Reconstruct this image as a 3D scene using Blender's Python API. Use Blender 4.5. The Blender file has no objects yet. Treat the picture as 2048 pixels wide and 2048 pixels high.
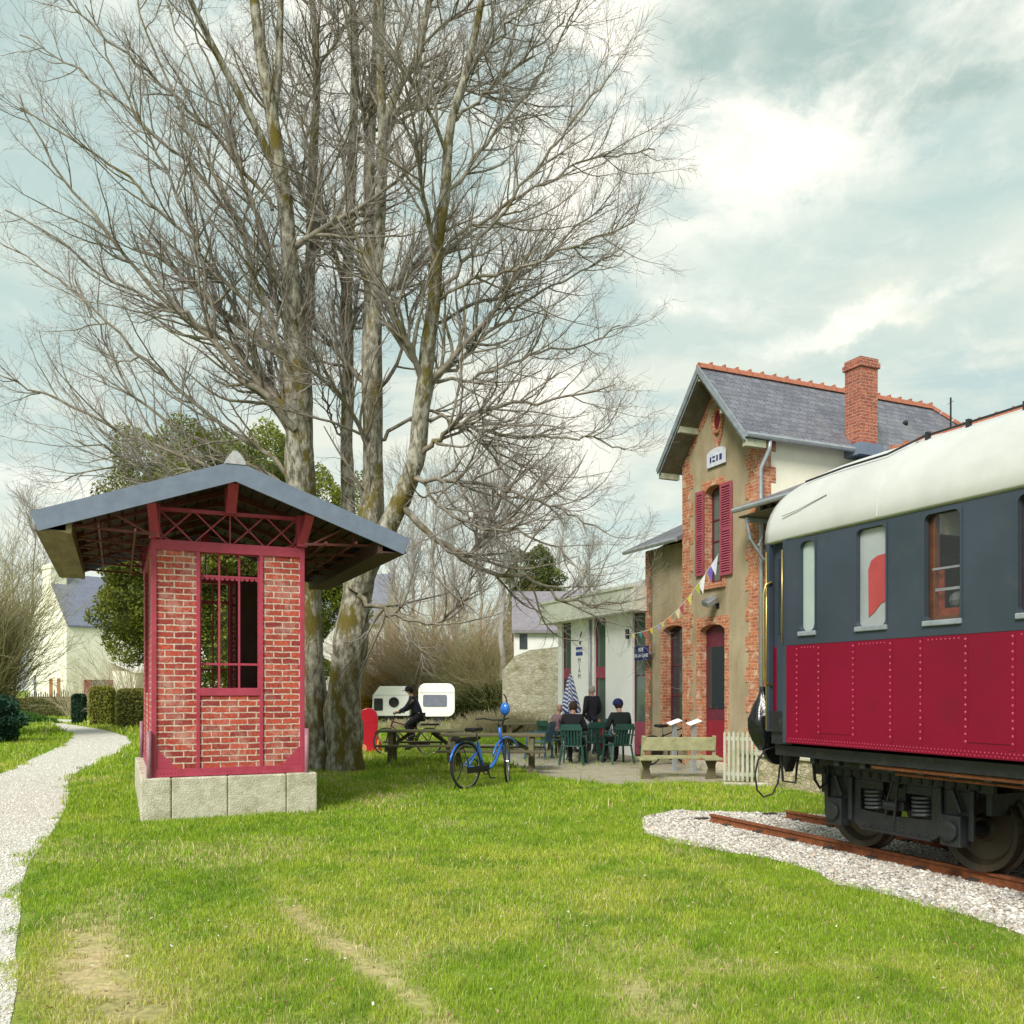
import bpy, math, random
import numpy as np
from mathutils import Vector, Matrix
random.seed(7); RNG = np.random.default_rng(7)
scene = bpy.context.scene
COL = scene.collection
H = 1.65; F = 1772.0; CX = 1024.0; HY = 1379.0
A24 = math.radians(24.0); CA, SA = math.cos(A24), math.sin(A24)

# ---- survey helpers: sight lines of the photograph turned into metres -------
def G(px, py):
    Y = H * F / (py - HY); return ((px - CX) / F * Y, Y)
def WD(px, py, Y):
    return ((px - CX) / F * Y, Y, H + (HY - py) / F * Y)
def onv(px, py, v):
    t = (px - CX) / F; Y = v / (CA * t + SA)
    return (Y * (CA - SA * t), H + (HY - py) / F * Y)
def W(v, u, z=0.0):
    return (CA * v - SA * u, SA * v + CA * u, z)
def VU(x, y):
    return (CA * x + SA * y, -SA * x + CA * y)

# ---- tagging ---------------------------------------------------------------
def tag(o, label=None, cat=None, group=None, kind=None):
    if label: o['label'] = label
    if cat: o['category'] = cat
    if group: o['group'] = group
    if kind: o['kind'] = kind
    return o
def thing(name, loc, rz=0.0, label=None, cat=None, group=None):
    o = bpy.data.objects.new(name, None); COL.objects.link(o)
    o.location = loc; o.rotation_euler = (0, 0, rz); o.empty_display_size = 0.2
    return tag(o, label, cat, group)
def copy_tree(o, parent=None, label=None, loc=None, rz=None):
    c = o.copy(); COL.objects.link(c)
    if parent is not None: c.parent = parent
    if label: c['label'] = label
    if loc is not None: c.location = loc
    if rz is not None: c.rotation_euler = (0, 0, rz)
    for ch in list(o.children): copy_tree(ch, c)
    return c

# ---- mesh builder ----------------------------------------------------------
class MB:
    def __init__(s): s.v = []; s.f = []; s.m = []; s.cur = 0
    def add(s, vs, fs):
        b = len(s.v); s.v.extend([tuple(p) for p in vs])
        for f in fs: s.f.append(tuple(b + i for i in f)); s.m.append(s.cur)
        return s
    def box(s, x0, x1, y0, y1, z0, z1, rot=None, piv=None):
        vs = [(x, y, z) for z in (z0, z1) for y in (y0, y1) for x in (x0, x1)]
        if rot is not None:
            p = Vector(piv if piv else ((x0+x1)/2, (y0+y1)/2, (z0+z1)/2))
            vs = [tuple(rot @ (Vector(q) - p) + p) for q in vs]
        return s.add(vs, [(0,2,3,1),(4,5,7,6),(0,1,5,4),(2,6,7,3),(0,4,6,2),(1,3,7,5)])
    def bar(s, a, b, w, h=None, up=(0, 0, 1)):
        a, b = Vector(a), Vector(b); h = h or w; d = (b - a).normalized(); u = Vector(up)
        if abs(d.dot(u)) > .99: u = Vector((1, 0, 0))
        x = d.cross(u).normalized(); y = x.cross(d)
        vs = [p + x*sx*w/2 + y*sy*h/2 for p in (a, b) for sy in (-1, 1) for sx in (-1, 1)]
        return s.add(vs, [(0,1,3,2),(4,6,7,5),(0,4,5,1),(2,3,7,6),(0,2,6,4),(1,5,7,3)])
    def tube(s, pts, r, n=8, cap=True, closed=False):
        pts = [Vector(p) for p in pts]; k = len(pts)
        rs = r if isinstance(r, (list, tuple)) else [r]*k
        b = len(s.v); prev = None
        for i, p in enumerate(pts):
            if closed: t = pts[(i+1) % k] - pts[i-1]
            else: t = pts[min(i+1, k-1)] - pts[max(i-1, 0)]
            t = t.normalized() if t.length > 1e-9 else Vector((0, 0, 1))
            if prev is None:
                ref = Vector((0, 0, 1)) if abs(t.z) < .9 else Vector((1, 0, 0))
                x = t.cross(ref).normalized()
            else:
                x = prev - t * prev.dot(t)
                x = x.normalized() if x.length > 1e-6 else t.orthogonal().normalized()
            prev = x; y = t.cross(x)
            for j in range(n):
                a = 2*math.pi*j/n; s.v.append(tuple(p + (x*math.cos(a) + y*math.sin(a))*rs[i]))
        for i in range(k if closed else k-1):
            i2 = (i+1) % k
            for j in range(n):
                j2 = (j+1) % n; s.f.append((b+i*n+j, b+i*n+j2, b+i2*n+j2, b+i2*n+j)); s.m.append(s.cur)
        if cap and not closed:
            s.f.append(tuple(b+j for j in range(n))[::-1]); s.m.append(s.cur)
            s.f.append(tuple(b+(k-1)*n+j for j in range(n))); s.m.append(s.cur)
        return s
    def cyl(s, a, b, r0, r1=None, n=12):
        return s.tube([a, b], [r0, r0 if r1 is None else r1], n)
    def prism(s, poly, axis, a, b):
        # poly: 2D points; axis 'x' -> (y,z), 'y' -> (x,z), 'z' -> (x,y)
        def P(q, t): return {'x': (t, q[0], q[1]), 'y': (q[0], t, q[1]), 'z': (q[0], q[1], t)}[axis]
        n = len(poly); vs = [P(q, a) for q in poly] + [P(q, b) for q in poly]
        fs = [tuple(range(n))[::-1], tuple(range(n, 2*n))] + [(i, (i+1) % n, n+(i+1) % n, n+i) for i in range(n)]
        return s.add(vs, fs)
    def sphere(s, c, r, n=10, m=6, sc=(1, 1, 1)):
        vs = [(c[0], c[1], c[2]-r*sc[2])]
        for i in range(1, m):
            ph = -math.pi/2 + math.pi*i/m
            for j in range(n):
                th = 2*math.pi*j/n
                vs.append((c[0]+r*sc[0]*math.cos(ph)*math.cos(th), c[1]+r*sc[1]*math.cos(ph)*math.sin(th), c[2]+r*sc[2]*math.sin(ph)))
        vs.append((c[0], c[1], c[2]+r*sc[2])); fs = []
        for j in range(n): fs.append((0, 1+(j+1) % n, 1+j)); fs.append((len(vs)-1, 1+(m-2)*n+j, 1+(m-2)*n+(j+1) % n))
        for i in range(m-2):
            for j in range(n): fs.append((1+i*n+j, 1+i*n+(j+1) % n, 1+(i+1)*n+(j+1) % n, 1+(i+1)*n+j))
        return s.add(vs, fs)
    def ring(s, c, R, r, axis='x', n=28, m=6):
        pts = []
        for i in range(n):
            a = 2*math.pi*i/n; ca, sa = R*math.cos(a), R*math.sin(a)
            pts.append({'x': (c[0], c[1]+ca, c[2]+sa), 'y': (c[0]+ca, c[1], c[2]+sa), 'z': (c[0]+ca, c[1]+sa, c[2])}[axis])
        return s.tube(pts, r, m, closed=True)
    def wall(s, P, a0, a1, z0, z1, b0, b1, openings=()):
        As = sorted(set([a0, a1] + [q for o in openings for q in o[:2]])); Zs = sorted(set([z0, z1] + [q for o in openings for q in o[2:4]]))
        As = [a for a in As if a0 <= a <= a1]; Zs = [z for z in Zs if z0 <= z <= z1]
        def solid(i, k):
            if i < 0 or k < 0 or i >= len(As)-1 or k >= len(Zs)-1: return False
            a = (As[i]+As[i+1])/2; z = (Zs[k]+Zs[k+1])/2
            return not any(o[0] < a < o[1] and o[2] < z < o[3] for o in openings)
        for i in range(len(As)-1):
            for k in range(len(Zs)-1):
                if not solid(i, k): continue
                a, c, z, w = As[i], As[i+1], Zs[k], Zs[k+1]
                for b in (b0, b1): s.add([P(a,b,z),P(c,b,z),P(c,b,w),P(a,b,w)], [(0,1,2,3)])
                if not solid(i-1, k): s.add([P(a,b0,z),P(a,b1,z),P(a,b1,w),P(a,b0,w)], [(0,1,2,3)])
                if not solid(i+1, k): s.add([P(c,b0,z),P(c,b1,z),P(c,b1,w),P(c,b0,w)], [(0,1,2,3)])
                if not solid(i, k-1): s.add([P(a,b0,z),P(c,b0,z),P(c,b1,z),P(a,b1,z)], [(0,1,2,3)])
                if not solid(i, k+1): s.add([P(a,b0,w),P(c,b0,w),P(c,b1,w),P(a,b1,w)], [(0,1,2,3)])
        return s
    def arch_ring(s, P, a0, a1, z0, z1, t, rise, b0, b1, n=8, sill=0.0):
        # brick surround: rectangle outside, segment-arched opening inside; a0..z1 is the OUTER rectangle
        i0, i1 = a0+t, a1-t; zs = z1 - t*1.25 - rise
        def bx(aa, bb, zz, ww):
            vs = [P(a, b, z) for z in (zz, ww) for b in (b0, b1) for a in (aa, bb)]
            s.add(vs, [(0,2,3,1),(4,5,7,6),(0,1,5,4),(2,6,7,3),(0,4,6,2),(1,3,7,5)])
        bx(a0, i0, z0, zs); bx(i1, a1, z0, zs)
        if sill: bx(i0, i1, z0, z0+sill)
        def top(a):
            if a <= i0 or a >= i1: return zs
            q = (a-i0)/(i1-i0)*2-1; return zs + rise*math.sqrt(max(0, 1-q*q))*0.9+rise*.1*(1-q*q)
        xs = [a0, i0+1e-4] + [i0+(i1-i0)*k/n for k in range(1, n)] + [i1-1e-4, a1]
        for k in range(len(xs)-1):
            p, q = xs[k], xs[k+1]; zp, zq = top(p), top(q)
            for b in (b0, b1): s.add([P(p,b,zp),P(q,b,zq),P(q,b,z1),P(p,b,z1)], [(0,1,2,3)])
            s.add([P(p,b0,zp),P(q,b0,zq),P(q,b1,zq),P(p,b1,zp)], [(0,1,2,3)])
            s.add([P(p,b0,z1),P(q,b0,z1),P(q,b1,z1),P(p,b1,z1)], [(0,1,2,3)])
        for a in (a0, a1): s.add([P(a,b0,zs),P(a,b1,zs),P(a,b1,z1),P(a,b0,z1)], [(0,1,2,3)])
        return s
    def build(s, name, mats, parent=None, bevel=0.0, smooth=False, uv=True, loc=None, rz=0.0):
        me = bpy.data.meshes.new(name); me.from_pydata(s.v, [], s.f); me.update()
        if not isinstance(mats, (list, tuple)): mats = [mats]
        for m in mats: me.materials.append(m)
        if len(mats) > 1: me.polygons.foreach_set('material_index', s.m)
        if uv:
            ul = me.uv_layers.new(name='UVMap').data; V = me.vertices
            for p in me.polygons:
                n = p.normal; ax, ay, az = abs(n.x), abs(n.y), abs(n.z)
                for li in p.loop_indices:
                    c = V[me.loops[li].vertex_index].co
                    if az >= ax and az >= ay: ul[li].uv = (c.x, c.y)
                    elif ax >= ay: ul[li].uv = (c.y, c.z)
                    else: ul[li].uv = (c.x, c.z)
        if smooth:
            for p in me.polygons: p.use_smooth = True
        o = bpy.data.objects.new(name, me); COL.objects.link(o)
        if parent is not None: o.parent = parent
        if loc is not None: o.location = loc
        if rz: o.rotation_euler = (0, 0, rz)
        if bevel:
            b = o.modifiers.new('Bevel', 'BEVEL'); b.width = bevel; b.segments = 2; b.limit_method = 'ANGLE'
        return o

def mesh_np(name, V, Fs, mat, parent=None, col=None, loc=None, smooth=False):
    me = bpy.data.meshes.new(name)
    V = np.asarray(V, dtype=np.float32).reshape(-1, 3)
    me.vertices.add(len(V)); me.vertices.foreach_set('co', V.ravel())
    loops = np.concatenate([f.ravel() for f in Fs]).astype(np.int32)
    tot = np.concatenate([np.full(len(f), f.shape[1], dtype=np.int32) for f in Fs])
    st = np.concatenate([[0], np.cumsum(tot)[:-1]]).astype(np.int32)
    me.loops.add(len(loops)); me.loops.foreach_set('vertex_index', loops)
    me.polygons.add(len(tot)); me.polygons.foreach_set('loop_start', st)
    try: me.polygons.foreach_set('loop_total', tot)
    except Exception: pass
    if smooth: me.polygons.foreach_set('use_smooth', np.ones(len(tot), dtype=bool))
    me.update(calc_edges=True); me.validate()
    if col is not None:
        at = me.color_attributes.new('tint', 'FLOAT_COLOR', 'POINT')
        c4 = np.ones((len(V), 4), dtype=np.float32); c4[:, :3] = col; at.data.foreach_set('color', c4.ravel())
    me.materials.append(mat)
    o = bpy.data.objects.new(name, me); COL.objects.link(o)
    if parent is not None: o.parent = parent
    if loc is not None: o.location = loc
    return o

# ---- materials -------------------------------------------------------------
def _new(name):
    m = bpy.data.materials.new(name); m.use_nodes = True; nt = m.node_tree
    return m, nt, nt.nodes['Principled BSDF']
def rgb(c): return (c[0], c[1], c[2], 1.0)
def mat(name, c1, c2=None, scale=6.0, rough=.8, metal=0.0, bump=0.0, bscale=None, detail=6, lo=.35, hi=.65, spec=.5, coord='Object', stretch=(1,1,1), c3=None, s3=1.0, lo3=.55, hi3=.7, coat=0):
    m, nt, bs = _new(name); N = nt.nodes; L = nt.links
    bs.inputs['Roughness'].default_value = rough; bs.inputs['Metallic'].default_value = metal
    bs.inputs['Specular IOR Level'].default_value = spec
    if coat: bs.inputs['Coat Weight'].default_value = coat; bs.inputs['Coat Roughness'].default_value = .15
    tc = N.new('ShaderNodeTexCoord'); mp = N.new('ShaderNodeMapping'); mp.inputs['Scale'].default_value = stretch
    L.new(tc.outputs[coord], mp.inputs['Vector'])
    c2 = c2 or tuple(x*.78 for x in c1)
    nz = N.new('ShaderNodeTexNoise'); nz.inputs['Scale'].default_value = scale; nz.inputs['Detail'].default_value = detail; nz.inputs['Roughness'].default_value = .65
    L.new(mp.outputs[0], nz.inputs['Vector'])
    mr = N.new('ShaderNodeMapRange'); mr.inputs['From Min'].default_value = lo; mr.inputs['From Max'].default_value = hi
    L.new(nz.outputs['Fac'], mr.inputs['Value'])
    mx = N.new('ShaderNodeMixRGB'); mx.inputs['Color1'].default_value = rgb(c1); mx.inputs['Color2'].default_value = rgb(c2)
    L.new(mr.outputs[0], mx.inputs['Fac']); out = mx.outputs[0]
    if c3:
        n3 = N.new('ShaderNodeTexNoise'); n3.inputs['Scale'].default_value = s3; n3.inputs['Detail'].default_value = 8; n3.inputs['Roughness'].default_value = .7
        L.new(mp.outputs[0], n3.inputs['Vector'])
        m3 = N.new('ShaderNodeMapRange'); m3.inputs['From Min'].default_value = lo3; m3.inputs['From Max'].default_value = hi3
        L.new(n3.outputs['Fac'], m3.inputs['Value'])
        x3 = N.new('ShaderNodeMixRGB'); x3.inputs['Color2'].default_value = rgb(c3); L.new(out, x3.inputs['Color1']); L.new(m3.outputs[0], x3.inputs['Fac']); out = x3.outputs[0]
    L.new(out, bs.inputs['Base Color'])
    if bump:
        nb = N.new('ShaderNodeTexNoise'); nb.inputs['Scale'].default_value = bscale or scale*4; nb.inputs['Detail'].default_value = 5
        L.new(mp.outputs[0], nb.inputs['Vector'])
        bp = N.new('ShaderNodeBump'); bp.inputs['Strength'].default_value = bump; bp.inputs['Distance'].default_value = .02
        L.new(nb.outputs['Fac'], bp.inputs['Height']); L.new(bp.outputs[0], bs.inputs['Normal'])
    return m
def brick(name, c1, c2, cm, bw=.225, rh=.075, ms=.012, rough=.85, bump=.5, dirt=None, dscale=1.5, dlo=.5, dhi=.7, off=.5, bias=0.0):
    m, nt, bs = _new(name); N = nt.nodes; L = nt.links
    tc = N.new('ShaderNodeTexCoord')
    wob = N.new('ShaderNodeTexNoise'); wob.inputs['Scale'].default_value = 9; L.new(tc.outputs['UV'], wob.inputs['Vector'])
    ad = N.new('ShaderNodeVectorMath'); ad.operation = 'MULTIPLY_ADD'; ad.inputs[1].default_value = (.022, .022, 0); L.new(wob.outputs['Color'], ad.inputs[0]); L.new(tc.outputs['UV'], ad.inputs[2])
    b = N.new('ShaderNodeTexBrick'); b.offset = off; b.inputs['Scale'].default_value = 1; b.inputs['Brick Width'].default_value = bw; b.inputs['Row Height'].default_value = rh
    b.inputs['Mortar Size'].default_value = ms; b.inputs['Mortar Smooth'].default_value = .25; b.inputs['Bias'].default_value = bias
    b.inputs['Color1'].default_value = rgb(c1); b.inputs['Color2'].default_value = rgb(c2); b.inputs['Mortar'].default_value = rgb(cm)
    L.new(ad.outputs[0], b.inputs['Vector'])
    n2 = N.new('ShaderNodeTexNoise'); n2.inputs['Scale'].default_value = 30; n2.inputs['Detail'].default_value = 6; L.new(tc.outputs['Object'], n2.inputs['Vector'])
    mr = N.new('ShaderNodeMapRange'); mr.inputs['From Min'].default_value = .3; mr.inputs['From Max'].default_value = .7; mr.inputs['To Min'].default_value = .6; mr.inputs['To Max'].default_value = 1.35
    L.new(n2.outputs['Fac'], mr.inputs['Value'])
    hs = N.new('ShaderNodeHueSaturation'); L.new(b.outputs['Color'], hs.inputs['Color']); L.new(mr.outputs[0], hs.inputs['Value']); out = hs.outputs[0]
    if dirt:
        n3 = N.new('ShaderNodeTexNoise'); n3.inputs['Scale'].default_value = dscale; n3.inputs['Detail'].default_value = 8; n3.inputs['Roughness'].default_value = .7; L.new(tc.outputs['Object'], n3.inputs['Vector'])
        m3 = N.new('ShaderNodeMapRange'); m3.inputs['From Min'].default_value = dlo; m3.inputs['From Max'].default_value = dhi; L.new(n3.outputs['Fac'], m3.inputs['Value'])
        x3 = N.new('ShaderNodeMixRGB'); x3.inputs['Color2'].default_value = rgb(dirt); L.new(out, x3.inputs['Color1']); L.new(m3.outputs[0], x3.inputs['Fac']); out = x3.outputs[0]
    L.new(out, bs.inputs['Base Color']); bs.inputs['Roughness'].default_value = rough
    inv = N.new('ShaderNodeMath'); inv.operation = 'SUBTRACT'; inv.inputs[0].default_value = 1; L.new(b.outputs['Fac'], inv.inputs[1])
    ad2 = N.new('ShaderNodeMath'); ad2.operation = 'MULTIPLY_ADD'; ad2.inputs[1].default_value = .35; L.new(n2.outputs['Fac'], ad2.inputs[0]); L.new(inv.outputs[0], ad2.inputs[2])
    bp = N.new('ShaderNodeBump'); bp.inputs['Strength'].default_value = bump; bp.inputs['Distance'].default_value = .012
    L.new(ad2.outputs[0], bp.inputs['Height']); L.new(bp.outputs[0], bs.inputs['Normal'])
    return m
def voro(name, c1, c2, cm, scale=6.0, rough=.9, bump=.8, coord='Object', edge=.06, moss=None, stretch=(1,1,1)):
    m, nt, bs = _new(name); N = nt.nodes; L = nt.links
    tc = N.new('ShaderNodeTexCoord'); mp = N.new('ShaderNodeMapping'); mp.inputs['Scale'].default_value = stretch; L.new(tc.outputs[coord], mp.inputs['Vector'])
    v1 = N.new('ShaderNodeTexVoronoi'); v1.inputs['Scale'].default_value = scale; v2 = N.new('ShaderNodeTexVoronoi'); v2.feature = 'DISTANCE_TO_EDGE'; v2.inputs['Scale'].default_value = scale
    L.new(mp.outputs[0], v1.inputs['Vector']); L.new(mp.outputs[0], v2.inputs['Vector'])
    sp = N.new('ShaderNodeSeparateColor'); L.new(v1.outputs['Color'], sp.inputs[0])
    mx = N.new('ShaderNodeMixRGB'); mx.inputs['Color1'].default_value = rgb(c1); mx.inputs['Color2'].default_value = rgb(c2); L.new(sp.outputs[0], mx.inputs['Fac'])
    mr = N.new('ShaderNodeMapRange'); mr.inputs['From Max'].default_value = edge; L.new(v2.outputs['Distance'], mr.inputs['Value'])
    m2 = N.new('ShaderNodeMixRGB'); m2.inputs['Color1'].default_value = rgb(cm); L.new(mx.outputs[0], m2.inputs['Color2']); L.new(mr.outputs[0], m2.inputs['Fac']); out = m2.outputs[0]
    if moss:
        n3 = N.new('ShaderNodeTexNoise'); n3.inputs['Scale'].default_value = 2.2; n3.inputs['Detail'].default_value = 8; L.new(mp.outputs[0], n3.inputs['Vector'])
        m3 = N.new('ShaderNodeMapRange'); m3.inputs['From Min'].default_value = .5; m3.inputs['From Max'].default_value = .72; L.new(n3.outputs['Fac'], m3.inputs['Value'])
        x3 = N.new('ShaderNodeMixRGB'); x3.inputs['Color2'].default_value = rgb(moss); L.new(out, x3.inputs['Color1']); L.new(m3.outputs[0], x3.inputs['Fac']); out = x3.outputs[0]
    L.new(out, bs.inputs['Base Color']); bs.inputs['Roughness'].default_value = rough
    bp = N.new('ShaderNodeBump'); bp.inputs['Strength'].default_value = bump; bp.inputs['Distance'].default_value = .02; L.new(mr.outputs[0], bp.inputs['Height']); L.new(bp.outputs[0], bs.inputs['Normal'])
    return m
def glass(name, tint=(.02,.025,.03), rough=.03, spec=.9, alpha=1.0):
    m, nt, bs = _new(name); bs.inputs['Base Color'].default_value = rgb(tint); bs.inputs['Roughness'].default_value = rough; bs.inputs['Specular IOR Level'].default_value = spec
    bs.inputs['IOR'].default_value = 1.5
    if alpha < 1: bs.inputs['Alpha'].default_value = alpha
    return m
def attr_mat(name, rough=.75, trans=0.0, mul=1.0, spec=.25):
    m, nt, bs = _new(name); N = nt.nodes; L = nt.links
    a = N.new('ShaderNodeAttribute'); a.attribute_name = 'tint'; L.new(a.outputs['Color'], bs.inputs['Base Color'])
    bs.inputs['Roughness'].default_value = rough; bs.inputs['Specular IOR Level'].default_value = spec
    if trans:
        t = N.new('ShaderNodeBsdfTranslucent'); L.new(a.outputs['Color'], t.inputs['Color']); mx = N.new('ShaderNodeMixShader'); mx.inputs[0].default_value = trans
        L.new(bs.outputs[0], mx.inputs[1]); L.new(t.outputs[0], mx.inputs[2]); L.new(mx.outputs[0], N['Material Output'].inputs['Surface'])
    return m

X = {}
X['red_iron'] = mat('red_iron', (.43,.05,.095), (.34,.035,.07), 9, .55, bump=.15, c3=(.26,.10,.09), s3=5, lo3=.6, hi3=.75)
X['pipe'] = mat('pipe', (.34,.17,.21), (.24,.11,.15), 12, .5)
X['kbrick'] = brick('kiosk_brick', (.50,.085,.05), (.25,.03,.028), (.56,.43,.36), .225, .08, .0095, bump=.7, dirt=(.62,.42,.36), dscale=3.2, dlo=.50, dhi=.80)
X['plinth'] = mat('plinth_stone', (.64,.61,.50), (.46,.43,.33), 9, .9, bump=.7, bscale=60, c3=(.27,.25,.14), s3=4, lo3=.5, hi3=.75)
X['joint'] = mat('joint', (.6,.58,.5), None, 20, .9)
X['fascia'] = mat('fascia_slate', (.175,.215,.295), (.14,.175,.25), 6, .6, bump=.1)
X['slate'] = brick('slate', (.18,.183,.225), (.115,.118,.15), (.05,.05,.065), .22, .13, .006, .55, .5, dirt=(.22,.22,.22), dscale=1.2, dlo=.5, dhi=.8)
X['dark_slate'] = mat('dark_slate', (.05,.055,.065), None, 12, .6)
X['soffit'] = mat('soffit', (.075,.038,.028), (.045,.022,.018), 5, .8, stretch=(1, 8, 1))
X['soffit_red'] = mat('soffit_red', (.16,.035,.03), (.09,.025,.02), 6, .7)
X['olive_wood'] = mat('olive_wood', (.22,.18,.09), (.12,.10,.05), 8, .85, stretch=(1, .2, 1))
X['cap'] = mat('cap', (.5,.5,.52), (.3,.3,.34), 10, .7)
X['stucco'] = mat('stucco', (.43,.355,.235), (.29,.235,.14), 2.2, .92, bump=.35, bscale=40, stretch=(1,1,.45), c3=(.30,.24,.17), s3=2.6, lo3=.48, hi3=.75)
X['cream'] = mat('cream', (.86,.83,.70), (.76,.73,.60), 1.4, .9, bump=.15)
X['sbrick'] = brick('station_brick', (.52,.19,.085), (.36,.11,.055), (.55,.40,.29), .21, .07, .006, bump=.7, dirt=(.60,.47,.34), dscale=5.5, dlo=.52, dhi=.66)
X['cbrick'] = brick('chimney_brick', (.42,.13,.075), (.27,.075,.05), (.46,.32,.25), .2, .065, .006, bump=.7, dirt=(.5,.32,.22), dscale=6, dlo=.6, dhi=.75)
X['tile'] = mat('ridge_tile', (.48,.16,.09), (.30,.12,.08), 12, .85)
X['bargeboard'] = mat('bargeboard', (.30,.34,.38), (.2,.23,.26), 6, .6)
X['underside'] = mat('underside', (.16,.145,.11), (.10,.09,.06), 5, .85)
X['pale_beam'] = mat('pale_beam', (.45,.46,.36), (.25,.28,.16), 8, .8)
X['shutter'] = mat('shutter', (.36,.075,.115), (.28,.05,.085), 8, .7)
X['wine'] = mat('wine', (.14,.02,.04), (.09,.015,.03), 8, .5)
X['doorred'] = mat('doorred', (.26,.015,.03), None, 8, .5)
X['glass'] = glass('window_glass', (.03,.04,.045))
X['glassg'] = glass('green_glass', (.10,.14,.12), .08)
X['zinc'] = mat('zinc', (.42,.45,.48), (.32,.35,.38), 9, .45, metal=.4)
X['white'] = mat('white_wall', (.94,.94,.92), (.90,.89,.87), 1.5, .8, bump=.05)
X['whitetrim'] = mat('white_trim', (.84,.84,.76), (.68,.68,.56), 3.5, .8, c3=(.35,.35,.25), s3=2.5, lo3=.6, hi3=.8)
X['plate'] = mat('plate', (.72,.74,.82), (.5,.52,.62), 14, .4)
X['navy'] = mat('navy', (.012,.02,.13), None, 8, .35)
X['blue'] = mat('blue_print', (.03,.07,.36), None, 8, .5)
X['black'] = mat('black', (.012,.012,.014), None, 8, .6)
X['greytext'] = mat('grey_text', (.18,.18,.18), None, 8, .7)
X['whitetext'] = mat('white_text', (.85,.87,.95), None, 8, .5)
X['crimson'] = mat('crimson_paint', (.22,.001,.026), (.18,.001,.020), 1.1, .38, spec=.28, bump=.06, bscale=1.6, c3=(.145,.005,.02), s3=3.0, lo3=.56, hi3=.8)
X['charcoal'] = mat('charcoal_paint', (.048,.063,.088), (.036,.050,.068), 1.2, .42, spec=.28, bump=.06, bscale=1.6, c3=(.075,.075,.08), s3=3.0, lo3=.58, hi3=.8)
X['troof'] = mat('train_roof', (.56,.57,.56), (.47,.485,.475), 1.6, .62, bump=.05, bscale=3)
X['blackiron'] = mat('black_iron', (.021,.023,.028), (.012,.013,.015), 7, .5, bump=.3, bscale=25, c3=(.06,.05,.042), s3=4, lo3=.6, hi3=.8)
X['wheel'] = mat('wheel_steel', (.045,.042,.028), (.065,.042,.025), 8, .55, metal=.3)
X['brass'] = mat('brass', (.62,.46,.18), None, 8, .35, metal=.8)
X['wood'] = mat('varnished_wood', (.42,.13,.03), (.28,.08,.02), 5, .4, stretch=(1,1,4))
X['frost'] = mat('frosted_glass', (.40,.47,.45), (.34,.41,.40), 3, .35, spec=.8)
X['redcurtain'] = mat('red_curtain', (.50,.03,.035), (.42,.02,.03), 5, .5, stretch=(6,6,1))
X['rust'] = mat('rust', (.30,.095,.03), (.15,.05,.022), 14, .85, bump=.5, bscale=80)
X['railtop'] = mat('rail_head', (.20,.13,.11), (.12,.08,.07), 20, .5, metal=.5)
X['sleeper'] = mat('sleeper', (.07,.055,.045), (.04,.03,.025), 10, .9, stretch=(6,1,1))
X['rubble'] = voro('rubble_wall', (.56,.49,.34), (.34,.28,.19), (.46,.41,.30), 9, edge=.09, stretch=(1,1,1.7), moss=(.20,.22,.06))
X['tablewood'] = mat('table_wood', (.15,.13,.075), (.09,.075,.04), 7, .9, bump=.3, stretch=(.3,4,4), c3=(.13,.16,.05), s3=3)
X['benchwood'] = mat('bench_wood', (.36,.36,.20), (.26,.25,.14), 6, .9, bump=.3, c3=(.20,.22,.07), s3=3)
X['fencewood'] = mat('fence_wood', (.50,.50,.42), (.40,.42,.33), 5, .85, c3=(.24,.27,.03), s3=2.2, lo3=.5, hi3=.7)
X['chairgreen'] = mat('chair_green', (.02,.085,.07), None, 6, .4)
X['chairblue'] = mat('chair_blue', (.05,.12,.19), None, 6, .4)
X['bikeblue'] = mat('bike_blue', (.03,.20,.72), (.02,.14,.6), 4, .25, coat=.6)
X['rubber'] = mat('rubber', (.015,.015,.016), None, 8, .7)
X['chrome'] = mat('chrome', (.5,.52,.55), None, 8, .25, metal=.9)
X['skin'] = mat('skin', (.50,.28,.20), None, 8, .6)
X['bark'] = mat('lichen_bark', (.40,.385,.32), (.10,.085,.058), 11, .95, bump=1.0, bscale=30, stretch=(1,1,.42), c3=(.125,.098,.014), s3=2.6, lo3=.50, hi3=.585, detail=14, lo=.40, hi=.60)
X['twig'] = mat('twig', (.25,.22,.21), (.33,.29,.275), 2.5, .9)
X['branch'] = mat('branch_bark', (.12,.10,.078), (.31,.28,.225), 6, .9, c3=(.12,.095,.02), s3=1.0, lo3=.55, hi3=.65)
X['leaf'] = attr_mat('leaf', .6, .25); X['grass'] = attr_mat('grass_blade', .6, .35, spec=.2); X['stones'] = attr_mat('stones', .9, 0)
X['plainhouse'] = mat('house_render', (.90,.89,.77), (.82,.80,.68), 1, .9)
X['greyhouse'] = mat('grey_render', (.78,.78,.78), (.68,.68,.66), 1, .9)
X['blueslate'] = mat('blue_slate', (.19,.21,.28), (.15,.165,.23), 4, .6)
X['mauveslate'] = mat('mauve_slate', (.25,.23,.26), (.19,.175,.2), 4, .8)
X['hedgecore'] = mat('hedge_core', (.06,.08,.02), None, 6, .9)
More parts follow.
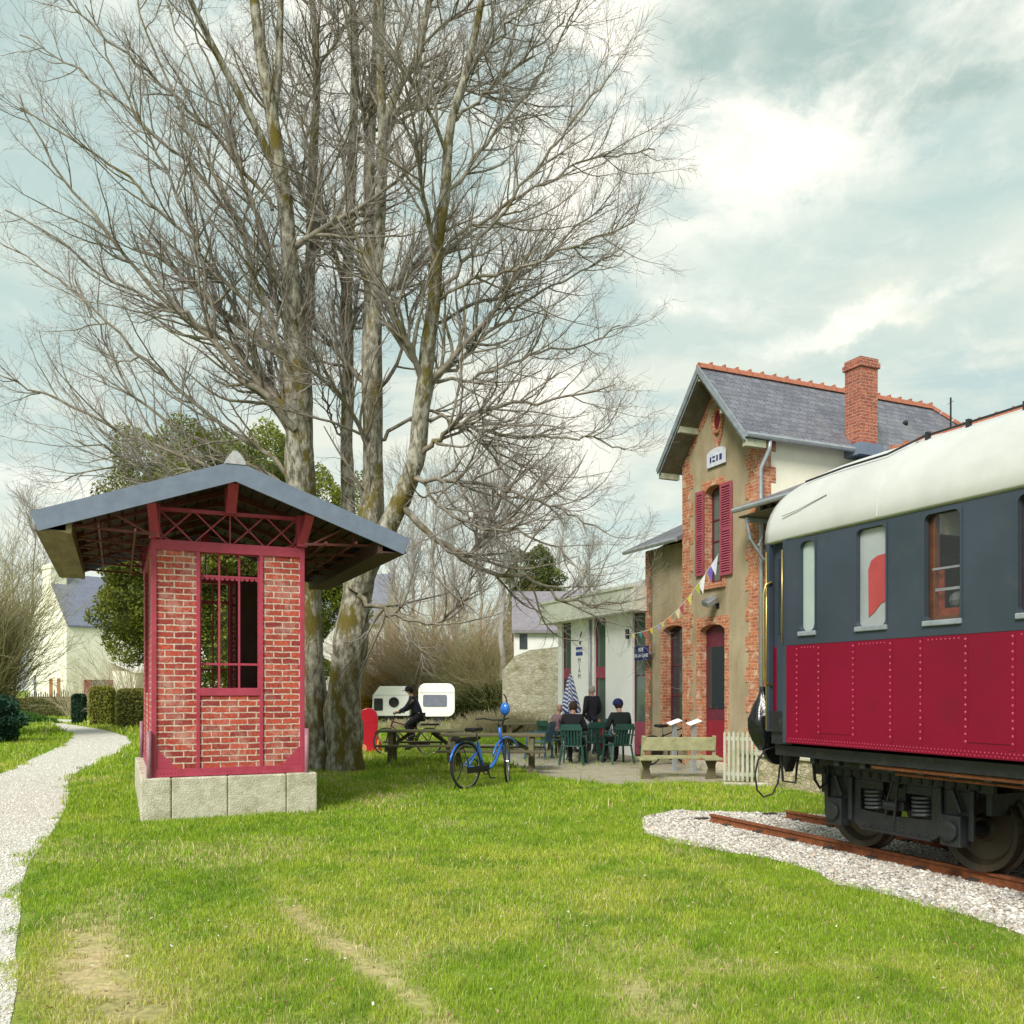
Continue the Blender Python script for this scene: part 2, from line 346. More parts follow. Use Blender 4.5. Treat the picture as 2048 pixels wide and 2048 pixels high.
# ======================= camera, light, sky ================================
cam = bpy.data.cameras.new('camera'); co = bpy.data.objects.new('camera', cam); COL.objects.link(co)
co.location = (0, 0, H); co.rotation_euler = (math.pi/2, 0, 0)
cam.sensor_fit = 'HORIZONTAL'; cam.sensor_width = 36; cam.lens = 36*F/2048; cam.shift_y = (HY-1024)/2048; cam.clip_end = 2000; cam.clip_start = .05
scene.camera = co
SUNDIR = Vector((-.38, -.78, .78)).normalized()
sl = bpy.data.lights.new('sun', 'SUN'); sl.energy = 3.0; sl.angle = math.radians(22); sl.color = (1, .95, .87)
so = bpy.data.objects.new('sun', sl); COL.objects.link(so); so.rotation_euler = (-SUNDIR).to_track_quat('-Z', 'Y').to_euler(); so.location = (-5, -8, 20)
scene.view_settings.view_transform = 'Standard'; scene.view_settings.look = 'None'; scene.view_settings.gamma = 1
scene.view_settings.exposure = 0.54
scene.cycles.max_bounces = 6; scene.cycles.diffuse_bounces = 3; scene.cycles.glossy_bounces = 3; scene.cycles.transparent_max_bounces = 8
scene.render.engine = 'CYCLES'
def make_world():
    w = bpy.data.worlds.new('World'); scene.world = w; w.use_nodes = True; nt = w.node_tree; N, L = nt.nodes, nt.links
    bg = N['Background']
    sky = N.new('ShaderNodeTexSky'); sky.sky_type = 'NISHITA'; sky.sun_disc = False
    sky.sun_elevation = math.asin(SUNDIR.z); sky.sun_rotation = math.atan2(SUNDIR.x, SUNDIR.y)
    tc = N.new('ShaderNodeTexCoord'); nrm = N.new('ShaderNodeVectorMath'); nrm.operation = 'NORMALIZE'; L.new(tc.outputs['Generated'], nrm.inputs[0]); D = nrm.outputs[0]
    def m(op, a, b=None, c=None, clamp=False):
        n = N.new('ShaderNodeMath'); n.operation = op; n.use_clamp = clamp
        for i, q in enumerate((a, b, c)):
            if q is None: continue
            if isinstance(q, (int, float)): n.inputs[i].default_value = q
            else: L.new(q, n.inputs[i])
        return n.outputs[0]
    def mix(f, a, b):
        n = N.new('ShaderNodeMixRGB')
        for i, q in (('Fac', f), ('Color1', a), ('Color2', b)):
            if isinstance(q, tuple): n.inputs[i].default_value = rgb(q)
            elif isinstance(q, (int, float)): n.inputs[i].default_value = q
            else: L.new(q, n.inputs[i])
        return n.outputs[0]
    def rng(v, a, b, c=0., d=1., smooth=True):
        n = N.new('ShaderNodeMapRange'); n.interpolation_type = 'SMOOTHSTEP' if smooth else 'LINEAR'
        L.new(v, n.inputs['Value'])
        for k, q in (('From Min', a), ('From Max', b), ('To Min', c), ('To Max', d)): n.inputs[k].default_value = q
        return n.outputs[0]
    sx = N.new('ShaderNodeSeparateXYZ'); L.new(D, sx.inputs[0]); x, y, z = sx.outputs
    zz = m('ADD', m('MAXIMUM', z, 0.0), .18)
    cb = N.new('ShaderNodeCombineXYZ'); L.new(m('DIVIDE', x, zz), cb.inputs[0]); L.new(m('DIVIDE', y, zz), cb.inputs[1])
    def noise(vec, sc, det=9, rough=.58, dist=.4, off=(0, 0, 0), stretch=(1, 1, 1)):
        mp = N.new('ShaderNodeMapping'); mp.inputs['Location'].default_value = off; mp.inputs['Scale'].default_value = stretch; L.new(vec, mp.inputs[0])
        n = N.new('ShaderNodeTexNoise'); n.inputs['Scale'].default_value = sc; n.inputs['Detail'].default_value = det; n.inputs['Roughness'].default_value = rough; n.inputs['Distortion'].default_value = dist
        L.new(mp.outputs[0], n.inputs['Vector']); return n
    nA = noise(D, 2.6, off=(3.1, 1.7, 0), stretch=(1, 1, 2.4)); nB = noise(D, 5.2, off=(7.3, 2.2, 5), stretch=(1, 1, 1.9), rough=.62); nC = noise(D, 5.5, off=(2, 5, 1), stretch=(1, 1, 3.2), dist=.7)
    nD = noise(D, 9, det=10, rough=.66, dist=.3, off=(4, 1, 7), stretch=(1, 1, 1.8))
    warp = noise(D, 4.5, det=7, off=(9, 3, 4), rough=.62)
    wv = N.new('ShaderNodeVectorMath'); wv.operation = 'MULTIPLY_ADD'; wv.inputs[1].default_value = (.17, .17, .17); L.new(warp.outputs['Color'], wv.inputs[0])
    sb = N.new('ShaderNodeVectorMath'); sb.operation = 'SUBTRACT'; sb.inputs[1].default_value = (.085, .085, .085); L.new(D, sb.inputs[0]); L.new(sb.outputs[0], wv.inputs[2]); DW = wv.outputs[0]
    def blob(px, py, rx, ry, vec):
        # a soft patch of cloud towards one compass bearing / elevation
        t = (px-CX)/F; q = Vector((t, 1, (HY-py)/F)).normalized()
        s = N.new('ShaderNodeVectorMath'); s.operation = 'SUBTRACT'; s.inputs[1].default_value = q; L.new(vec, s.inputs[0])
        k = N.new('ShaderNodeVectorMath'); k.operation = 'MULTIPLY'; k.inputs[1].default_value = (F/rx, F/rx*.6, F/ry); L.new(s.outputs[0], k.inputs[0])
        l = N.new('ShaderNodeVectorMath'); l.operation = 'LENGTH'; L.new(k.outputs[0], l.inputs[0]); return rng(l.outputs['Value'], 1.25, .25)
    def union(lst):
        o = lst[0]
        for q in lst[1:]: o = m('MAXIMUM', o, q)
        return o
    teal, cream, white = (.395, .505, .475), (.60, .625, .55), (.80, .785, .70)
    base = mix(.2, teal, sky.outputs[0])
    scl = N.new('ShaderNodeVectorMath'); scl.operation = 'SCALE'; scl.inputs['Scale'].default_value = .10; L.new(sky.outputs[0], scl.inputs[0])
    base = mix(.12, teal, scl.outputs[0])
    # thin veil of cloud
    veil = m('ADD', m('MULTIPLY', nA.outputs['Fac'], .55), m('MULTIPLY', nC.outputs['Fac'], .45))
    c = mix(rng(veil, .42, .62), base, cream)
    lowband = rng(z, .34, .03)
    c = mix(m('MULTIPLY', lowband, .45), c, (.60, .65, .57))
    brt = union([blob(1500, 300, 330, 170, DW), blob(1240, 130, 260, 230, DW), blob(1900, 60, 260, 130, DW), blob(1420, 545, 230, 55, DW), blob(1860, 570, 190, 38, DW), blob(1690, 625, 260, 34, DW),
                 blob(1150, 420, 90, 300, DW), blob(900, 330, 520, 260, DW), blob(560, 60, 420, 130, DW), blob(330, 1010, 420, 70, DW), blob(1080, 860, 160, 300, DW)])
    wf = m('MULTIPLY', brt, rng(m('ADD', m('ADD', m('MULTIPLY', nB.outputs['Fac'], .4), m('MULTIPLY', nD.outputs['Fac'], .6)), m('MULTIPLY', brt, .10)), .46, .70))
    c = mix(wf, c, white)
    c = mix(m('MULTIPLY', m('MULTIPLY', union([blob(1500, 290, 300, 140, DW), blob(1130, 90, 300, 260, DW)]), rng(nD.outputs['Fac'], .42, .66)), .6), c, (.84, .81, .72))
    tl = union([blob(1700, 450, 420, 90, DW), blob(1330, 640, 330, 60, DW), blob(2000, 330, 170, 190, DW), blob(60, 560, 260, 200, DW), blob(1800, 690, 300, 50, DW)])
    c = mix(m('MULTIPLY', tl, .62), c, (.40, .51, .485))
    dk = union([blob(1430, 70, 130, 75, DW), blob(1650, 45, 170, 65, DW), blob(1820, 110, 130, 60, DW), blob(1920, 180, 90, 45, DW)])
    c = mix(m('MULTIPLY', dk, rng(nB.outputs['Fac'], .40, .62, .15, .95)), c, (.30, .40, .375))
    # fine mottling of cloud texture
    c = mix(m('MULTIPLY', rng(noise(D, 16, det=10, rough=.7, off=(1, 8, 2), stretch=(1, 1, 2)).outputs['Fac'], .5, .75), .25), c, (.78, .77, .69))
    # the ground's haze below the horizon
    c = mix(rng(z, 0.0, -.05), c, (.30, .34, .22))
    L.new(c, bg.inputs['Color']); bg.inputs['Strength'].default_value = 1.0
make_world()

# ======================= ground areas ======================================
def P2(lst): return [G(a, b) for a, b in lst]
ballast_near = [(1283, 1636), (1290, 1668), (1350, 1686), (1448, 1704), (1540, 1718), (1634, 1745), (1672, 1770), (1730, 1782), (1790, 1794), (1850, 1815), (1945, 1835), (2048, 1872)]
ballast_far = [(1690, 1632), (1560, 1627), (1448, 1624), (1350, 1621)]
BAL = P2(ballast_near) + [W(5.35, 2.5)[:2], W(5.1, -4)[:2], W(9.4, -4)[:2], W(9.3, 8.0)[:2]] + P2(ballast_far)
PATH = P2([(105,1447),(130,1447),(167,1453),(215,1461),(264,1477),(262,1490),(235,1508),(190,1530),(159,1540),(137,1560),(138,1604),(108,1659),(57,1727),(42,1775),(40,1840),(30,1900),(38,1960),(20,2048),(0,2300)]) + [(-7.5, 3.0), (-12, 6)] + P2([(-420,1700),(-200,1610),(0,1549),(50,1525),(105,1500),(135,1484),(143,1472),(120,1460)])
PATIO = P2([(1000,1524),(1060,1545),(1102,1556),(1160,1563),(1231,1570),(1300,1567),(1390,1565),(1450,1568),(1515,1570)]) + [W(10.3, 12.6)[:2], W(11.5, 12.6)[:2], W(11.8, 24)[:2], W(9.2, 25)[:2]] + P2([(1030,1500),(1000,1512)])
FAR_PATH = P2([(-60,1434),(60,1436),(150,1440),(300,1446),(300,1450),(150,1447),(60,1443),(-60,1441)])
def inside(poly, x, y):
    ins = np.zeros(x.shape, dtype=bool); n = len(poly)
    for i in range(n):
        x1, y1 = poly[i]; x2, y2 = poly[(i+1) % n]
        if y1 == y2: continue
        c = ((y1 > y) != (y2 > y)) & (x < (x2-x1)*(y-y1)/(y2-y1)+x1); ins ^= c
    return ins
def seg_dist(pts, x, y):
    d = np.full(x.shape, 1e9)
    for (x1, y1), (x2, y2) in zip(pts[:-1], pts[1:]):
        dx, dy = x2-x1, y2-y1; t = np.clip(((x-x1)*dx+(y-y1)*dy)/(dx*dx+dy*dy), 0, 1)
        d = np.minimum(d, np.hypot(x-x1-t*dx, y-y1-t*dy))
    return d
_tab = RNG.random((256, 256))
def vnoise(x, y, sc, off=0.0):
    x = x*sc+off+100; y = y*sc+off*1.7+100; xi = np.floor(x).astype(int); yi = np.floor(y).astype(int); fx = x-xi; fy = y-yi
    fx = fx*fx*(3-2*fx); fy = fy*fy*(3-2*fy); T = lambda a, b: _tab[a % 256, b % 256]
    return (T(xi,yi)*(1-fx)+T(xi+1,yi)*fx)*(1-fy)+(T(xi,yi+1)*(1-fx)+T(xi+1,yi+1)*fx)*fy
def fbm(x, y, sc, off=0.0):
    return (vnoise(x,y,sc,off)*.5+vnoise(x,y,sc*2.1,off+9)*.28+vnoise(x,y,sc*4.3,off+21)*.22)
TR1 = P2([(560,1800),(620,1850),(690,1900),(760,1950),(830,2000),(900,2060),(1050,2200)])
TR2 = P2([(230,1790),(215,1850),(190,1900),(180,1960),(215,2048),(260,2200)])
TR3 = P2([(150,1830),(170,1900),(250,2010),(330,2100)])
def bare(x, y):
    d = np.maximum(0, 1-seg_dist(TR1, x, y)/.15)*.72 + np.maximum(0, 1-seg_dist(TR2, x, y)/.36)*.36 + np.maximum(0, 1-seg_dist(TR3, x, y)/.3)*.4
    n = fbm(x, y, 1.6, 5); near = np.clip((6.6-y)/2.6, 0, 1)
    d = d*np.clip(.15+1.75*fbm(x, y, 6, 3), 0, 1.25) + np.clip((n-.56)*5, 0, 1)*near*.75 + np.clip((fbm(x, y, .55, 40)-.60)*6, 0, 1)*.35
    kx, ky = VU(x, y)
    return np.clip(d, 0, 1)
def make_ground():
    def ax(lo, hi, flo, fhi, st):
        a = list(np.arange(flo, fhi+1e-6, st)); q = flo; s = st
        while q > lo: s *= 1.35; q -= s; a.insert(0, q)
        q = fhi; s = st
        while q < hi: s *= 1.35; q += s; a.append(q)
        return np.array(a)
    xs = ax(-600, 600, -8, 9, .12); ys = ax(-60, 900, 2.5, 20, .12)
    Xg, Yg = np.meshgrid(xs, ys); x, y = Xg.ravel(), Yg.ravel(); n = len(xs)
    b = bare(x, y); f = fbm(x, y, 3, 2)
    soil = np.stack([.40+.16*f, .33+.13*f, .17+.08*f], 1); turf = np.stack([.17+.06*f, .23+.08*f, .04+.015*f], 1)
    col = turf*(1-b[:, None])+soil*b[:, None]
    idx = np.arange(len(x)).reshape(len(ys), n); F4 = np.stack([idx[:-1,:-1].ravel(), idx[:-1,1:].ravel(), idx[1:,1:].ravel(), idx[1:,:-1].ravel()], 1)
    m, nt, bs = _new('turf_soil'); N, L = nt.nodes, nt.links
    a = N.new('ShaderNodeAttribute'); a.attribute_name = 'tint'; tc = N.new('ShaderNodeTexCoord')
    nz = N.new('ShaderNodeTexNoise'); nz.inputs['Scale'].default_value = 22; nz.inputs['Detail'].default_value = 8; nz.inputs['Roughness'].default_value = .75; L.new(tc.outputs['Object'], nz.inputs['Vector'])
    n2 = N.new('ShaderNodeTexNoise'); n2.inputs['Scale'].default_value = .35; n2.inputs['Detail'].default_value = 6; L.new(tc.outputs['Object'], n2.inputs['Vector'])
    mr = N.new('ShaderNodeMapRange'); mr.inputs['From Min'].default_value = .3; mr.inputs['From Max'].default_value = .7; mr.inputs['To Min'].default_value = .55; mr.inputs['To Max'].default_value = 1.5; L.new(nz.outputs['Fac'], mr.inputs['Value'])
    hs = N.new('ShaderNodeHueSaturation'); L.new(a.outputs['Color'], hs.inputs['Color']); L.new(mr.outputs[0], hs.inputs['Value'])
    m2 = N.new('ShaderNodeMapRange'); m2.inputs['From Min'].default_value = .35; m2.inputs['From Max'].default_value = .65; m2.inputs['To Min'].default_value = .48; m2.inputs['To Max'].default_value = .515; L.new(n2.outputs['Fac'], m2.inputs['Value']); L.new(m2.outputs[0], hs.inputs['Hue'])
    L.new(hs.outputs[0], bs.inputs['Base Color']); bs.inputs['Roughness'].default_value = .95; bs.inputs['Specular IOR Level'].default_value = .1
    bp = N.new('ShaderNodeBump'); bp.inputs['Strength'].default_value = .6; bp.inputs['Distance'].default_value = .02; L.new(nz.outputs['Fac'], bp.inputs['Height']); L.new(bp.outputs[0], bs.inputs['Normal'])
    o = mesh_np('ground', np.stack([x, y, np.zeros_like(x)], 1), [F4], m, col=col); tag(o, kind='structure')
make_ground()
def sheet(name, poly, z, m):
    from mathutils.geometry import tessellate_polygon
    vs = [Vector((a, b, z)) for a, b in poly]; fs = tessellate_polygon([vs]); mb = MB(); mb.add([tuple(v) for v in vs], fs)
    o = mb.build(name, m); tag(o, kind='structure'); return o
gravm = voro('ballast_bed', (.46,.43,.38), (.34,.31,.27), (.22,.20,.17), 42, edge=.09, bump=.8)
gravp = voro('path_gravel', (.68,.66,.60), (.58,.56,.50), (.52,.50,.44), 70, edge=.12, bump=.4)
patm = mat('forecourt_grit', (.42, .38, .30), (.30, .285, .20), 7, .95, bump=.7, bscale=90, c3=(.20, .22, .08), s3=1.3, lo3=.52, hi3=.66)
sheet('gravel_bed', BAL, .004, gravm); sheet('path', PATH, .004, gravp); sheet('forecourt', PATIO, .004, patm); sheet('cross_path', FAR_PATH, .008, gravp)

def pebbles(name, poly, dens, size, cols, z=.006, cap=None, keep=None):
    p = np.array(poly); x0, y0 = p.min(0); x1, y1 = p.max(0); y0 = max(y0, 2.6); x1 = min(x1, 14); x0 = max(x0, -14)
    n = int((x1-x0)*(y1-y0)*dens); x = RNG.uniform(x0, x1, n); y = RNG.uniform(y0, y1, n)
    k = inside(poly, x, y) & (np.abs(x) < .62*y+2.2)
    k &= RNG.random(n) < np.clip((9.0/np.maximum(y, 3))**1.2, 0, 1)
    if keep is not None: k &= keep(x, y)
    x, y = x[k], y[k]; n = len(x)
    base = np.array([(1,0,0),(-1,0,0),(0,1,0),(0,-1,0),(0,0,1),(.6,.6,.5),(-.6,.6,.5),(-.6,-.6,.5),(.6,-.6,.5)], float)
    fc = np.array([(0,5,4),(5,2,4),(2,6,4),(6,1,4),(1,7,4),(7,3,4),(3,8,4),(8,0,4),(0,2,5),(2,1,6),(1,3,7),(3,0,8)])
    nb = len(base); V = base[None] * (1+RNG.uniform(-.3, .3, (n, nb, 3))); sc = size*RNG.lognormal(0, .35, n)
    V *= sc[:, None, None]; V[:, :, 0] *= RNG.uniform(.8, 1.4, (n, 1)); V[:, :, 2] *= RNG.uniform(.6, 1.0, (n, 1))
    a = RNG.uniform(0, 6.28, n); c, s = np.cos(a), np.sin(a); tl = RNG.uniform(-.5, .5, n)
    Xr = V[:,:,0]*c[:,None]-V[:,:,1]*s[:,None]; Yr = V[:,:,0]*s[:,None]+V[:,:,1]*c[:,None]; Zr = V[:,:,2]+V[:,:,0]*tl[:,None]*.4
    V = np.stack([Xr+x[:,None], Yr+y[:,None], Zr+z], 2)
    Fc = (fc[None]+(np.arange(n)*nb)[:,None,None]).reshape(-1, 3)
    ci = RNG.integers(0, len(cols), n); cc = np.array(cols)[ci]*RNG.uniform(.75, 1.2, (n, 1)); cc = np.repeat(cc, nb, 0)
    o = mesh_np(name, V.reshape(-1, 3), [Fc], X['stones'], col=cc); return o
gcols = [(.72,.70,.65),(.64,.61,.56),(.58,.55,.50),(.50,.46,.41),(.68,.66,.61),(.38,.35,.30),(.55,.46,.38),(.28,.25,.22),(.46,.44,.43)]
def rail_keep(x, y):
    v, u = VU(x, y); r = (np.abs(v-6.75) < .05) | (np.abs(v-7.82) < .05)
    return ~(r & (u < 9.1))
tag(pebbles('ballast_stones', BAL, 3000, .0112, gcols, keep=rail_keep), 'loose pale ballast stones around the rusty rails', 'gravel', kind='stuff')
tag(pebbles('path_stones', PATH, 2400, .0062, [(.74,.72,.66),(.66,.64,.58),(.60,.57,.51),(.80,.78,.74),(.50,.47,.42)]), 'fine cream gravel scattered on the footpath', 'gravel', kind='stuff')

# ======================= grass =============================================
def make_grass():
    bands = [(3.4, 5.5, 11500, .026, .0032), (5.5, 8, 6400, .029, .0045), (8, 12, 3000, .034, .0068), (12, 18, 1300, .042, .0110), (18, 30, 420, .07, .02), (30, 60, 90, .11, .045)]
    Vs, Fs, Cs = [], [], []; off = 0
    for (ya, yb, dens, hgt, wid) in bands:
        X0 = .60*yb+1.7; n = int(2*X0*(yb-ya)*dens); x = RNG.uniform(-X0, X0, n); y = RNG.uniform(ya, yb, n)
        k = np.abs(x) < .60*y+1.7; x, y = x[k], y[k]
        jx, jy = x+RNG.normal(0, .035, len(x)), y+RNG.normal(0, .035, len(x))
        ex = (fbm(x, y, 2.5, 70)-.5)*.5
        k = ~inside(BAL, jx+ex*.5, jy+ex*.35) & ~inside(PATH, jx+ex*.9, jy+ex*.5) & (~inside(PATIO, jx, jy+ex*.4) | (RNG.random(len(x)) < .05*(fbm(x, y, 1.5, 77) > .52))) & ~inside(FAR_PATH, jx, jy)
        v, u = VU(x, y)
        k &= ~((v > .28) & (v < 2.44) & (u > 11.95) & (u < 15.8)); k &= ~((v > 10.05) & (u < 12.8)); k &= ~((v > 11.5) & (u < 24))
        b = bare(x, y); k &= (RNG.random(len(x)) > b*.5) & (b*1.25 < .22+vnoise(x, y, 15, 8)*1.15)
        x, y, b = x[k], y[k], b[k]; n = len(x)
        cl = fbm(x, y, .9, 11); cl2 = vnoise(x, y, 9, 31); cl3 = fbm(x, y, .33, 55)
        h = hgt*RNG.lognormal(0, .34, n)*(.7+.7*cl2)*(.75+.5*cl); 
        kd = np.hypot(*(np.array(VU(x, y))-np.array([[1.36],[13.9]]))/np.array([[1.25],[2.1]])); h *= 1+.9*np.clip(1.18-kd, 0, .35)
        edge = np.zeros(n)
        w = wid*RNG.uniform(.7, 1.35, n)
        a = RNG.uniform(0, 2*math.pi, n); dx, dy = np.cos(a), np.sin(a); la = RNG.uniform(0, 2*math.pi, n); le = np.abs(RNG.normal(0, .55, n))*h
        lx, ly = np.cos(la)*le, np.sin(la)*le
        V = np.empty((n, 5, 3))
        V[:,0] = np.stack([x-dx*w/2, y-dy*w/2, np.zeros(n)], 1); V[:,1] = np.stack([x+dx*w/2, y+dy*w/2, np.zeros(n)], 1)
        V[:,2] = np.stack([x+dx*w*.4+lx*.35, y+dy*w*.4+ly*.35, h*.6], 1); V[:,3] = np.stack([x-dx*w*.4+lx*.35, y-dy*w*.4+ly*.35, h*.6], 1)
        V[:,4] = np.stack([x+lx, y+ly, h], 1)
        i = off+np.arange(n)[:, None]*5
        Vs.append(V.reshape(-1, 3)); Fs.append(i+np.array([[0,1,2,3]])); Fs.append(i+np.array([[3,2,4]])); off += n*5
        lush = np.array([.29,.43,.034]); yel = np.array([.46,.52,.075]); deep = np.array([.18,.32,.024]); straw = np.array([.68,.58,.33])
        near = np.clip((8.5-y)/5, 0, 1)
        t1 = np.clip((cl3-.42)*2.6+(fbm(x, y, 3.1, 91)-.47)*2.2+near*.42, 0, 1)[:, None]; c = lush*(1-t1)+yel*t1
        t2 = np.clip((.47-fbm(x, y, 2.4, 17))*7, 0, 1)[:, None]*.8; c = c*(1-t2)+deep*t2
        s = (RNG.random(n) < (.05+.24*near*np.clip((cl3-.35)*4, 0, 1)+.6*b))[:, None]; c = np.where(s, straw, c)
        c = c*RNG.uniform(.7, 1.35, (n, 1)); Cs.append(np.repeat(c, 5, 0))
    Fq = np.concatenate([f for f in Fs if f.shape[1] == 4]); Ft = np.concatenate([f for f in Fs if f.shape[1] == 3])
    o = mesh_np('grass', np.concatenate(Vs), [Fq, Ft], X['grass'], col=np.concatenate(Cs)); tag(o, 'short patchy green grass of the lawn', 'grass', kind='stuff')
    print('grass verts', off)
make_grass()
def litter():
    n = 5200; y = RNG.uniform(3.5, 17, n); x = RNG.uniform(-1, 1, n)*.62*y
    k = ~inside(PATH, x, y) & ~inside(PATIO, x, y) & (RNG.random(n) < np.clip(6/y, .1, 1)); v, u = VU(x, y); k &= ~((v > .2) & (v < 2.5) & (u > 11.9) & (u < 15.9)) & ~(v > 10)
    x, y = x[k], y[k]; n = len(x); s = RNG.uniform(.006, .017, n); a = RNG.uniform(0, 6.28, n); z = RNG.uniform(.008, .03, n); t = RNG.uniform(-.6, .6, (n, 2))
    cx = np.array([1, 0, -1, 0]); cy = np.array([0, .55, 0, -.55]); X_ = x[:, None]+s[:, None]*(cx*np.cos(a)[:, None]-cy*np.sin(a)[:, None]); Y_ = y[:, None]+s[:, None]*(cx*np.sin(a)[:, None]+cy*np.cos(a)[:, None]); Z_ = z[:, None]+s[:, None]*(cx*t[:, :1]+cy*t[:, 1:])
    cols = np.array([(.20,.10,.05), (.34,.20,.10), (.12,.07,.04), (.45,.32,.2), (.8,.8,.76)]); c = cols[RNG.choice(5, n, p=[.3,.25,.25,.12,.08])]
    o = mesh_np('fallen_leaves', np.stack([X_, Y_, np.maximum(Z_, .004)], 2).reshape(-1, 3), [np.arange(n*4).reshape(-1, 4)], X['stones'], col=np.repeat(c, 4, 0)); tag(o, 'tiny dead leaves and daisies scattered over the lawn', 'leaves', kind='stuff')
litter()
# ======================= little brick kiosk ================================
def make_kiosk():
    R = thing('brick_kiosk', W(1.345, 13.85), A24, 'small red brick railway kiosk with a wide gable roof on a stone plinth', 'kiosk')
    I = lambda a, b, z: (a, b, z); J = lambda a, b, z: (b, a, z)
    pl = MB(); pl.box(-1.05, 1.07, -1.86, 1.92, 0, .52)
    for y0, y1 in ((-1.895, -1.6), (1.66, 1.955)):
        for x0, x1, e in ((-1.085, -.73, .012), (-.722, -.045, 0), (-.037, .70, 0), (.708, 1.105, .012)):
            pl.box(x0, x1, y0-(e if y0 < 0 else 0), y1+(e if y0 > 0 else 0), -.02, .537 if e else .532)
    for x0, x1 in ((-1.08, -.8), (.8, 1.10)):
        for k in range(4): pl.box(x0, x1, -1.59+k*.81, -1.59+k*.81+.80, -.02, .533)
    pl.build('plinth', [X['plinth']], R, bevel=.018)
    for yf, sgn in ((-1.8, 1), (1.8, -1)):
        w = MB(); ya, yb = sorted((yf, yf+.11*sgn))
        w.wall(I, -.90, -.42, .64, 3.42, ya, yb); w.wall(I, .39, .90, .64, 3.42, ya, yb); w.wall(I, -.40, .37, .64, 1.57, ya, yb)
        w.build('wall', X['kbrick'], R)
        f = MB(); e = .022*sgn; y0, y1 = sorted((yf-e, yf+.13*sgn))
        f.box(-.96, .96, y0, y1, .54, .64); f.box(-.96, .96, y0-.004*0, y1, 3.42, 3.55)
        for x in (-.42, .37): f.box(x, x+.045, y0+.003, y1-.003, .64, 3.42)
        for x in (-.955, .895): f.box(x, x+.06, y0-.002, y1+.002, .5, 3.60)
        f.box(-.375, .37, y0+.006, y1-.006, 1.57, 1.67)
        for s in (-1, 1):
            f.prism([(s*.893, .641), (s*.893, .88), (s*.87, .88), (s*.67, .66), (s*.67, .641)], 'y', yf-.012*sgn, yf-.002*sgn)
            for k in range(5): f.sphere((s*(.68+.045*k), yf-.024*sgn, .59), .009, 6, 4)
        f.build('frame', X['red_iron'], R, bevel=.004)
        g = MB(); ym = yf+.05*sgn
        for x in (-.135, .115): g.box(x-.012, x+.012, ym-.012, ym+.012, 1.67, 3.42)
        for z in (3.12, 1.98): g.box(-.375, .37, ym-.010, ym+.010, z-.014, z+.014)
        g.box(-.375, -.357, ym-.015, ym+.015, 1.67, 3.42); g.box(.352, .37, ym-.015, ym+.015, 1.67, 3.42)
        for k in range(12):
            xc = -.345+k*.0623; pts = [(xc+.027*math.cos(a), 3.107-.035*math.sin(a)) for a in [math.pi*q/6 for q in range(7)]]
            g.prism(pts, 'y', ym-.006, ym+.006)
        g.build('window_bars', X['red_iron'], R)
        q = MB(); y0, y1 = sorted((yf-.0, yf+.06*sgn))
        q.box(-.86, .86, y0, y1, 3.92, 3.965)
        for c in (-.66, -.235, .235, .66):
            for s in (-1, 1): q.bar((c-s*.19, ym, 3.56), (c+s*.19, ym, 3.93), .018, .014, up=(0, 1, 0))
        q.box(-.009, .009, ym-.008, ym+.008, 3.55, 3.93)
        for s in (-1, 1):
            q.box(s*.86-.012, s*.86+.012, ym-.01, ym+.01, 3.55, 3.95)
            for k in range(6):
                a = math.pi/2*k/5; a2 = math.pi/2*(k+1)/5
                if k < 5: q.bar((s*(.85-.12*(1-math.cos(a))*1), ym, 3.56+.14*(1-math.sin(a))), (s*(.85-.12*(1-math.cos(a2))), ym, 3.56+.14*(1-math.sin(a2))), .02, .014, up=(0, 1, 0))
        q.build('lattice', X['red_iron'], R)
        b = MB(); yo = yf-.34*sgn; b.bar((0, yf-.03*sgn, 3.97), (0, yo, 4.30), .13, .12, up=(0, 1, 0))
        b.box(-.07, .07, *sorted((yf-.10*sgn, yf+.02*sgn)), 3.93, 4.26); b.build('bracket', X['red_iron'], R, bevel=.006)
        for s in (-1, 1):
            b = MB(); b.box(s*.92-.065, s*.92+.065, *sorted((yf-.09*sgn, yf+.03*sgn)), 3.56, 3.98 if s else 4)
            b.bar((s*.92, yf-.05*sgn, 3.62), (s*.97, yo, 3.96), .11, .10, up=(0, 1, 0))
            b.build('bracket', X['red_iron'], R, bevel=.006)
    for xf, sgn in ((-.95, 1), (.95, -1)):
        w = MB(); xa, xb = sorted((xf, xf+.10*sgn))
        w.wall(J, -1.68, 1.68, .64, 3.42, xa, xb, [(-1.0, -.1, 1.6, 3.42), (.1, 1.0, 1.6, 3.42)] if sgn < 0 else [(-.75, .75, 1.6, 3.42)])
        w.build('wall', X['kbrick'], R)
        f = MB(); xa, xb = sorted((xf-.018*sgn, xf+.12*sgn))
        for z0, z1 in ((.54, .64), (3.42, 3.55)): f.box(xa, xb, -1.665, 1.665, z0, z1)
        for y in (-.8, .75): f.box(xa+.003, xb-.003, y, y+.05, .64, 3.42)
        f.build('frame', X['red_iron'], R, bevel=.004)
    for x in (-.985, .975):
        for y in (-1.865, 1.865): p = MB(); p.cyl((x, y, .36 if y < 0 else .54), (x, y, 1.13), .03, n=12); p.build('guard_tube', X['pipe'], R, smooth=True)
    # roof
    ye0, ye1 = -2.33, 2.40; xe = 2.235; zt, ze = 4.49, 3.685
    r = MB()
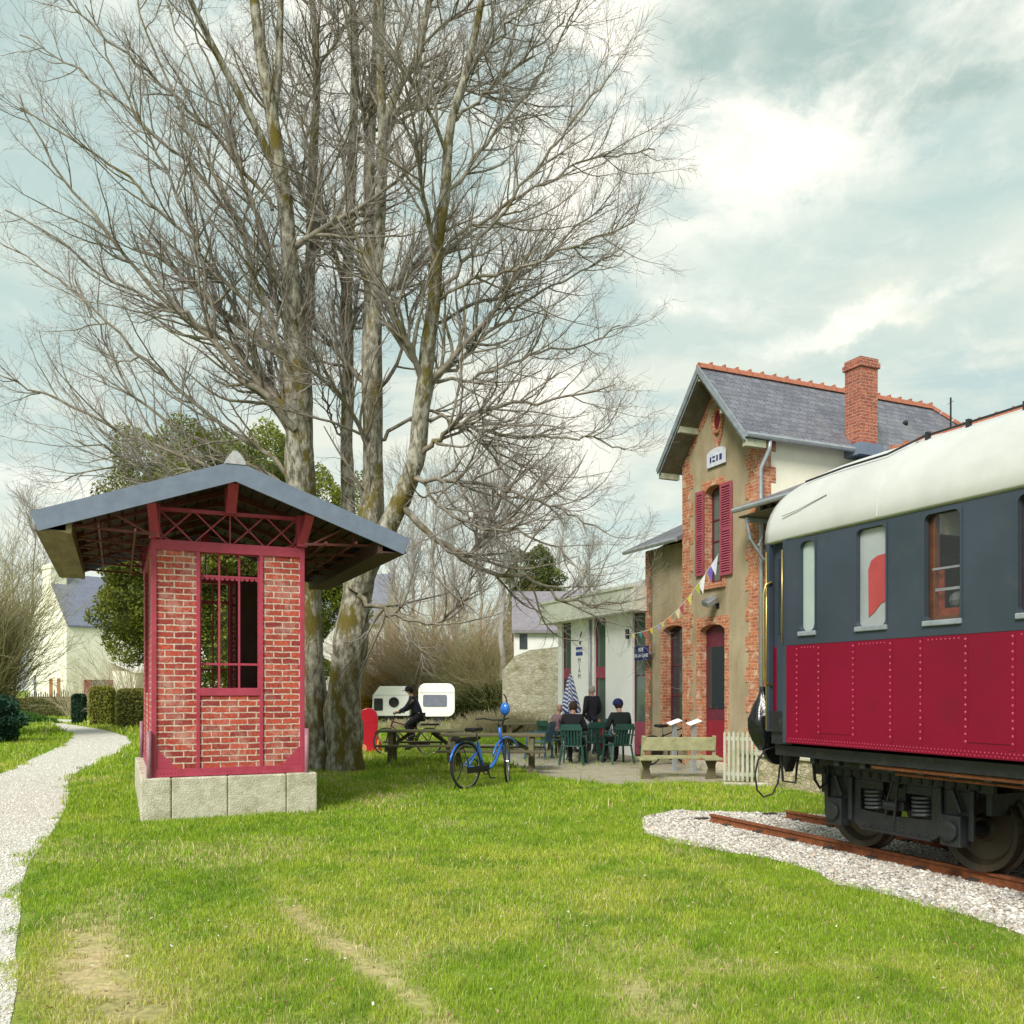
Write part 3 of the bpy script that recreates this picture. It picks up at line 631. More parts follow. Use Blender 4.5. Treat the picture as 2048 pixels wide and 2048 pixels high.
    for s in (-1, 1):
        r.add([(0, ye0, zt), (s*xe, ye0, ze), (s*xe, ye1, ze), (0, ye1, zt), (0, ye0, zt-.045), (s*xe, ye0, ze-.045), (s*xe, ye1, ze-.045), (0, ye1, zt-.045)], [(0,1,2,3),(4,7,6,5),(1,5,6,2),(0,4,5,1),(3,2,6,7)])
    ro = r.build('roof', X['dark_slate'], R)
    fa = MB()
    for yy in (ye0-.03, ye1):
        fa = MB(); fa.prism([(0, zt+.012), (xe+.03, ze+.002), (xe-.055, ze-.215), (0, zt-.245), (-xe+.055, ze-.215), (-xe-.03, ze+.002)], 'y', yy, yy+.03)
        fa.build('fascia', X['fascia'], ro)
    for s in (-1, 1):
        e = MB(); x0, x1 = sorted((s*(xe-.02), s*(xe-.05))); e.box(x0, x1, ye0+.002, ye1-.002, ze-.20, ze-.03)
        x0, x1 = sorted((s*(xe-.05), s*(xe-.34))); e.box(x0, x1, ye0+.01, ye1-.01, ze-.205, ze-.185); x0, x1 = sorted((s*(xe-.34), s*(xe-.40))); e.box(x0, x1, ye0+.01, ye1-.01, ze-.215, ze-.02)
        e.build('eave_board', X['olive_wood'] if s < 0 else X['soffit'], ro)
    u = MB(); u.cur = 0
    for s in (-1, 1):
        for k in range(11):
            t = (k+.5)/11.5; x = s*xe*t*.83; z = zt-(zt-ze)*abs(x)/xe-.075
            u.box(min(x-.07, x+.07), max(x-.07, x+.07), ye0+.01, ye1-.01, z-.012, z+.012, rot=Matrix.Rotation(s*math.atan2(zt-ze, xe), 3, 'Y'))
    u.cur = 1
    for yk in (-2.1, -1.15, -.4, .4, 1.15, 2.1):
        for s in (-1, 1):
            u.bar((0, yk, zt-.14), (s*xe*.9, yk, ze+.02), .05, .07); u.bar((s*.9, yk, 3.56), (s*xe*.86, yk, ze-.08), .03, .03); u.bar((s*.97, yk, 3.55), (s*1.55, yk, 3.87), .025, .025); u.bar((s*1.55, yk, 3.58), (s*1.55, yk, 3.86), .02, .02)
    for s in (-1, 1):
        for x, z in ((1.55, 3.60), (1.15, 3.57), (1.88, 3.53)): u.bar((s*x, ye0+.05, z), (s*x, ye1-.05, z), .025, .03)
    u.build('rafter', [X['soffit'], X['soffit_red']], ro)
    c = MB()
    pts = [(.17*math.cos(a), 4.50+.15*math.sin(a)) for a in [math.pi*k/8 for k in range(9)]]
    c.prism([(-.12, 4.46), (-.12, 4.50), (-.075, 4.57), (-.02, 4.625), (.02, 4.625), (.075, 4.57), (.12, 4.50), (.12, 4.46)], 'y', ye0-.04, ye0+.10)
    for k in range(11): c.prism([(-.11, 4.45), (-.06, 4.53), (0, 4.555), (.06, 4.53), (.11, 4.45)], 'y', ye0+.12+k*.42, ye0+.12+k*.42+.40)
    c.build('ridge_cap', X['cap'], ro)
    fl = MB(); fl.box(-.85, .85, -1.7, 1.7, .5, .545); fl.build('floor', X['plinth'], R)
    # dark sheet standing in for the interior shade of the right half
    ip = MB(); ip.box(.30, .84, .2, .24, .545, 3.4); ip.build('shade_panel', X['soffit'], R)
make_kiosk()

# ======================= station building ==================================
def text_obj(body, size, m, loc, rotz, parent, name='lettering', tilt=math.pi/2, ext=.002, align='CENTER'):
    cu = bpy.data.curves.new(name, 'FONT'); cu.body = body; cu.size = size; cu.extrude = ext; cu.align_x = align; cu.align_y = 'CENTER'; cu.materials.append(m)
    t = bpy.data.objects.new(name, cu); COL.objects.link(t); bpy.context.view_layer.update()
    dg = bpy.context.evaluated_depsgraph_get(); me = bpy.data.meshes.new_from_object(t.evaluated_get(dg)); bpy.data.objects.remove(t)
    o = bpy.data.objects.new(name, me); COL.objects.link(o); o.parent = parent; o.location = loc; o.rotation_euler = (tilt, 0, rotz)
    if not me.materials: me.materials.append(m)
    return o
def window_unit(parent, P, y0, y1, z0, z1, d, frame_m, glass_m, mid=0, bars=(), name='window', fw=.05):
    f = MB()
    def bx(ya, yb, za, zb, da, db):
        vs = [P(a, b, z) for z in (za, zb) for b in (da, db) for a in (ya, yb)]; f.add(vs, [(0,2,3,1),(4,5,7,6),(0,1,5,4),(2,6,7,3),(0,4,6,2),(1,3,7,5)])
    bx(y0, y0+fw, z0, z1, d, d+.05); bx(y1-fw, y1, z0, z1, d, d+.05); bx(y0+fw, y1-fw, z1-fw, z1, d, d+.05); bx(y0+fw, y1-fw, z0, z0+fw*1.4, d, d+.05)
    if mid: bx((y0+y1)/2-.02, (y0+y1)/2+.02, z0+fw, z1-fw, d+.003, d+.047)
    for z in bars: bx(y0+fw, y1-fw, z-.014, z+.014, d+.005, d+.045)
    fo = f.build(name, frame_m, parent)
    g = MB(); g.cur = 0
    vs = [P(a, b, z) for z in (z0+.01, z1-.01) for b in (d+.022, d+.03) for a in (y0+.01, y1-.01)]; g.add(vs, [(0,2,3,1),(4,5,7,6),(0,1,5,4),(2,6,7,3),(0,4,6,2),(1,3,7,5)])
    g.build('pane', glass_m, fo); return fo

SV, SU = 11.35, 15.0
def make_station():
    R = thing('station_house', W(SV, SU), A24, 'tall narrow old station building with ochre render, brick corners and slate gable roof', 'station building')
    F_ = lambda a, b, z: (b, a, z)      # a along the facade (u), b depth (v)
    I = lambda a, b, z: (a, b, z)
    Y = lambda px, py=1000: onv(px, py, SV)[0]-SU
    Z = lambda px, py: onv(px, py, SV)[1]
    hw = 1.25; T = .28
    # openings (outer edge of the brick surrounds)
    dr = (Y(1458), Y(1393), -.05, Z(1425, 1233)); up = (Y(1451), Y(1405), Z(1428, 1166), Z(1428, 958))
    w = MB(); w.wall(F_, -hw, hw, 0, 6.62, 0, T, [dr, up])
    w.prism([(-hw, 6.62), (hw, 6.62), (0, 8.08)], 'x', 0, T)
    wo = w.build('wall', X['stucco'], R); wo['label'] = 'ochre rendered gable front'
    s = MB(); s.box(T, 7.4, -hw, -hw+T, 0, 6.60); s.box(T, 7.4, hw-T, hw, 0, 6.60); s.box(7.12, 7.4, -hw+T, hw-T, 0, 6.6)
    so_ = s.build('wall', X['cream'], R); so_['label'] = 'cream rendered side wall'
    for yy, sg in ((-hw, 1), (hw, -1)):
        q = MB()
        for k in range(22):
            z0 = k*.30; wd = .27 if k % 2 else .37; wd2 = .42 if k % 2 else .30
            a, b = sorted((yy-.014*sg, yy+wd*sg)); q.box(-.014, .08, a, b, z0, z0+.30)
            a, b = sorted((yy-.013*sg, yy+.08*sg)); q.box(.08, wd2, a, b, z0, z0+.30)
        s_ = -sg      # brick edging up the gable
        for k in range(7):
            t0, t1 = k/7, (k+1)/7; y0 = hw*(1-t0)*s_; z0 = 6.62+1.46*t0-.02; wd = .16 if k % 2 else .24
            q.prism([(y0, z0), (hw*(1-t1)*s_, 6.62+1.46*t1-.02), (hw*(1-t1)*s_, 6.62+1.46*t1-.02-wd), (y0, z0-wd)], 'x', -.012, .05)
        q.build('quoin', X['sbrick'], R)
    for o, rise in ((dr, .12), (up, .12)):
        m = MB(); m.arch_ring(F_, o[0], o[1], o[2], o[3], .13 if o is dr else .10, rise, -.012, T+.01); m.build('window_surround' if o is up else 'door_surround', X['sbrick'], R)
    d = MB(); d.box(.16, .22, dr[0]+.12, dr[1]-.12, .0, dr[3]-.1); dd = d.build('door', X['wine'], R)
    g = MB(); g.box(.148, .16, dr[0]+.22, dr[1]-.22, 1.25, 2.55); g.build('pane', X['glass'], dd)
    l = MB(); l.box(.135, .16, dr[0]+.17, dr[1]-.17, .1, 1.0); l.sphere((.12, dr[0]+.2, 1.05), .03); l.build('lower_panel', X['doorred'], dd)
    st = MB(); st.box(-.30, .16, dr[0]+.05, dr[1]-.05, 0, .14); st.build('doorstep', X['plinth'], R, bevel=.01)
    window_unit(R, F_, up[0]+.1, up[1]-.1, up[2], up[3]-.14, .17, X['wine'], X['glassg'], mid=1, bars=(up[2]+.45, up[2]+.9, up[2]+1.35))
    sl_ = MB(); sl_.box(-.06, T, up[0]-.02, up[1]+.02, up[2]-.12, up[2]-.002); sl_.build('sill', X['sbrick'], R, bevel=.008)
    # louvred shutters folded back beside the upper window
    for (pa, pb, tz, bz) in ((1395, 1411, 984, 1152), (1444, 1467, 965, 1150)):
        a, b = sorted((Y(pa), Y(pb))); z1 = Z((pa+pb)/2, tz); z0 = Z((pa+pb)/2, bz); sh = MB()
        sh.box(-.062, -.026, a, a+.05, z0, z1); sh.box(-.062, -.026, b-.05, b, z0, z1)
        for z in (z0, (z0+z1)/2-.03, z1-.07): sh.box(-.060, -.028, a+.05, b-.05, z, z+.07)
        n = 34
        for k in range(n):
            z = z0+.09+(z1-z0-.18)*k/n; sh.box(-.056, -.034, a+.05, b-.05, z, z+.035, rot=Matrix.Rotation(.6, 3, 'Y'))
        sh.build('shutter', X['shutter'], R)
    # blind oculus with drop ornament
    oc = MB(); yc, zc = 0.0, Z(1433, 843)
    oc.tube([(-.02, yc+.15*math.cos(a), zc+.24*math.sin(a)) for a in [2*math.pi*k/24 for k in range(24)]], .045, 6, closed=True)
    for s_ in (-1, 1): oc.tube([(-.02, yc+s_*.15, zc-.1), (-.02, yc+s_*.10, zc-.32), (-.02, yc+s_*.02, zc-.52), (-.02, yc, zc-.78)], .028, 6)
    oc.build('oculus_moulding', X['sbrick'], R)
    ob = MB(); ob.tube([(-.008, yc, zc), (-.004, yc, zc)], .001, 3); ob.prism([(yc+.13*math.cos(a), zc+.22*math.sin(a)) for a in [2*math.pi*k/24 for k in range(24)]], 'x', -.010, -.004); ob.build('oculus_plate', X['doorred'], R)
    # roof (slate gable, hipped at the far end)
    he = 1.46; zr, ze = 8.27, 6.55; xf = -.50
    rf = MB(); th = .09
    A = [(xf, 0, zr), (6.05, 0, zr)]; 
    for s_ in (-1, 1):
        p = [(xf, s_*he, ze), (7.75, s_*he, ze), (6.05, 0, zr), (xf, 0, zr)]
        rf.add(p+[(a, b, c-th) for a, b, c in p], [(0,1,2,3),(4,7,6,5),(0,4,5,1),(3,7,4,0)])
    rf.add([(7.75, -he, ze), (7.75, he, ze), (6.05, 0, zr)], [(0,1,2)])
    ro = rf.build('roof', X['slate'], R)
    ba = MB()
    for s_ in (-1, 1):
        ba.prism([(0, zr+.01), (s_*(he+.02), ze-.02), (s_*(he+.02), ze-.17), (0, zr-.16)], 'x', xf-.03, xf)
        ba.prism([(0, zr-.17), (s_*(he-.02), ze-.16), (s_*(he-.02), ze-.20), (0, zr-.22)], 'x', xf, -.001)
    ba.build('bargeboard', X['bargeboard'], ro)
    for s_ in (-1, 1):
        for t in (.0, .5, .98):
            if t == 0 and s_ > 0: continue
            pb = MB(); y = s_*he*t; z = zr-(zr-ze)*t-.24; a, b = sorted((y-.05, y+.05)); pb.box(xf+.02, -.002, a, b, z-.07, z+.07); pb.build('purlin_end', X['pale_beam'], ro)
    ud = MB()
    for s_ in (-1, 1): ud.add([(xf+.003, 0, zr-.235), (-.003, 0, zr-.235), (-.003, s_*(he-.03), ze-.215), (xf+.003, s_*(he-.03), ze-.215)], [(0,1,2,3)])
    ud.build('soffit', X['underside'], ro)
    rt = MB()
    for k in range(20):
        x0 = xf+k*.33; rt.prism([(-.10, zr-.06), (-.07, zr+.035), (0, zr+.075), (.07, zr+.035), (.10, zr-.06)], 'x', x0, x0+.31); rt.box(x0+.29, x0+.325, -.05, .05, zr+.05, zr+.105)
    for s_ in (-1, 1):
        for k in range(9):
            a = Vector((6.05, 0, zr+.02)).lerp(Vector((7.75, s_*he, ze+.02)), k/9); b = Vector((6.05, 0, zr+.02)).lerp(Vector((7.75, s_*he, ze+.02)), (k+.9)/9); rt.bar(a, b, .14, .07)
    rt.build('ridge_tiles', X['tile'], ro)
    for s_ in (-1, 1): gu = MB(); gu.tube([(xf, s_*(he+.05), ze-.07), (7.75, s_*(he+.05), ze-.07)], .055, 8); gu.build('gutter', X['zinc'], ro)
    dp = MB(); dp.tube([(.08, -he-.03, ze-.1), (.08, -he-.02, ze-.28), (.02, -hw-.05, ze-.62), (.02, -hw-.05, 5.3), (.02, -hw-.05, 0.3)], .042, 10); dp.build('downpipe', X['zinc'], R, smooth=True)
    for (x, t) in ((4.55, .45), (5.0, .62)): hk = MB(); z = zr-(zr-ze)*t; hk.sphere((x, -he*t, z+.04), .06, 8, 5); hk.build('roof_vent', X['black'], ro)
    ch = MB(); ch.box(2.25, 2.72, -1.62, -1.20, 6.4, 8.14); ch.box(2.215, 2.755, -1.655, -1.165, 8.14, 8.25); ch.box(2.24, 2.73, -1.63, -1.19, 8.25, 8.34)
    co_ = ch.build('chimney', X['cbrick'], ro, bevel=.006)
    fl = MB(); fl.box(2.18, 2.80, -1.68, -1.12, 6.36, 6.60); fl.build('flashing', X['fascia'], co_)
    # ---- low left wing
    x0 = .28; yl = hw; yr = onv(1292, 1300, SV+x0)[0]-SU
    YW = lambda px: onv(px, 1300, SV+x0)[0]-SU; ZW = lambda px, py: onv(px, py, SV+x0)[1]
    wi = (YW(1374), YW(1322), -.05 if False else ZW(1340, 1452), ZW(1345, 1238))
    wi = (max(wi[0], hw+.02), wi[1], wi[2], wi[3])
    lw = MB(); lw.wall(F_, hw, yr, 0, 4.98, x0, x0+T, [wi]); lw.box(x0, 6.6, yr-T, yr, 0, 4.9)
    lw.prism([(x0, 4.9), (6.5, 4.9), (3.3, 6.5)], 'y', yr-T, yr)
    lo = lw.build('wall', X['stucco'], R); lo['label'] = 'lower wing front'
    m = MB(); m.arch_ring(F_, wi[0], wi[1], wi[2], wi[3], .12, .10, x0-.012, x0+T+.01, sill=.08); m.build('window_surround', X['sbrick'], R)
    window_unit(R, F_, wi[0]+.12, wi[1]-.12, wi[2]+.06, wi[3]-.14, x0+.19, X['wine'], X['glass'], mid=0, bars=(wi[2]+.7, wi[2]+1.4))
    qq = MB()
    for k in range(16):
        z0 = k*.31; wd = .13 if k % 2 else .22; qq.box(x0-.012, x0+.05, yr-wd, yr+.011, z0, z0+.31)
    qq.build('quoin', X['sbrick'], R)
    def wing_roof(ya, yb, xe, ze_, nm):
        xr, zr_ = 3.25, 6.58; r = MB(); th = .10
        p = [(xe, ya, ze_), (xe, yb, ze_), (xr, yb, zr_), (xr, ya, zr_)]; r.add(p+[(a, b, c-th) for a, b, c in p], [(0,1,2,3),(4,7,6,5),(0,4,5,1),(0,3,7,4),(1,5,6,2)])
        p = [(xr, ya, zr_), (xr, yb, zr_), (6.9, yb, 4.98), (6.9, ya, 4.98)]; r.add(p+[(a, b, c-th) for a, b, c in p], [(0,1,2,3),(4,7,6,5),(2,3,7,6),(0,3,7,4),(1,5,6,2)])
        o = r.build('roof', X['slate'], R); o['label'] = nm
        t = MB(); n = int((yb-ya)/.34)
        for k in range(n): t.prism([(xr-.1, zr_-.05), (xr-.07, zr_+.04), (xr, zr_+.08), (xr+.07, zr_+.04), (xr+.1, zr_-.05)], 'y', ya+k*.34, ya+k*.34+.32); t.box(xr-.05, xr+.05, ya+k*.34+.3, ya+k*.34+.335, zr_+.05, zr_+.11)
        t.build('ridge_tiles', X['tile'], o); gg = MB(); gg.tube([(xe-.04, ya, ze_-.06), (xe-.04, yb, ze_-.06)], .05, 8); gg.build('gutter', X['zinc'], o)
        return o
    wing_roof(hw+.002, yr+.25, -.15, 5.0, 'small slate roof of the low left wing')
    wing_roof(-11, -hw-.002, -.57, 5.12, 'long slate roof behind the carriage')
    rw = MB(); ops = [(-10+k*2.4, -9.1+k*2.4, 1.1, 3.0) for k in range(4)]
    rw.wall(F_, -11, -hw, 0, 5.2, x0, x0+T, ops); rw.box(x0+T, 6.6, -11, -11+T, 0, 4.9); rw.box(6.32, 6.6, -11+T, yr-T, 0, 4.9)
    rwo = rw.build('wall', X['stucco'], R); rwo['label'] = 'platform side wall behind the carriage'
    for o in ops: window_unit(R, F_, o[0], o[1], o[2], o[3], x0+.18, X['wine'], X['glass'], mid=1, bars=(2.0,))
    so2 = MB(); so2.box(-.52, x0, -11, -hw-.06, 4.92, 4.95); so2.build('soffit', X['underside'], R)
    for yb_ in (-hw-.25, -3.2, -5.2):
        b = MB(); b.bar((-.5, yb_, 4.86), (x0, yb_, 4.86), .06, .08); b.tube([(-.48, yb_, 4.82), (-.40, yb_, 4.5), (-.1, yb_, 4.15), (x0, yb_, 3.95)], .03, 6); b.tube([(-.1, yb_, 4.83), (-.12, yb_, 4.55), (-.2, yb_, 4.38)], .022, 6); b.bar((x0-.03, yb_, 3.9), (x0-.03, yb_, 4.85), .05, .05); b.build('bracket', X['bargeboard'], R)
    # antenna mast seen above the far slope
    an = MB(); a = VU(*WD(1901, 880, 24)[:2]); ax_, ay_ = a[0]-SV, a[1]-SU; an.cyl((5.6, -.95, 7.0), (5.6, -.95, 8.15), .02, n=6); an.bar((5.5, -1.1, 8.02), (5.8, -.7, 8.10), .008); an.build('antenna', X['black'], ro)
    # enamel plate
    sp = thing('station_plate', W(SV-.03, SU+.02, Z(1433, 918)), A24, 'small white enamel plate with blue marks high on the ochre gable', 'sign')
    pm = MB(); pts = [(-.31, -.15), (.31, -.15), (.31, .12)] + [(.31*math.cos(a), .12+.10*math.sin(a)) for a in [math.pi*k/8 for k in range(1, 8)]] + [(-.31, .12)]
    pm.prism(pts, 'x', -.02, .0); pm.build('plate', X['plate'], sp)
    mk = MB()
    for a, b, c, dd_ in ((-.20, -.12, -.06, .06), (-.07, -.02, -.06, .06), (.03, .11, -.06, -.02), (.03, .11, .02, .06), (.15, .2, -.06, .06)): mk.box(-.026, -.0205, a, b, c, dd_)
    mk.build('mark', X['navy'], sp)
    # floodlight
    u_, z_ = onv(1420, 1203, SV-.2); fl = thing('floodlight', W(SV-.001, u_, z_), A24, 'grey box floodlight tilted on the gable wall between upper window and door', 'lamp')
    b = MB(); b.box(-.34, -.06, -.10, .10, -.06, .06, rot=Matrix.Rotation(-.5, 3, 'Y') @ Matrix.Rotation(.35, 3, 'X')); b.build('housing', X['zinc'], fl, bevel=.01)
    b = MB(); b.bar((0, 0, -.08), (-.15, 0, -.02), .03); b.box(-.012, 0, -.05, .05, -.14, -.02); b.build('arm', X['black'], fl)
make_station()

# ======================= white annex =======================================
AV = 11.68
def make_annex():
    u0 = 18.12; R = thing('white_annex', W(AV, u0), A24, 'low white flat-roofed annex with tall narrow windows left of the station', 'annex')
    F_ = lambda a, b, z: (b, a, z)
    Y = lambda px: onv(px, 1300, AV)[0]-u0; Z = lambda px, py: onv(px, py, AV)[1]
    def seg(a, b): return tuple(sorted((Y(a), Y(b))))
    w = MB(); top = 3.56
    for a, b in ((1116, 1124), (1142, 1188), (1211, 1265)):
        s = seg(a, b); w.box(0, .22, s[0], s[1], 0, top)
    w.box(.22, 7, seg(1116, 1124)[1]-.2, seg(1116, 1124)[1], 0, top); w.box(6.8, 7, 0, seg(1116, 1124)[1]-.2, 0, top)
    w.build('wall', X['white'], R)
    for i, (a, b) in enumerate(((1124, 1142), (1188, 1211), (1265, 1291))):
        s = seg(a, b); s = (max(s[0], .0), s[1]); fm = X['shutter'] if i else X['wine']
        window_unit(R, F_, s[0], s[1], .02, top, .06, X['wine'] if i != 1 else X['doorred'], X['glassg'], bars=(2.0,), fw=.045)
        p = MB(); p.box(.05, .10, s[0]+.03, s[1]-.03, *((.05, .85) if i == 2 else (1.95, 2.25))); p.build('panel', X['shutter'], R)
    f = MB(); yl = seg(1116, 1124)[1]+.35; f.box(-.42, 7.2, .02, yl, top-.02, 4.14); f.box(-.46, -.42, .02, yl+.02, 4.10, 4.18); fo = f.build('roof', X['whitetrim'], R, bevel=.01)
    f2 = MB(); f2.box(.5, 6.8, .1, yl-1.0, 4.14, 4.42); f2.build('roof_upstand', X['greyhouse'], fo)
    d = MB(); y = Y(1183); d.cyl((-.05, y, .1), (-.05, y, top-.03), .038, n=8); d.build('downpipe', X['zinc'], R, smooth=True)
    # painted writing on the wall
    yc = Y(1159); 
    def ZZ(py): return Z(1160, py)
    lg = MB(); lg.box(-.008, -.001, yc-.16, yc+.20, ZZ(1299), ZZ(1294)); lg.box(-.008, -.001, yc-.18, yc+.20, ZZ(1311), ZZ(1304)); lg.build('painted_band', X['blue'], R)
    lg = MB(); lg.box(-.006, -.001, yc-.17, yc+.19, ZZ(1304), ZZ(1299)); lg.build('painted_band', X['plate'], R)
    bk = MB(); bk.bar((-.01, yc-.06, ZZ(1274)), (-.01, yc-.14, ZZ(1264)), .035, .01); bk.build('painted_mark', X['black'], R); bk = MB(); bk.sphere((-.008, yc-.04, ZZ(1286)), .045, 8, 5, sc=(.2, 1, 1.3)); bk.build('painted_mark', X['black'], R)
    for ch, py in (('M', 1321), ('I', 1331), ('A', 1341), ('M', 1353)): text_obj(ch, .20, X['greytext'], (-.006, yc, ZZ(py)), -math.pi/2, R)
    # blue street sign fixed to a post by the corner
    u_, z_ = onv(1283, 1306, AV-.25); s = thing('street_sign', W(AV-.25, u_, z_), A24, 'navy blue street name sign with white letters on the brick corner by the annex', 'sign')
    b = MB(); b.box(-.012, .012, -.31, .31, -.17, .17); b.build('plate', X['navy'], s, bevel=.004)
    for y in (-.26, .26): b = MB(); b.bar((.012, y, 0), (.24, y, 0), .02); b.build('bracket', X['zinc'], s)
    text_obj('RUE', .13, X['whitetext'], (-.016, 0, .075), -math.pi/2, s); text_obj('DE LA GARE', .115, X['whitetext'], (-.016, 0, -.065), -math.pi/2, s)
    u_, z_ = onv(1256, 1268, AV-.1); s = thing('wall_lamp', W(AV, u_, z_), A24, 'small black lamp on the white wall beside the right window strip', 'lamp')
    b = MB(); b.cyl((-.12, 0, -.12), (-.12, 0, .12), .05, n=10); b.build('lamp_body', X['black'], s); b = MB(); b.bar((0, 0, 0), (-.1, 0, 0), .03); b.build('arm', X['black'], s)
make_annex()

# ======================= platform ==========================================
def make_platform():
    m = MB(); m.box(10.12-SV, 11.62-SV, -11, 12.75-SU, 0, .50); o = m.build('platform', X['rubble'], loc=W(SV, SU), rz=A24); tag(o, kind='structure')
    m = MB(); m.box(10.07-SV, 11.62-SV, -11, 12.80-SU, .50, .56); o = m.build('platform_edge', X['plinth'], loc=W(SV, SU), rz=A24, bevel=.015); tag(o, kind='structure')
make_platform()

# ======================= railway carriage ==================================
TV, TU = 7.275, 3.0
def rrect(y0, y1, z0, z1, r, n=5):
    pts = []
    for cy, cz, a0 in ((y1-r, z1-r, 0), (y0+r, z1-r, 90), (y0+r, z0+r, 180), (y1-r, z0+r, 270)):
        for k in range(n+1): a = math.radians(a0+90*k/n); pts.append((cy+r*math.cos(a), cz+r*math.sin(a)))
    return pts
def make_carriage():
    R = thing('railway_carriage', W(TV, TU), A24, 'old crimson and charcoal railway carriage with white roof and riveted sides', 'railway carriage')
    J = lambda a, b, z: (b, a, z)
    hs = 1.375; ya, yb = -9.0, 6.74-TU; zb, zm, zt = 1.135, 2.075, 3.14
    wins = [(6.350, 6.555, 1), (5.52, 5.85, 2), (4.80, 5.135, 3)] + [(4.0-k*.80, 4.33-k*.80, 4) for k in range(9)]
    wins = [(a-TU, b-TU, k) for a, b, k in wins]; wz0, wz1 = 2.185, 3.045
    for sx in (-1, 1):
        xo, xi = sx*hs, sx*(hs-.06)
        lo = MB(); lo.wall(J, ya, yb, zb, zm, xo, xi)
        # cover strips and rivets belong to the riveted plating
        def riv(y, z, r=.011):
            lo.cur = 1; lo.sphere((xo, y, z), r, 6, 4, sc=(.6, 1, 1)); lo.cur = 0
        if sx < 0:
            rows = []
            for a, b, k in wins:
                for y in (a-.04, b+.04):
                    rows.append(y)
                    lo.box(xo-.002, xo, y-.022, y+.022, zb+.07, zm-.01)
                    n = 15
                    for i in range(n): riv(y, zb+.12+(zm-zb-.16)*i/(n-1))
                for i in range(int((b-a)/.04)): riv(a+.02+i*.04, zm-.03, .0075)
            lo.box(xo-.003, xo, ya, yb, zb+.005, zb+.065)
            for i in range(int((yb-ya)/.034)):
                if ya+i*.034 > -1.5: riv(ya+.02+i*.034, zb+.046, .0085); riv(ya+.037+i*.034, zb+.020, .008)
            for i, (a, b, k) in enumerate(wins[:6]):
                if i % 2 == 0: lo.box(xo-.006, xo, a-.42, a-.06, zb+.115, zb+.127)
        l = lo.build('lower_panel', [X['crimson'], X['rivet']], R)
        upm = MB(); upm.wall(J, ya, yb, zm, zt, xo, xi, [(a, b, wz0, wz1) for a, b, k in wins])
        if sx < 0:
            upm.box(xo-.004, xo, ya, yb, zt-.05, zt-.005); upm.box(xo-.004, xo, ya, yb, zm+.0, zm+.045)
            for i in range(int((yb+1.5)/.05)): upm.sphere((xo-.004, yb-.03-i*.05, zt-.028), .006, 6, 4, sc=(.5, 1, 1))
            for a, b, k in wins[:6]:
                for y in (a-.045, b+.045):
                    for i in range(17): upm.sphere((xo, y, zm+.08+i*.06), .0055, 6, 4, sc=(.5, 1, 1))
        upm.build('upper_panel', X['charcoal'], R)
        for a, b, k in wins:
            fr = MB(); P = rrect(a+.003, b-.003, wz0+.006, wz1-.003, .055 if k > 1 else .075); n = len(P)
            Q = []
            yc, zc = (a+b)/2, (wz0+wz1)/2
            for (y, z) in P:
                dy, dz = y-yc, z-zc; sc = min(((b-a)/2+.018)/max(abs(dy), 1e-6), ((wz1-wz0)/2+.018)/max(abs(dz), 1e-6)); Q.append((min(max(y+(.06 if dy > 0 else -.06), a-.014), b+.014), min(max(z+(.06 if dz > 0 else -.06), wz0-.014), wz1+.014)))
            x1, x2 = xo-sx*-.008, xo-sx*.05
            vs = [(x1, y, z) for y, z in P]+[(x1, y, z) for y, z in Q]+[(x2, y, z) for y, z in P]
            fs = [(i, (i+1) % n, n+(i+1) % n, n+i) for i in range(n)]+[(i, (i+1) % n, 2*n+(i+1) % n, 2*n+i) for i in range(n)]
            fr.add(vs, fs)
            wo = fr.build('window', X['charcoal'], R)
            si = MB(); si.box(*sorted((xo-sx*.01, xo+sx*.022)), a-.012, b+.012, wz0-.032, wz0+.012); si.build('sill', X['bargeboard'], wo, bevel=.008)
            gm = X['frost2'] if k == 2 else X['frost'] if k == 1 else X['glass']
            g = MB(); xg = xo-sx*.040; g.box(*sorted((xg, xg-sx*.006)), a+.005, b-.005, wz0+.005, wz1-.005); g.build('pane', X['tglass'] if k > 2 else gm, wo)
            if k > 2 and sx < 0:
                wf = MB(); xq = xo+.055
                wf.box(xq, xq+.05, b-.055, b+.0, wz0, wz1); wf.box(xq, xq+.04, a, b-.055, wz0, wz0+.05); wf.build('wood_frame', X['wood'], wo)
                br = MB(); br.box(xo+.050, xo+.058, a+.01, b-.06, 2.43, 2.452); br.build('guard_bar', X['whitetext'], wo); br = MB(); br.box(xo+.050, xo+.058, a+.01, b-.03, 2.60, 2.617); br.build('guard_bar', X['whitetext'], wo); vl = MB(); vl.box(xo+.10, xo+.115, a+.01, b-.03, wz0+.02, wz0+.11); vl.box(xo+.10, xo+.112, b-.10, b-.03, wz0+.10, 2.6); vl.build('curtain', X['curtain'], wo)
            if k == 2:
                cu = MB(); cu.prism([(a+.008, wz0+.22), (a+.09, wz0+.20), (a+.16, wz0+.13), (a+.225, wz0+.09), (a+.23, wz0+.50), (a+.20, wz0+.575), (a+.13, wz0+.61), (a+.008, wz0+.62)], 'x', xo+.034, xo+.038); cu.build('red_blind', X['redcurtain'], wo)
    # roof
    ro = MB(); n = 28; ye = 7.08-TU; base = []
    for k in range(n+1):
        th = math.pi*k/n; base.append((-(hs+.025)*math.copysign(abs(math.cos(th))**.90, math.cos(th)), 3.115+.855*math.sin(th)**.90))
    ys = [ya, -5, -2, 0, 1, 2, 3, 3.4, 3.65, 3.82, 3.93, 4.0, ye]; 
    rings = []
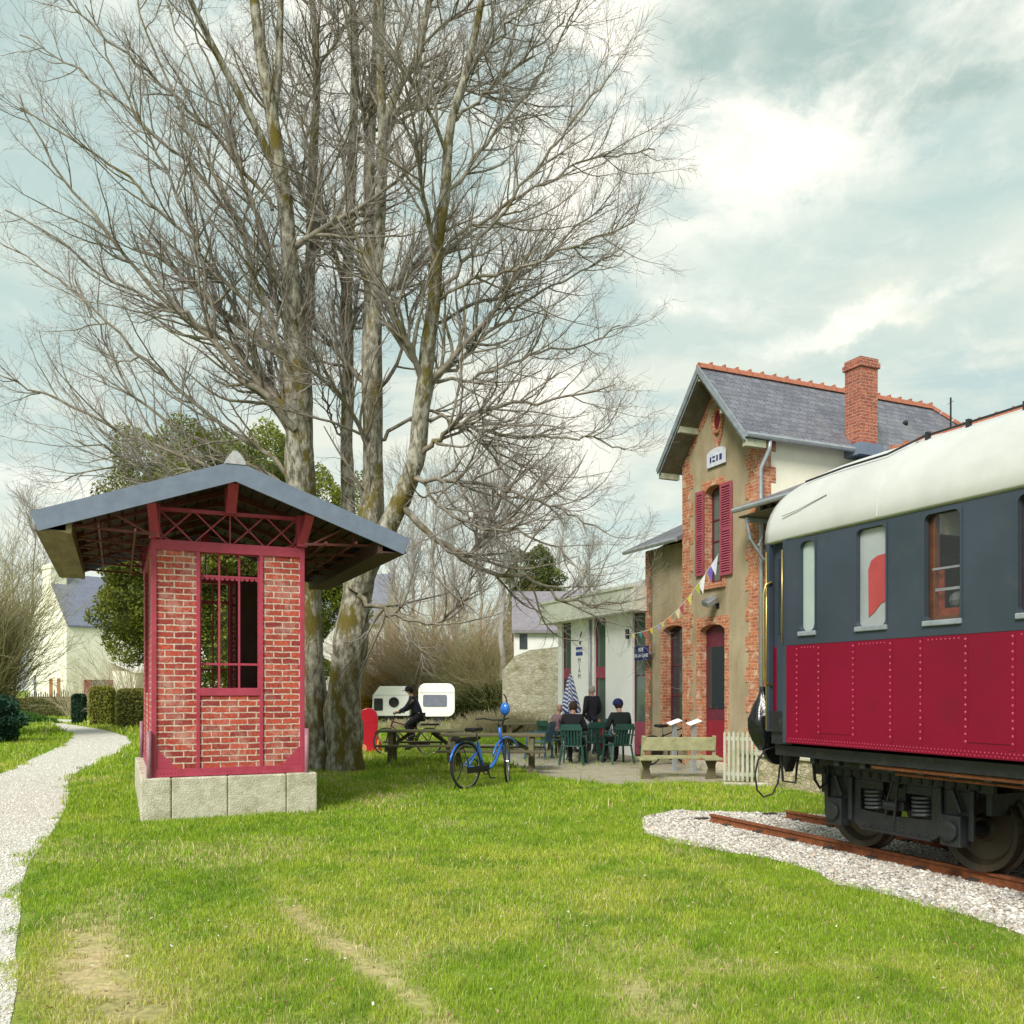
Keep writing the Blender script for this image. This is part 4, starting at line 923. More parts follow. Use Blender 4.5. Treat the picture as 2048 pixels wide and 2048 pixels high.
    for y in ys:
        t = max(0, (y-3.4)/(ye-3.4)); k = 1-.10*t**2.2; rings.append([(x*(1-.035*t**2), y, 3.115+(z-3.115)*k) for x, z in base])
    vs = [p for r_ in rings for p in r_]; m_ = n+1; fs = [(i*m_+j, i*m_+j+1, (i+1)*m_+j+1, (i+1)*m_+j) for i in range(len(ys)-1) for j in range(n)]
    vs2 = [(x*.985, y, z-.03) for x, y, z in vs]; b = len(vs)
    ro.add(vs+vs2, fs+[tuple(b+i for i in f)[::-1] for f in fs]+[((len(ys)-1)*m_+j, (len(ys)-1)*m_+j+1, b+(len(ys)-1)*m_+j+1, b+(len(ys)-1)*m_+j) for j in range(n)]+[(i*m_, (i+1)*m_, b+(i+1)*m_, b+i*m_) for i in range(len(ys)-1)])
    rr = ro.build('roof', X['troof'], R, smooth=True)
    for y in (2.6, 1.0, -.6, -2.4):
        sm = MB(); sm.tube([(x*1.001, y, z+.003) for x, z in base[:n//2+3]], .006, 5); sm.build('roof_seam', X['troof'], rr)
    pipe = MB(); bx = [base[7][0], base[7][1]+.035]
    pts = [(base[6][0]*1.0, 3.75, base[6][1]+.01), (base[6][0], 3.25, base[6][1]+.035), (base[6][0], 2.75, base[6][1]+.035), (base[8][0], 2.55, base[8][1]+.035), (base[8][0], 1.9, base[8][1]+.035), (base[8][0], -6, base[8][1]+.035)]
    pipe.tube(pts, .010, 6)
    for y in (2.5, 2.1, 1.6, 1.1, .5, 0, -.5): pipe.box(base[8][0]-.02, base[8][0]+.02, y-.015, y+.015, base[8][1]-.01, base[8][1]+.06)
    pipe.build('conduit', X['blackiron'], rr)
    gt = MB(); gt.tube([(base[2][0]-.006, 3.8, base[2][1]+.0), (base[2][0]-.006, 3.6, base[2][1]+.02), (base[3][0]-.006, 3.25, base[3][1]+.01)], .007, 6); gt.build('rain_strip', X['troof'], rr)
    for y in (1.15, -1.2, -3.5):
        v = MB(); v.cyl((-.12, y, 4.1), (-.12, y, 4.24), .13, .15, 14); v.sphere((-.12, y, 4.25), .16, 14, 8, sc=(1, 1, .55)); v.build('ventilator', X['troof'], rr, smooth=True)
    # interior
    i_ = MB(); i_.cur = 0; i_.box(-hs+.08, hs-.08, ya+.1, yb-.02, zb+.02, zb+.06); i_.cur = 1; i_.box(.45, .49, ya+.1, yb-.05, zb+.06, 3.1)
    for y in (5.95-TU, 4.55-TU, 3.75-TU, 2.9-TU, 2.0-TU, .0): i_.box(-hs+.09, .45, y-.02, y+.02, zb+.06, 3.1)
    i_.build('interior', [X['soffit'], X['wood']], R)
    for y in (5.0-TU,):
        l = MB(); l.cyl((-1.15, y, 2.2), (-1.15, y, 2.3), .03); l.sphere((-1.15, y, 2.36), .075, 10, 6); l.build('table_lamp', X['frost'], R); t = MB(); t.box(-1.27, -.7, y-.2, y+.2, 2.17, 2.20); t.build('table', X['wood'], R)
    # end vestibule, set back, with brass rails
    e = MB(); y0, y1 = yb, 7.06-TU
    e.cur = 0; e.box(-hs+.11, hs-.11, y0-.02, y1, zm, 3.12); e.box(-hs-.0, -hs+.07, y0-.003, y0+.05, zb, 3.12); e.box(-hs+.02, -hs+.07, y1-.05, y1, zb+.1, 3.10)
    e.cur = 1; e.box(-hs+.11, hs-.11, y0-.02, y1, zb+.10, zm); e.cur = 2; e.box(-hs+.05, hs-.05, y0-.02, y1-.05, zb-.02, zb+.10); e.box(-hs+.02, -hs+.26, y0+.05, y1-.02, zb+.10, zb+.30)
    e.build('vestibule', [X['charcoal'], X['crimson'], X['blackiron']], R)
    d = MB(); d.box(-hs+.098, -hs+.11, y0+.08, y1-.07, zb+.25, 3.05); do = d.build('door', X['charcoal'], R)
    g = MB(); g.box(-hs+.092, -hs+.098, y0+.13, y1-.10, 2.2, 2.95); g.build('pane', X['glass'], do)
    h = MB(); xh = -hs-.005; yy = y1-.035
    h.tube([(xh+.05, yy-.03, 2.72), (xh-.02, yy-.02, 2.69), (xh-.03, yy, 2.60), (xh-.03, yy, 1.75), (xh+.05, yy-.02, 1.68)], .013, 8); h.build('handrail', X['brass'], R, smooth=True); h = MB(); h.tube([(xh-.02, y0+.03, 3.0), (xh-.02, y0+.03, 2.1)], .007, 6); h.build('handrail', X['brass'], R, smooth=True); h = MB(); h.tube([(xh+.03, yy+.03, 3.02), (xh+.03, yy+.03, 1.25)], .011, 8)
    h.build('handrail', X['brass'], R, smooth=True)
    # gangway and buffers
    gg = MB(); 
    for k in range(7): gg.box(-.55-.02*(k % 2), .55+.02*(k % 2), y1+k*.05, y1+k*.05+.04, 1.15, 3.2)
    gg.build('gangway', X['rubber'], R)
    for xb_ in (-.85, .85):
        bf = MB(); bf.cyl((xb_, y1-.05, 1.05), (xb_, y1+.38, 1.05), .08, n=14); bf.cyl((xb_, y1+.38, 1.05), (xb_, y1+.43, 1.05), .2, n=18); bf.build('buffer', X['blackiron'], R)
    # black plastic sheet wrapped round the coupling gear
    w = MB(); nn, mm = 20, 12
    rs = random.Random(3); cx_, cy_ = VU(*WD(1525, 1440, 9.15)[:2]); cx_ -= TV; cy_ -= TU
    for i in range(mm+1):
        t = i/mm; z = 1.02+t*.66; rad = (.095*math.sin(min(1, t*2.6)*math.pi/2)+.035) * (1 if t < .5 else max(.22, 1-(t-.5)*1.9))
        for j in range(nn):
            a = 2*math.pi*j/nn; r_ = rad*(1+.14*math.sin(a*5+t*5)+rs.uniform(-.06, .06)); w.v.append((cx_+r_*math.cos(a), cy_+r_*math.sin(a)*1.1, z))
    for i in range(mm):
        for j in range(nn): w.f.append((i*nn+j, i*nn+(j+1) % nn, (i+1)*nn+(j+1) % nn, (i+1)*nn+j)); w.m.append(0)
    w.f.append(tuple(range(nn))[::-1]); w.m.append(0)
    o = w.build('plastic_wrap', X['plastic'], R, smooth=True)
    # hoses
    def ex(px, py, Y): a, b_, z = WD(px, py, Y); v, u = VU(a, b_); return (v-TV, u-TU, z)
    hz = MB(); hz.tube([ex(px, py, 9.1) for px, py in ((1556,1492),(1530,1500),(1516,1520),(1510,1550),(1514,1580),(1527,1594),(1545,1588),(1556,1565),(1560,1530),(1562,1500),(1560,1490))], .010, 8); hz.build('air_hose', X['rubber'], R, smooth=True)
    hz = MB(); hz.tube([ex(px, py, 8.9) for px, py in ((1562,1480),(1563,1520),(1566,1562),(1591,1566),(1594,1530),(1600,1505),(1625,1500),(1645,1490))], .013, 8); hz.build('air_hose', X['rubber'], R, smooth=True)
    hz = MB(); hz.tube([ex(px, py, 8.75) for px, py in ((1650,1492),(1632,1502),(1627,1530),(1630,1560),(1640,1576),(1652,1565),(1656,1540),(1658,1510))], .016, 8); hz.build('air_hose', X['rubber'], R, smooth=True)
    hz = MB(); hz.tube([ex(px, py, 8.2) for px, py in ((1783,1500),(1781,1525),(1787,1536),(1794,1525),(1795,1500))], .008, 6)
    hz.build('air_hose', X['rubber'], R, smooth=True)
    hk = MB(); a = ex(1578, 1500, 8.95); hk.box(a[0]-.09, a[0]+.09, a[1]-.1, a[1]+.1, a[2]-.04, 1.12); hk.prism([(a[1]-.09, a[2]-.03), (a[1]+.09, a[2]-.03), (a[1], a[2]-.22)], 'x', a[0]-.05, a[0]+.05); hk.build('coupling', X['blackiron'], R)
    # underframe
    u = MB(); u.box(-hs+.10, hs-.10, ya, y1-.05, 1.0, 1.10); u.box(-hs+.28, -hs+.36, ya, 3.6, .93, 1.0); u.box(hs-.36, hs-.28, ya, 3.6, .93, 1.0); u.box(-hs+.25, hs-.25, -1.2, 0.05, .48, 1.0)
    for k in range(14): u.box(-hs+.13, -hs+.19, 3.5-k*.31, 3.56-k*.31, .95, 1.0)
    u.build('underframe', X['blackiron'], R)
    pp = MB(); pp.tube([(-hs+.14, 2.8, .975), (-hs+.14, -3, .975)], .018, 8); pp.tube([(-hs+.2, 2.6, .925), (-hs+.2, -3, .925)], .012, 6); pp.build('brake_pipe', X['rust'], R)
    bb = MB(); bb.box(-hs+.12, -.5, .1, 1.36, .50, .99); bb.build('battery_box', X['blackiron'], R, bevel=.02)
    # bogies
    def bogie(yc, parent):
        B = bpy.data.objects.new('bogie', None); COL.objects.link(B); B.parent = parent; B.location = (0, yc, 0)
        rw = .37; wb = .66; zc = .10+rw
        for sy in (-1, 1):
            ax_ = MB(); ax_.cyl((-.78, sy*wb, zc), (.78, sy*wb, zc), .055, n=12); ax_.build('axle', X['blackiron'], B)
            for sx in (-1, 1):
                w = MB(); c0 = sx*.535
                prof = [(0, .05), (-.02, .09), (.02, .12), (.02, rw*.72), (-.035, rw*.84), (-.055, rw*.99), (.035, rw), (.05, rw+.03), (.075, rw+.028), (.085, rw*.84), (.05, rw*.7), (.05, .05)]
                nn = 36; V_ = [(sx*(.535-dx), sy*wb+r_*math.cos(2*math.pi*j/nn), zc+r_*math.sin(2*math.pi*j/nn)) for dx, r_ in prof for j in range(nn)]
                w.add(V_, [(i*nn+j, i*nn+(j+1) % nn, (i+1)*nn+(j+1) % nn, (i+1)*nn+j) for i in range(len(prof)-1) for j in range(nn)])
                w.build('wheel', X['wheel'], B)
        for sx in (-1, 1):
            s = MB(); x0, x1 = sorted((sx*.80, sx*.84))
            E = 1.0
            top = .905
            outline = [(-E, top), (-E, .52), (-E+.05, .40), (-E+.18, .40), (-.50, .56), (-.44, .42), (-.36, .335), (.36, .335), (.44, .42), (.50, .56), (E-.18, .40), (E-.05, .40), (E, .52), (E, top)]
            # plate made of bars round two spring windows
            def pr(poly): s.prism(poly, 'x', x0, x1)
            pr([(-E, .80), (E, .80), (E, top), (-E, top)])
            for t in (-1, 1):
                q = lambda l: [(t*a, b) for a, b in l]
                pr(q([(.40, .80), (.40, .50), (.50, .40), (.58, .36), (.74, .36), (.80, .44), (.81, .66), (.86, .80)]))
                pr(q([(.13, .80), (.13, .72), (.40, .72), (.40, .80)]))
                pr(q([(.0, .50), (.40, .52), (.50, .40), (.40, .34), (.0, .335)]))
            pr([(-.06, .80), (-.05, .76), (.05, .76), (.06, .80)])
            for k in range(14):
                y = -.85+k*.13
                if k not in (3, 7, 10): s.box(min(x0, x1)-.003, max(x0, x1)+.003, y-.0, y+.0, 0, 0) if False else None
            s.box(x0-.012, x1+.012, -E, E, .895, .925); s.box(x0-.012, x1+.012, -.40, .40, .330, .352)
            s.cur = 1
            for k in range(16): s.box(*sorted((sx*.84, sx*.852)), -.86+k*.115-.016, -.86+k*.115+.016, .815, .875)
            s.cur = 0
            for k in range(9): s.sphere((sx*.842, -.36+k*.09, .38), .012, 6, 4)
            s.build('side_frame', [X['blackiron'], X['black']], B, bevel=.006)
            for t in (-1, 1):
                sp = MB(); pts = []; 
                for k in range(5*14+1):
                    a = 2*math.pi*k/14; pts.append((sx*.80+.062*math.cos(a), t*.27+.085*math.sin(a), .53+.185*k/70))
                sp.tube(pts, .015, 6); sp.build('spring', X['spring'], B, smooth=True)
                a_ = MB(); a_.box(*sorted((sx*.80, sx*.93)), t*wb-.10, t*wb+.10, zc-.13, zc+.13); a_.cyl((sx*.93, t*wb, zc), (sx*.965, t*wb, zc), .085, n=14); a_.bar((sx*.88, t*wb-.07, zc+.15), (sx*.88, t*wb+.02, .82), .035); a_.bar((sx*.86, t*wb+.16, .82), (sx*.86, t*wb+.15, .40), .05, .03); a_.bar((sx*.86, t*wb-.16, .82), (sx*.86, t*wb-.15, .40), .05, .03)
                a_.build('axle_box', X['blackiron'], B, bevel=.01)
                bs_ = MB(); bs_.prism([(t*(wb-.33), zc-.16), (t*(wb-.39), zc-.12), (t*(wb-.42), zc+.12), (t*(wb-.37), zc+.14)], 'x', *sorted((sx*.50, sx*.60))); bs_.bar((sx*.62, t*(wb-.40), zc+.35), (sx*.62, t*(wb-.38), zc-.16), .03); bs_.build('brake_block', X['wheel'], B)
            bl = MB(); bl.box(*sorted((sx*.45, sx*.86)), -.12, .12, .56, .64); bl.cyl((sx*.86, -.06, .60), (sx*.88, .06, .60), .05, n=10); bl.bar((sx*.90, -.10, .83), (sx*.89, -.04, .45), .02); bl.tube([(sx*.88, -.02, .82), (sx*.9, .02, .66), (sx*.88, .06, .5)], .012, 6); bl.build('bolster', X['blackiron'], B, bevel=.01)
        tr = MB(); tr.box(-.80, .80, -.09, .09, .6, .8); tr.box(-.8, .8, -.95, -.90, .62, .8); tr.box(-.8, .8, .90, .95, .62, .8); tr.build('cross_beam', X['blackiron'], B)
        return B
    bogie(5.93-TU, R); bogie(-3.6-TU+ -2.0, R)
X['tglass'] = glass('carriage_glass', (.02, .02, .022), .02, 1.0, alpha=.30); X['tglass'].node_tree.nodes['Principled BSDF'].inputs['IOR'].default_value = 1.55
X['rivet'] = mat('rivet_highlight', (.55,.10,.16), (.40,.03,.08), 40, .3, spec=.6)  # paler pink puts the highlights of the rivet heads into the colour
X['curtain'] = mat('orange_curtain', (.62,.16,.03), (.45,.04,.02), 18, .9)
X['frost2'] = mat('grey_frosted_glass', (.34,.37,.38), (.26,.29,.30), 2.5, .3, spec=.8)
X['redcurtain'] = mat('red_curtain', (.42,.06,.065), (.34,.05,.055), 3, .35)
X['plastic'] = mat('black_plastic', (.01, .011, .014), None, 5, .22, bump=.6, bscale=14, coat=.3)
X['spring'] = mat('spring_steel', (.11, .12, .135), (.07, .075, .085), 9, .4, metal=.3)
make_carriage()

def make_track():
    R = thing('railway_track', W(7.285, 2.0), A24, 'rusty metre gauge railway track ending in pale ballast', 'railway track')
    for v, ye in ((6.745, 9.06), (7.825, 8.93)):
        x = v-7.285; m = MB(); m.cur = 0
        m.prism([(x-.05, .0), (x+.05, .0), (x+.05, .012), (x+.010, .03), (x+.010, .072), (x+.028, .080), (x-.028, .080), (x-.010, .072), (x-.010, .03), (x-.05, .012)], 'y', -7, ye-2); m.cur = 1
        m.box(x-.028, x+.028, -7, ye-2, .0802, .105)
        m.build('rail', [X['rust'], X['rust']], R)
    n = 0
    for k in range(24):
        y = 7.25-k*.56
        if y < -6.5: break
        rs = random.Random(k); m = MB(); m.box(-.92-rs.uniform(0, .12), .93+rs.uniform(0, .1), -.11, .11, -.08, .007, rot=Matrix.Rotation(rs.uniform(-.03, .03), 3, 'Z'), piv=(0, 0, 0))
        for s in (-1, 1): m.box(s*.54-.085, s*.54+.085, -.05, .05, .007, .03)
        m.build('sleeper', X['sleeper'], R, loc=(0, y, 0))
make_track()
# ======================= trees =============================================
def tubes_np(P, R, sides):
    N, K, _ = P.shape
    T = np.empty_like(P); T[:, 1:-1] = P[:, 2:]-P[:, :-2]; T[:, 0] = P[:, 1]-P[:, 0]; T[:, -1] = P[:, -1]-P[:, -2]
    T /= np.linalg.norm(T, axis=2, keepdims=True)+1e-9
    ref = np.where(np.abs(T[:, :, 2:3]) < .9, np.array([0, 0, 1.]), np.array([1., 0, 0]))
    ref = np.broadcast_to(np.where(np.abs(T[:, :1, 2:3]).mean(1, keepdims=True) < .85, np.array([0, 0, 1.]), np.array([1., 0, 0])), P.shape)
    Xv = np.cross(T, ref); Xv /= np.linalg.norm(Xv, axis=2, keepdims=True)+1e-9; Yv = np.cross(T, Xv)
    a = 2*np.pi*np.arange(sides)/sides
    V = P[:, :, None]+R[:, :, None, None]*(Xv[:, :, None]*np.cos(a)[None, None, :, None]+Yv[:, :, None]*np.sin(a)[None, None, :, None])
    idx = np.arange(N*K*sides).reshape(N, K, sides); j2 = (np.arange(sides)+1) % sides
    F4 = np.stack([idx[:, :-1], idx[:, :-1][:, :, j2], idx[:, 1:][:, :, j2], idx[:, 1:]], -1).reshape(-1, 4)
    return V.reshape(-1, 3), F4
def children_of(P, R, per, tmin, tmax, ang, ln, lnf, seg, rs, up=.12, rfac=.6, wander=.12, bias=None, tip=.25, thin=1.0):
    """grow side shoots from each parent path (vectorised)"""
    N, K, _ = P.shape; M = N*per
    par = np.repeat(np.arange(N), per); t = rs.uniform(tmin, tmax, M); t = np.sort(t.reshape(N, per), 1).ravel()
    f = t*(K-1); i = np.minimum(f.astype(int), K-2); w = (f-i)[:, None]
    p0 = P[par, i]*(1-w)+P[par, i+1]*w; r0 = R[par, i]*(1-w[:, 0])+R[par, i+1]*w[:, 0]; d = P[par, i+1]-P[par, i]; d /= np.linalg.norm(d, axis=1, keepdims=True)+1e-9
    rnd = rs.normal(size=(M, 3)); rnd -= d*(rnd*d).sum(1, keepdims=True); rnd /= np.linalg.norm(rnd, axis=1, keepdims=True)+1e-9
    if bias is not None: rnd = rnd+bias(p0)*.8; rnd -= d*(rnd*d).sum(1, keepdims=True); rnd /= np.linalg.norm(rnd, axis=1, keepdims=True)+1e-9
    a = rs.uniform(ang[0], ang[1], M)[:, None]; dr = d*np.cos(a)+rnd*np.sin(a)
    L = rs.uniform(ln[0], ln[1], M)*(1-lnf*t); rc = np.minimum(r0*rfac, L*.022*thin+.0015)
    out = np.empty((M, seg+1, 3)); out[:, 0] = p0; rad = np.empty((M, seg+1)); rad[:, 0] = rc
    for k in range(1, seg+1):
        dr = dr+rs.normal(size=(M, 3))*wander; dr[:, 2] += up; dr /= np.linalg.norm(dr, axis=1, keepdims=True)
        out[:, k] = out[:, k-1]+dr*(L/seg)[:, None]; rad[:, k] = rc*(1-(1-tip)*k/seg)
    return out, rad
def resample(pts, K):
    p = np.array(pts, float); n = len(p); t = np.linspace(0, n-1, K); o = []
    for q in t:
        i = min(int(q), n-2); f = q-i; p0, p1, p2, p3 = p[max(i-1, 0)], p[i], p[i+1], p[min(i+2, n-1)]
        o.append(.5*((2*p1)+(-p0+p2)*f+(2*p0-5*p1+4*p2-p3)*f*f+(-p0+3*p1-3*p2+p3)*f**3))
    return np.array(o)
def big_tree():
    R = thing('bare_tree', (*G(680, 1540), 0), 0, 'huge bare multi-stemmed tree with mossy lichened trunks behind the kiosk', 'tree')
    base = np.array([*G(680, 1540), 0]); rs = np.random.default_rng(11)
    def path(l): return [WD(a, b, c) for a, b, c, r in l]
    S = [ # px, py, depth, half width px
      [(632,1548,18.3,40),(626,1440,18.3,31),(622,1330,18.3,27),(618,1220,18.2,26),(612,1100,18.1,28),(603,1000,18.0,29),(599,904,17.9,31),(596,769,17.8,29),(590,690,17.8,24),(584,600,17.7,20),(579,505,17.7,18),(567,388,17.6,16),(544,233,17.4,14),(528,136,17.3,13),(513,39,17.2,11),(500,-80,17.1,9),(480,-260,16.9,5),(460,-420,16.8,2)],
      [(690,1548,18.0,46),(690,1490,18.0,40),(686,1420,18.0,37),(696,1330,18.0,36),(706,1250,18.0,34),(716,1180,18.0,31),(728,1100,18.1,28),(742,1020,18.2,25),(747,971,18.3,23),(744,803,18.6,21),(745,635,18.8,20),(746,582,18.9,19),(742,466,19.0,16),(738,349,19.0,11),(746,194,19.1,9),(752,60,19.2,7),(756,-140,19.4,4),(760,-320,19.5,2)],
      [(625,1100,18.2,18),(608,1000,18.4,17),(603,904,18.5,18),(604,790,18.5,17),(610,690,18.5,15),(618,582,18.6,12),(622,466,18.6,10),(627,311,18.7,9),(633,194,18.7,8),(630,58,18.7,7),(615,-60,18.7,5),(600,-260,18.8,2)],
      [(700,1250,18.4,18),(700,1120,18.8,15),(697,1005,19.0,14),(693,870,19.2,13),(697,735,19.3,12),(693,601,19.4,12),(699,466,19.5,11),(703,349,19.5,10),(709,194,19.6,9),(709,58,19.6,8),(698,-60,19.7,6),(690,-300,19.8,2)],
      [(742,1020,18.2,14),(748,800,18.3,13),(752,600,18.2,12),(763,388,18.0,11),(765,272,17.9,10),(761,155,17.8,9),(761,0,17.7,8),(764,-150,17.6,5),(768,-300,17.5,2)],
      [(716,1180,17.8,26),(748,1105,17.6,23),(784,1038,17.4,21),(812,975,17.3,20),(831,921,17.2,19),(845,803,17.1,17),(855,702,17.0,16),(868,601,16.9,15),(874,505,16.9,12),(890,388,16.8,11),(901,252,16.8,9),(932,148,16.8,8),(956,39,16.8,7),(975,-60,16.8,4),(1000,-200,16.8,2)],
      [(765,272,17.9,9),(789,194,17.8,9),(812,150,17.7,8),(835,116,17.7,8),(858,0,17.6,6),(880,-120,17.6,4),(900,-240,17.6,2)],
      [(545,240,17.4,9),(556,150,17.5,8),(560,39,17.6,7),(566,-100,17.7,4),(570,-240,17.8,2)],
      [(560,360,17.6,9),(500,230,17.2,8),(440,120,16.9,7),(390,20,16.7,6),(340,-90,16.5,4),(290,-200,16.4,2)],
    ]
    V, Fs, off = [], [], 0; stems = []
    for s in S:
        K = 44; P = resample(path(s), K); r = np.interp(np.linspace(0, 1, K), np.linspace(0, 1, len(s)), [q[3]*.93/F*q[2] for q in s])
        stems.append((P, r)); 
        v, f = tubes_np(P[None], r[None], 14)
        # knobbly bark
        ang = np.tile(np.arange(14), K); jit = 1+.10*np.sin(np.repeat(np.arange(K), 14)*1.3+ang*2.0)+rs.normal(0, .035, len(v))
        c = np.repeat(P, 14, 0); v = c+(v-c)*jit[:, None]
        V.append(v); Fs.append(f+off); off += len(v)
    # swollen root flare
    for a in range(9):
        an = a*.7; cx = base[0]+(-.12 if a % 2 else .12)
        P = np.array([[cx+math.cos(an)*q*(1.0 if a % 2 else .9)-(.33 if a % 3 == 0 else 0), base[1]+math.sin(an)*q*.8, z] for q, z in ((.10, .55), (.22, .28), (.34, .10), (.48, -.05))]); v, f = tubes_np(P[None], np.array([[.20, .17, .12, .05]]), 8); V.append(v); Fs.append(f+off); off += len(v)
    trunk = mesh_np('trunk', np.concatenate(V)-base, [np.concatenate(Fs)], X['bark'], R, smooth=True)
    # traced limbs
    L = [
      ([(590,860),(540,800),(485,756),(434,682),(384,645),(350,618),(290,560),(230,490),(150,390),(90,290),(40,190)], 17.6, 16.2, 14),
      ([(434,682),(420,610),(400,520),(370,430),(330,340),(270,230),(215,110),(170,10)], 17.2, 16.0, 8),
      ([(600,900),(560,840),(510,770),(470,700),(400,650),(300,600),(200,540),(100,470),(10,420)], 17.9, 16.5, 11),
      ([(592,800),(560,700),(530,610),(500,520),(470,430),(430,350),(380,260),(330,150),(290,40),(260,-40)], 17.6, 15.8, 10),
      ([(585,960),(530,900),(440,850),(350,770),(270,700),(180,610),(90,540),(-20,470)], 18.0, 18.6, 10),
      ([(600,990),(500,930),(400,885),(298,820),(230,730),(190,640),(150,560)], 18.2, 19.5, 9),
      ([(590,1000),(470,955),(350,905),(230,860),(120,800),(50,770),(-30,740)], 18.0, 16.8, 9),
      ([(600,740),(560,620),(540,520),(500,400),(460,300),(410,180),(350,60),(310,-40)], 18.2, 19.4, 10),
      ([(590,640),(555,560),(520,450),(480,340),(440,200),(390,60),(360,-50)], 17.5, 16.8, 8),
      ([(831,921),(860,890),(888,870),(940,835),(1000,813),(1080,800),(1160,785),(1230,770)], 17.2, 16.6, 11),
      ([(845,803),(890,750),(940,700),(1000,650),(1060,600),(1130,560),(1200,520),(1250,500)], 17.1, 17.8, 8),
      ([(820,960),(880,960),(950,965),(1020,980),(1100,1010),(1160,1040),(1220,1070)], 17.2, 16.4, 9),
      ([(716,1190),(742,1212),(775,1222),(805,1235),(845,1246),(885,1240),(915,1222),(938,1190),(950,1150),(955,1110)], 17.6, 16.9, 10),
      ([(800,1010),(840,1050),(880,1085),(930,1120),(960,1140),(1010,1150),(1060,1160),(1110,1185),(1150,1205),(1210,1208),(1260,1200)], 17.3, 17.0, 13),
      ([(930,1122),(960,1080),(985,1030),(1010,985),(1040,950),(1080,920)], 17.2, 17.4, 9),
      ([(868,601),(910,550),(960,480),(1010,420),(1060,350),(1120,270),(1180,200),(1220,150)], 16.9, 16.2, 8),
      ([(874,505),(930,460),(1000,420),(1080,370),(1160,330),(1240,310),(1310,300)], 16.9, 17.6, 7),
      ([(890,388),(950,320),(1010,240),(1080,150),(1130,60),(1170,-20)], 16.8, 17.5, 7),
      ([(860,660),(930,620),(1010,580),(1090,520),(1170,440),(1230,400)], 17.0, 18.6, 7),
      ([(850,760),(930,760),(1010,730),(1090,700),(1170,690),(1240,650)], 17.1, 18.0, 7),
      ([(750,800),(790,740),(820,640),(850,560),(880,480),(920,420)], 18.6, 19.8, 8),
      ([(757,880),(800,850),(860,820),(930,860),(1000,910),(1070,950),(1130,1000)], 18.4, 19.6, 8),
      ([(825,940),(870,1000),(920,1040),(980,1060),(1060,1070),(1130,1110),(1180,1160)], 17.2, 15.8, 7),
      ([(575,700),(520,640),(450,560),(380,480),(300,400),(220,330),(130,270),(40,215)], 17.6, 15.8, 9),
      ([(560,560),(500,470),(440,400),(370,320),(290,250),(210,180),(130,120),(40,70)], 17.8, 18.6, 9),
      ([(545,420),(480,330),(420,260),(350,190),(270,120),(190,50),(120,-20)], 17.4, 16.6, 8),
      ([(600,1030),(520,1000),(430,960),(330,930),(230,930),(130,960)], 18.2, 16.6, 7),
      ([(868,601),(950,560),(1040,540),(1130,500),(1210,470),(1270,440)], 16.9, 16.0, 7),
      ([(901,252),(980,180),(1060,110),(1130,30)], 16.8, 17.3, 6), ([(930,150),(1010,60),(1070,-20)], 16.8, 16.4, 5),
      ([(845,830),(930,850),(1010,870),(1100,870),(1180,880),(1250,900)], 17.2, 16.3, 7),
      ([(697,900),(660,830),(640,760),(628,700)], 19.2, 19.6, 5),
      ([(600,1010),(560,990),(480,985),(380,1000),(300,960),(220,900),(150,880)], 17.7, 15.6, 7),
    ]
    LP, LR = [], []; K = 22
    L = [q for q in L]
    for pts, d0, d1, w in L:
        n = len(pts); P = resample([WD(a, b, d0+(d1-d0)*i/(n-1)) for i, (a, b) in enumerate(pts)], K); P[1:-1] += rs.normal(0, .035, (K-2, 3))
        LP.append(P); LR.append(np.linspace(w/2/F*17.5*1.1, .012, K))
    LP, LR = np.array(LP), np.array(LR)
    # free limbs round the back, front and top of the crown
    SP = np.array([p for p, r in stems[:7]]); SR = np.array([r for p, r in stems[:7]])
    ctr = np.array([WD(690, 800, 18.0)[0], 18.0, 0])
    def outward(p): q = p-ctr; q[:, 2] = 0; return q/(np.linalg.norm(q, axis=1, keepdims=True)+.5)
    A1, B1 = children_of(SP, SR, 7, .36, .97, (.6, 1.05), (3.0, 5.4), .3, 21, rs, up=.014, wander=.07, bias=outward, rfac=.45)
    LP = np.concatenate([LP, A1]); LR = np.concatenate([LR, B1])
    v, f = tubes_np(LP, LR, 7); V = [v]; Fs = [f]; off = len(v)
    A2, B2 = children_of(LP, LR, 20, .12, .97, (.4, .95), (1.1, 3.1), .45, 12, rs, up=.06, wander=.11, rfac=.65, thin=1.3)
    v, f = tubes_np(A2, B2, 5); V.append(v); Fs.append(f+off); off += len(v)
    ex = np.array([p for p, r in stems]), np.array([r for p, r in stems])
    A2b, B2b = children_of(ex[0], ex[1], 10, .38, .99, (.5, 1.1), (.8, 2.2), .3, 12, rs, up=.06, wander=.11, rfac=.4)
    v, f = tubes_np(A2b, B2b, 5); V.append(v); Fs.append(f+off); off += len(v)
    limbs = mesh_np('limb', np.concatenate(V)-base, [np.concatenate(Fs)], X['branch'], R, smooth=True)
    V, Fs, off = [], [], 0
    A2 = np.concatenate([A2, A2b]); B2 = np.concatenate([B2, B2b])
    A3, B3 = children_of(A2, B2, 10, .12, .99, (.4, .95), (.35, 1.1), .45, 6, rs, up=.05, wander=.16, thin=.8)
    A4, B4 = children_of(A3, B3, 3, .25, 1.0, (.4, .9), (.15, .45), .3, 3, rs, up=.05, wander=.2, thin=.9)
    keep = A4[:, 0, 2] > 1.2
    for a, b, s in ((A3, np.maximum(B3, .0028), 3), (A4[keep], np.maximum(B4[keep], .0022), 3)): v, f = tubes_np(a, b, s); V.append(v); Fs.append(f+off); off += len(v)
    mesh_np('twigs', np.concatenate(V)-base, [np.concatenate(Fs)], X['twig'], R); print('tree twigs', off)
big_tree()

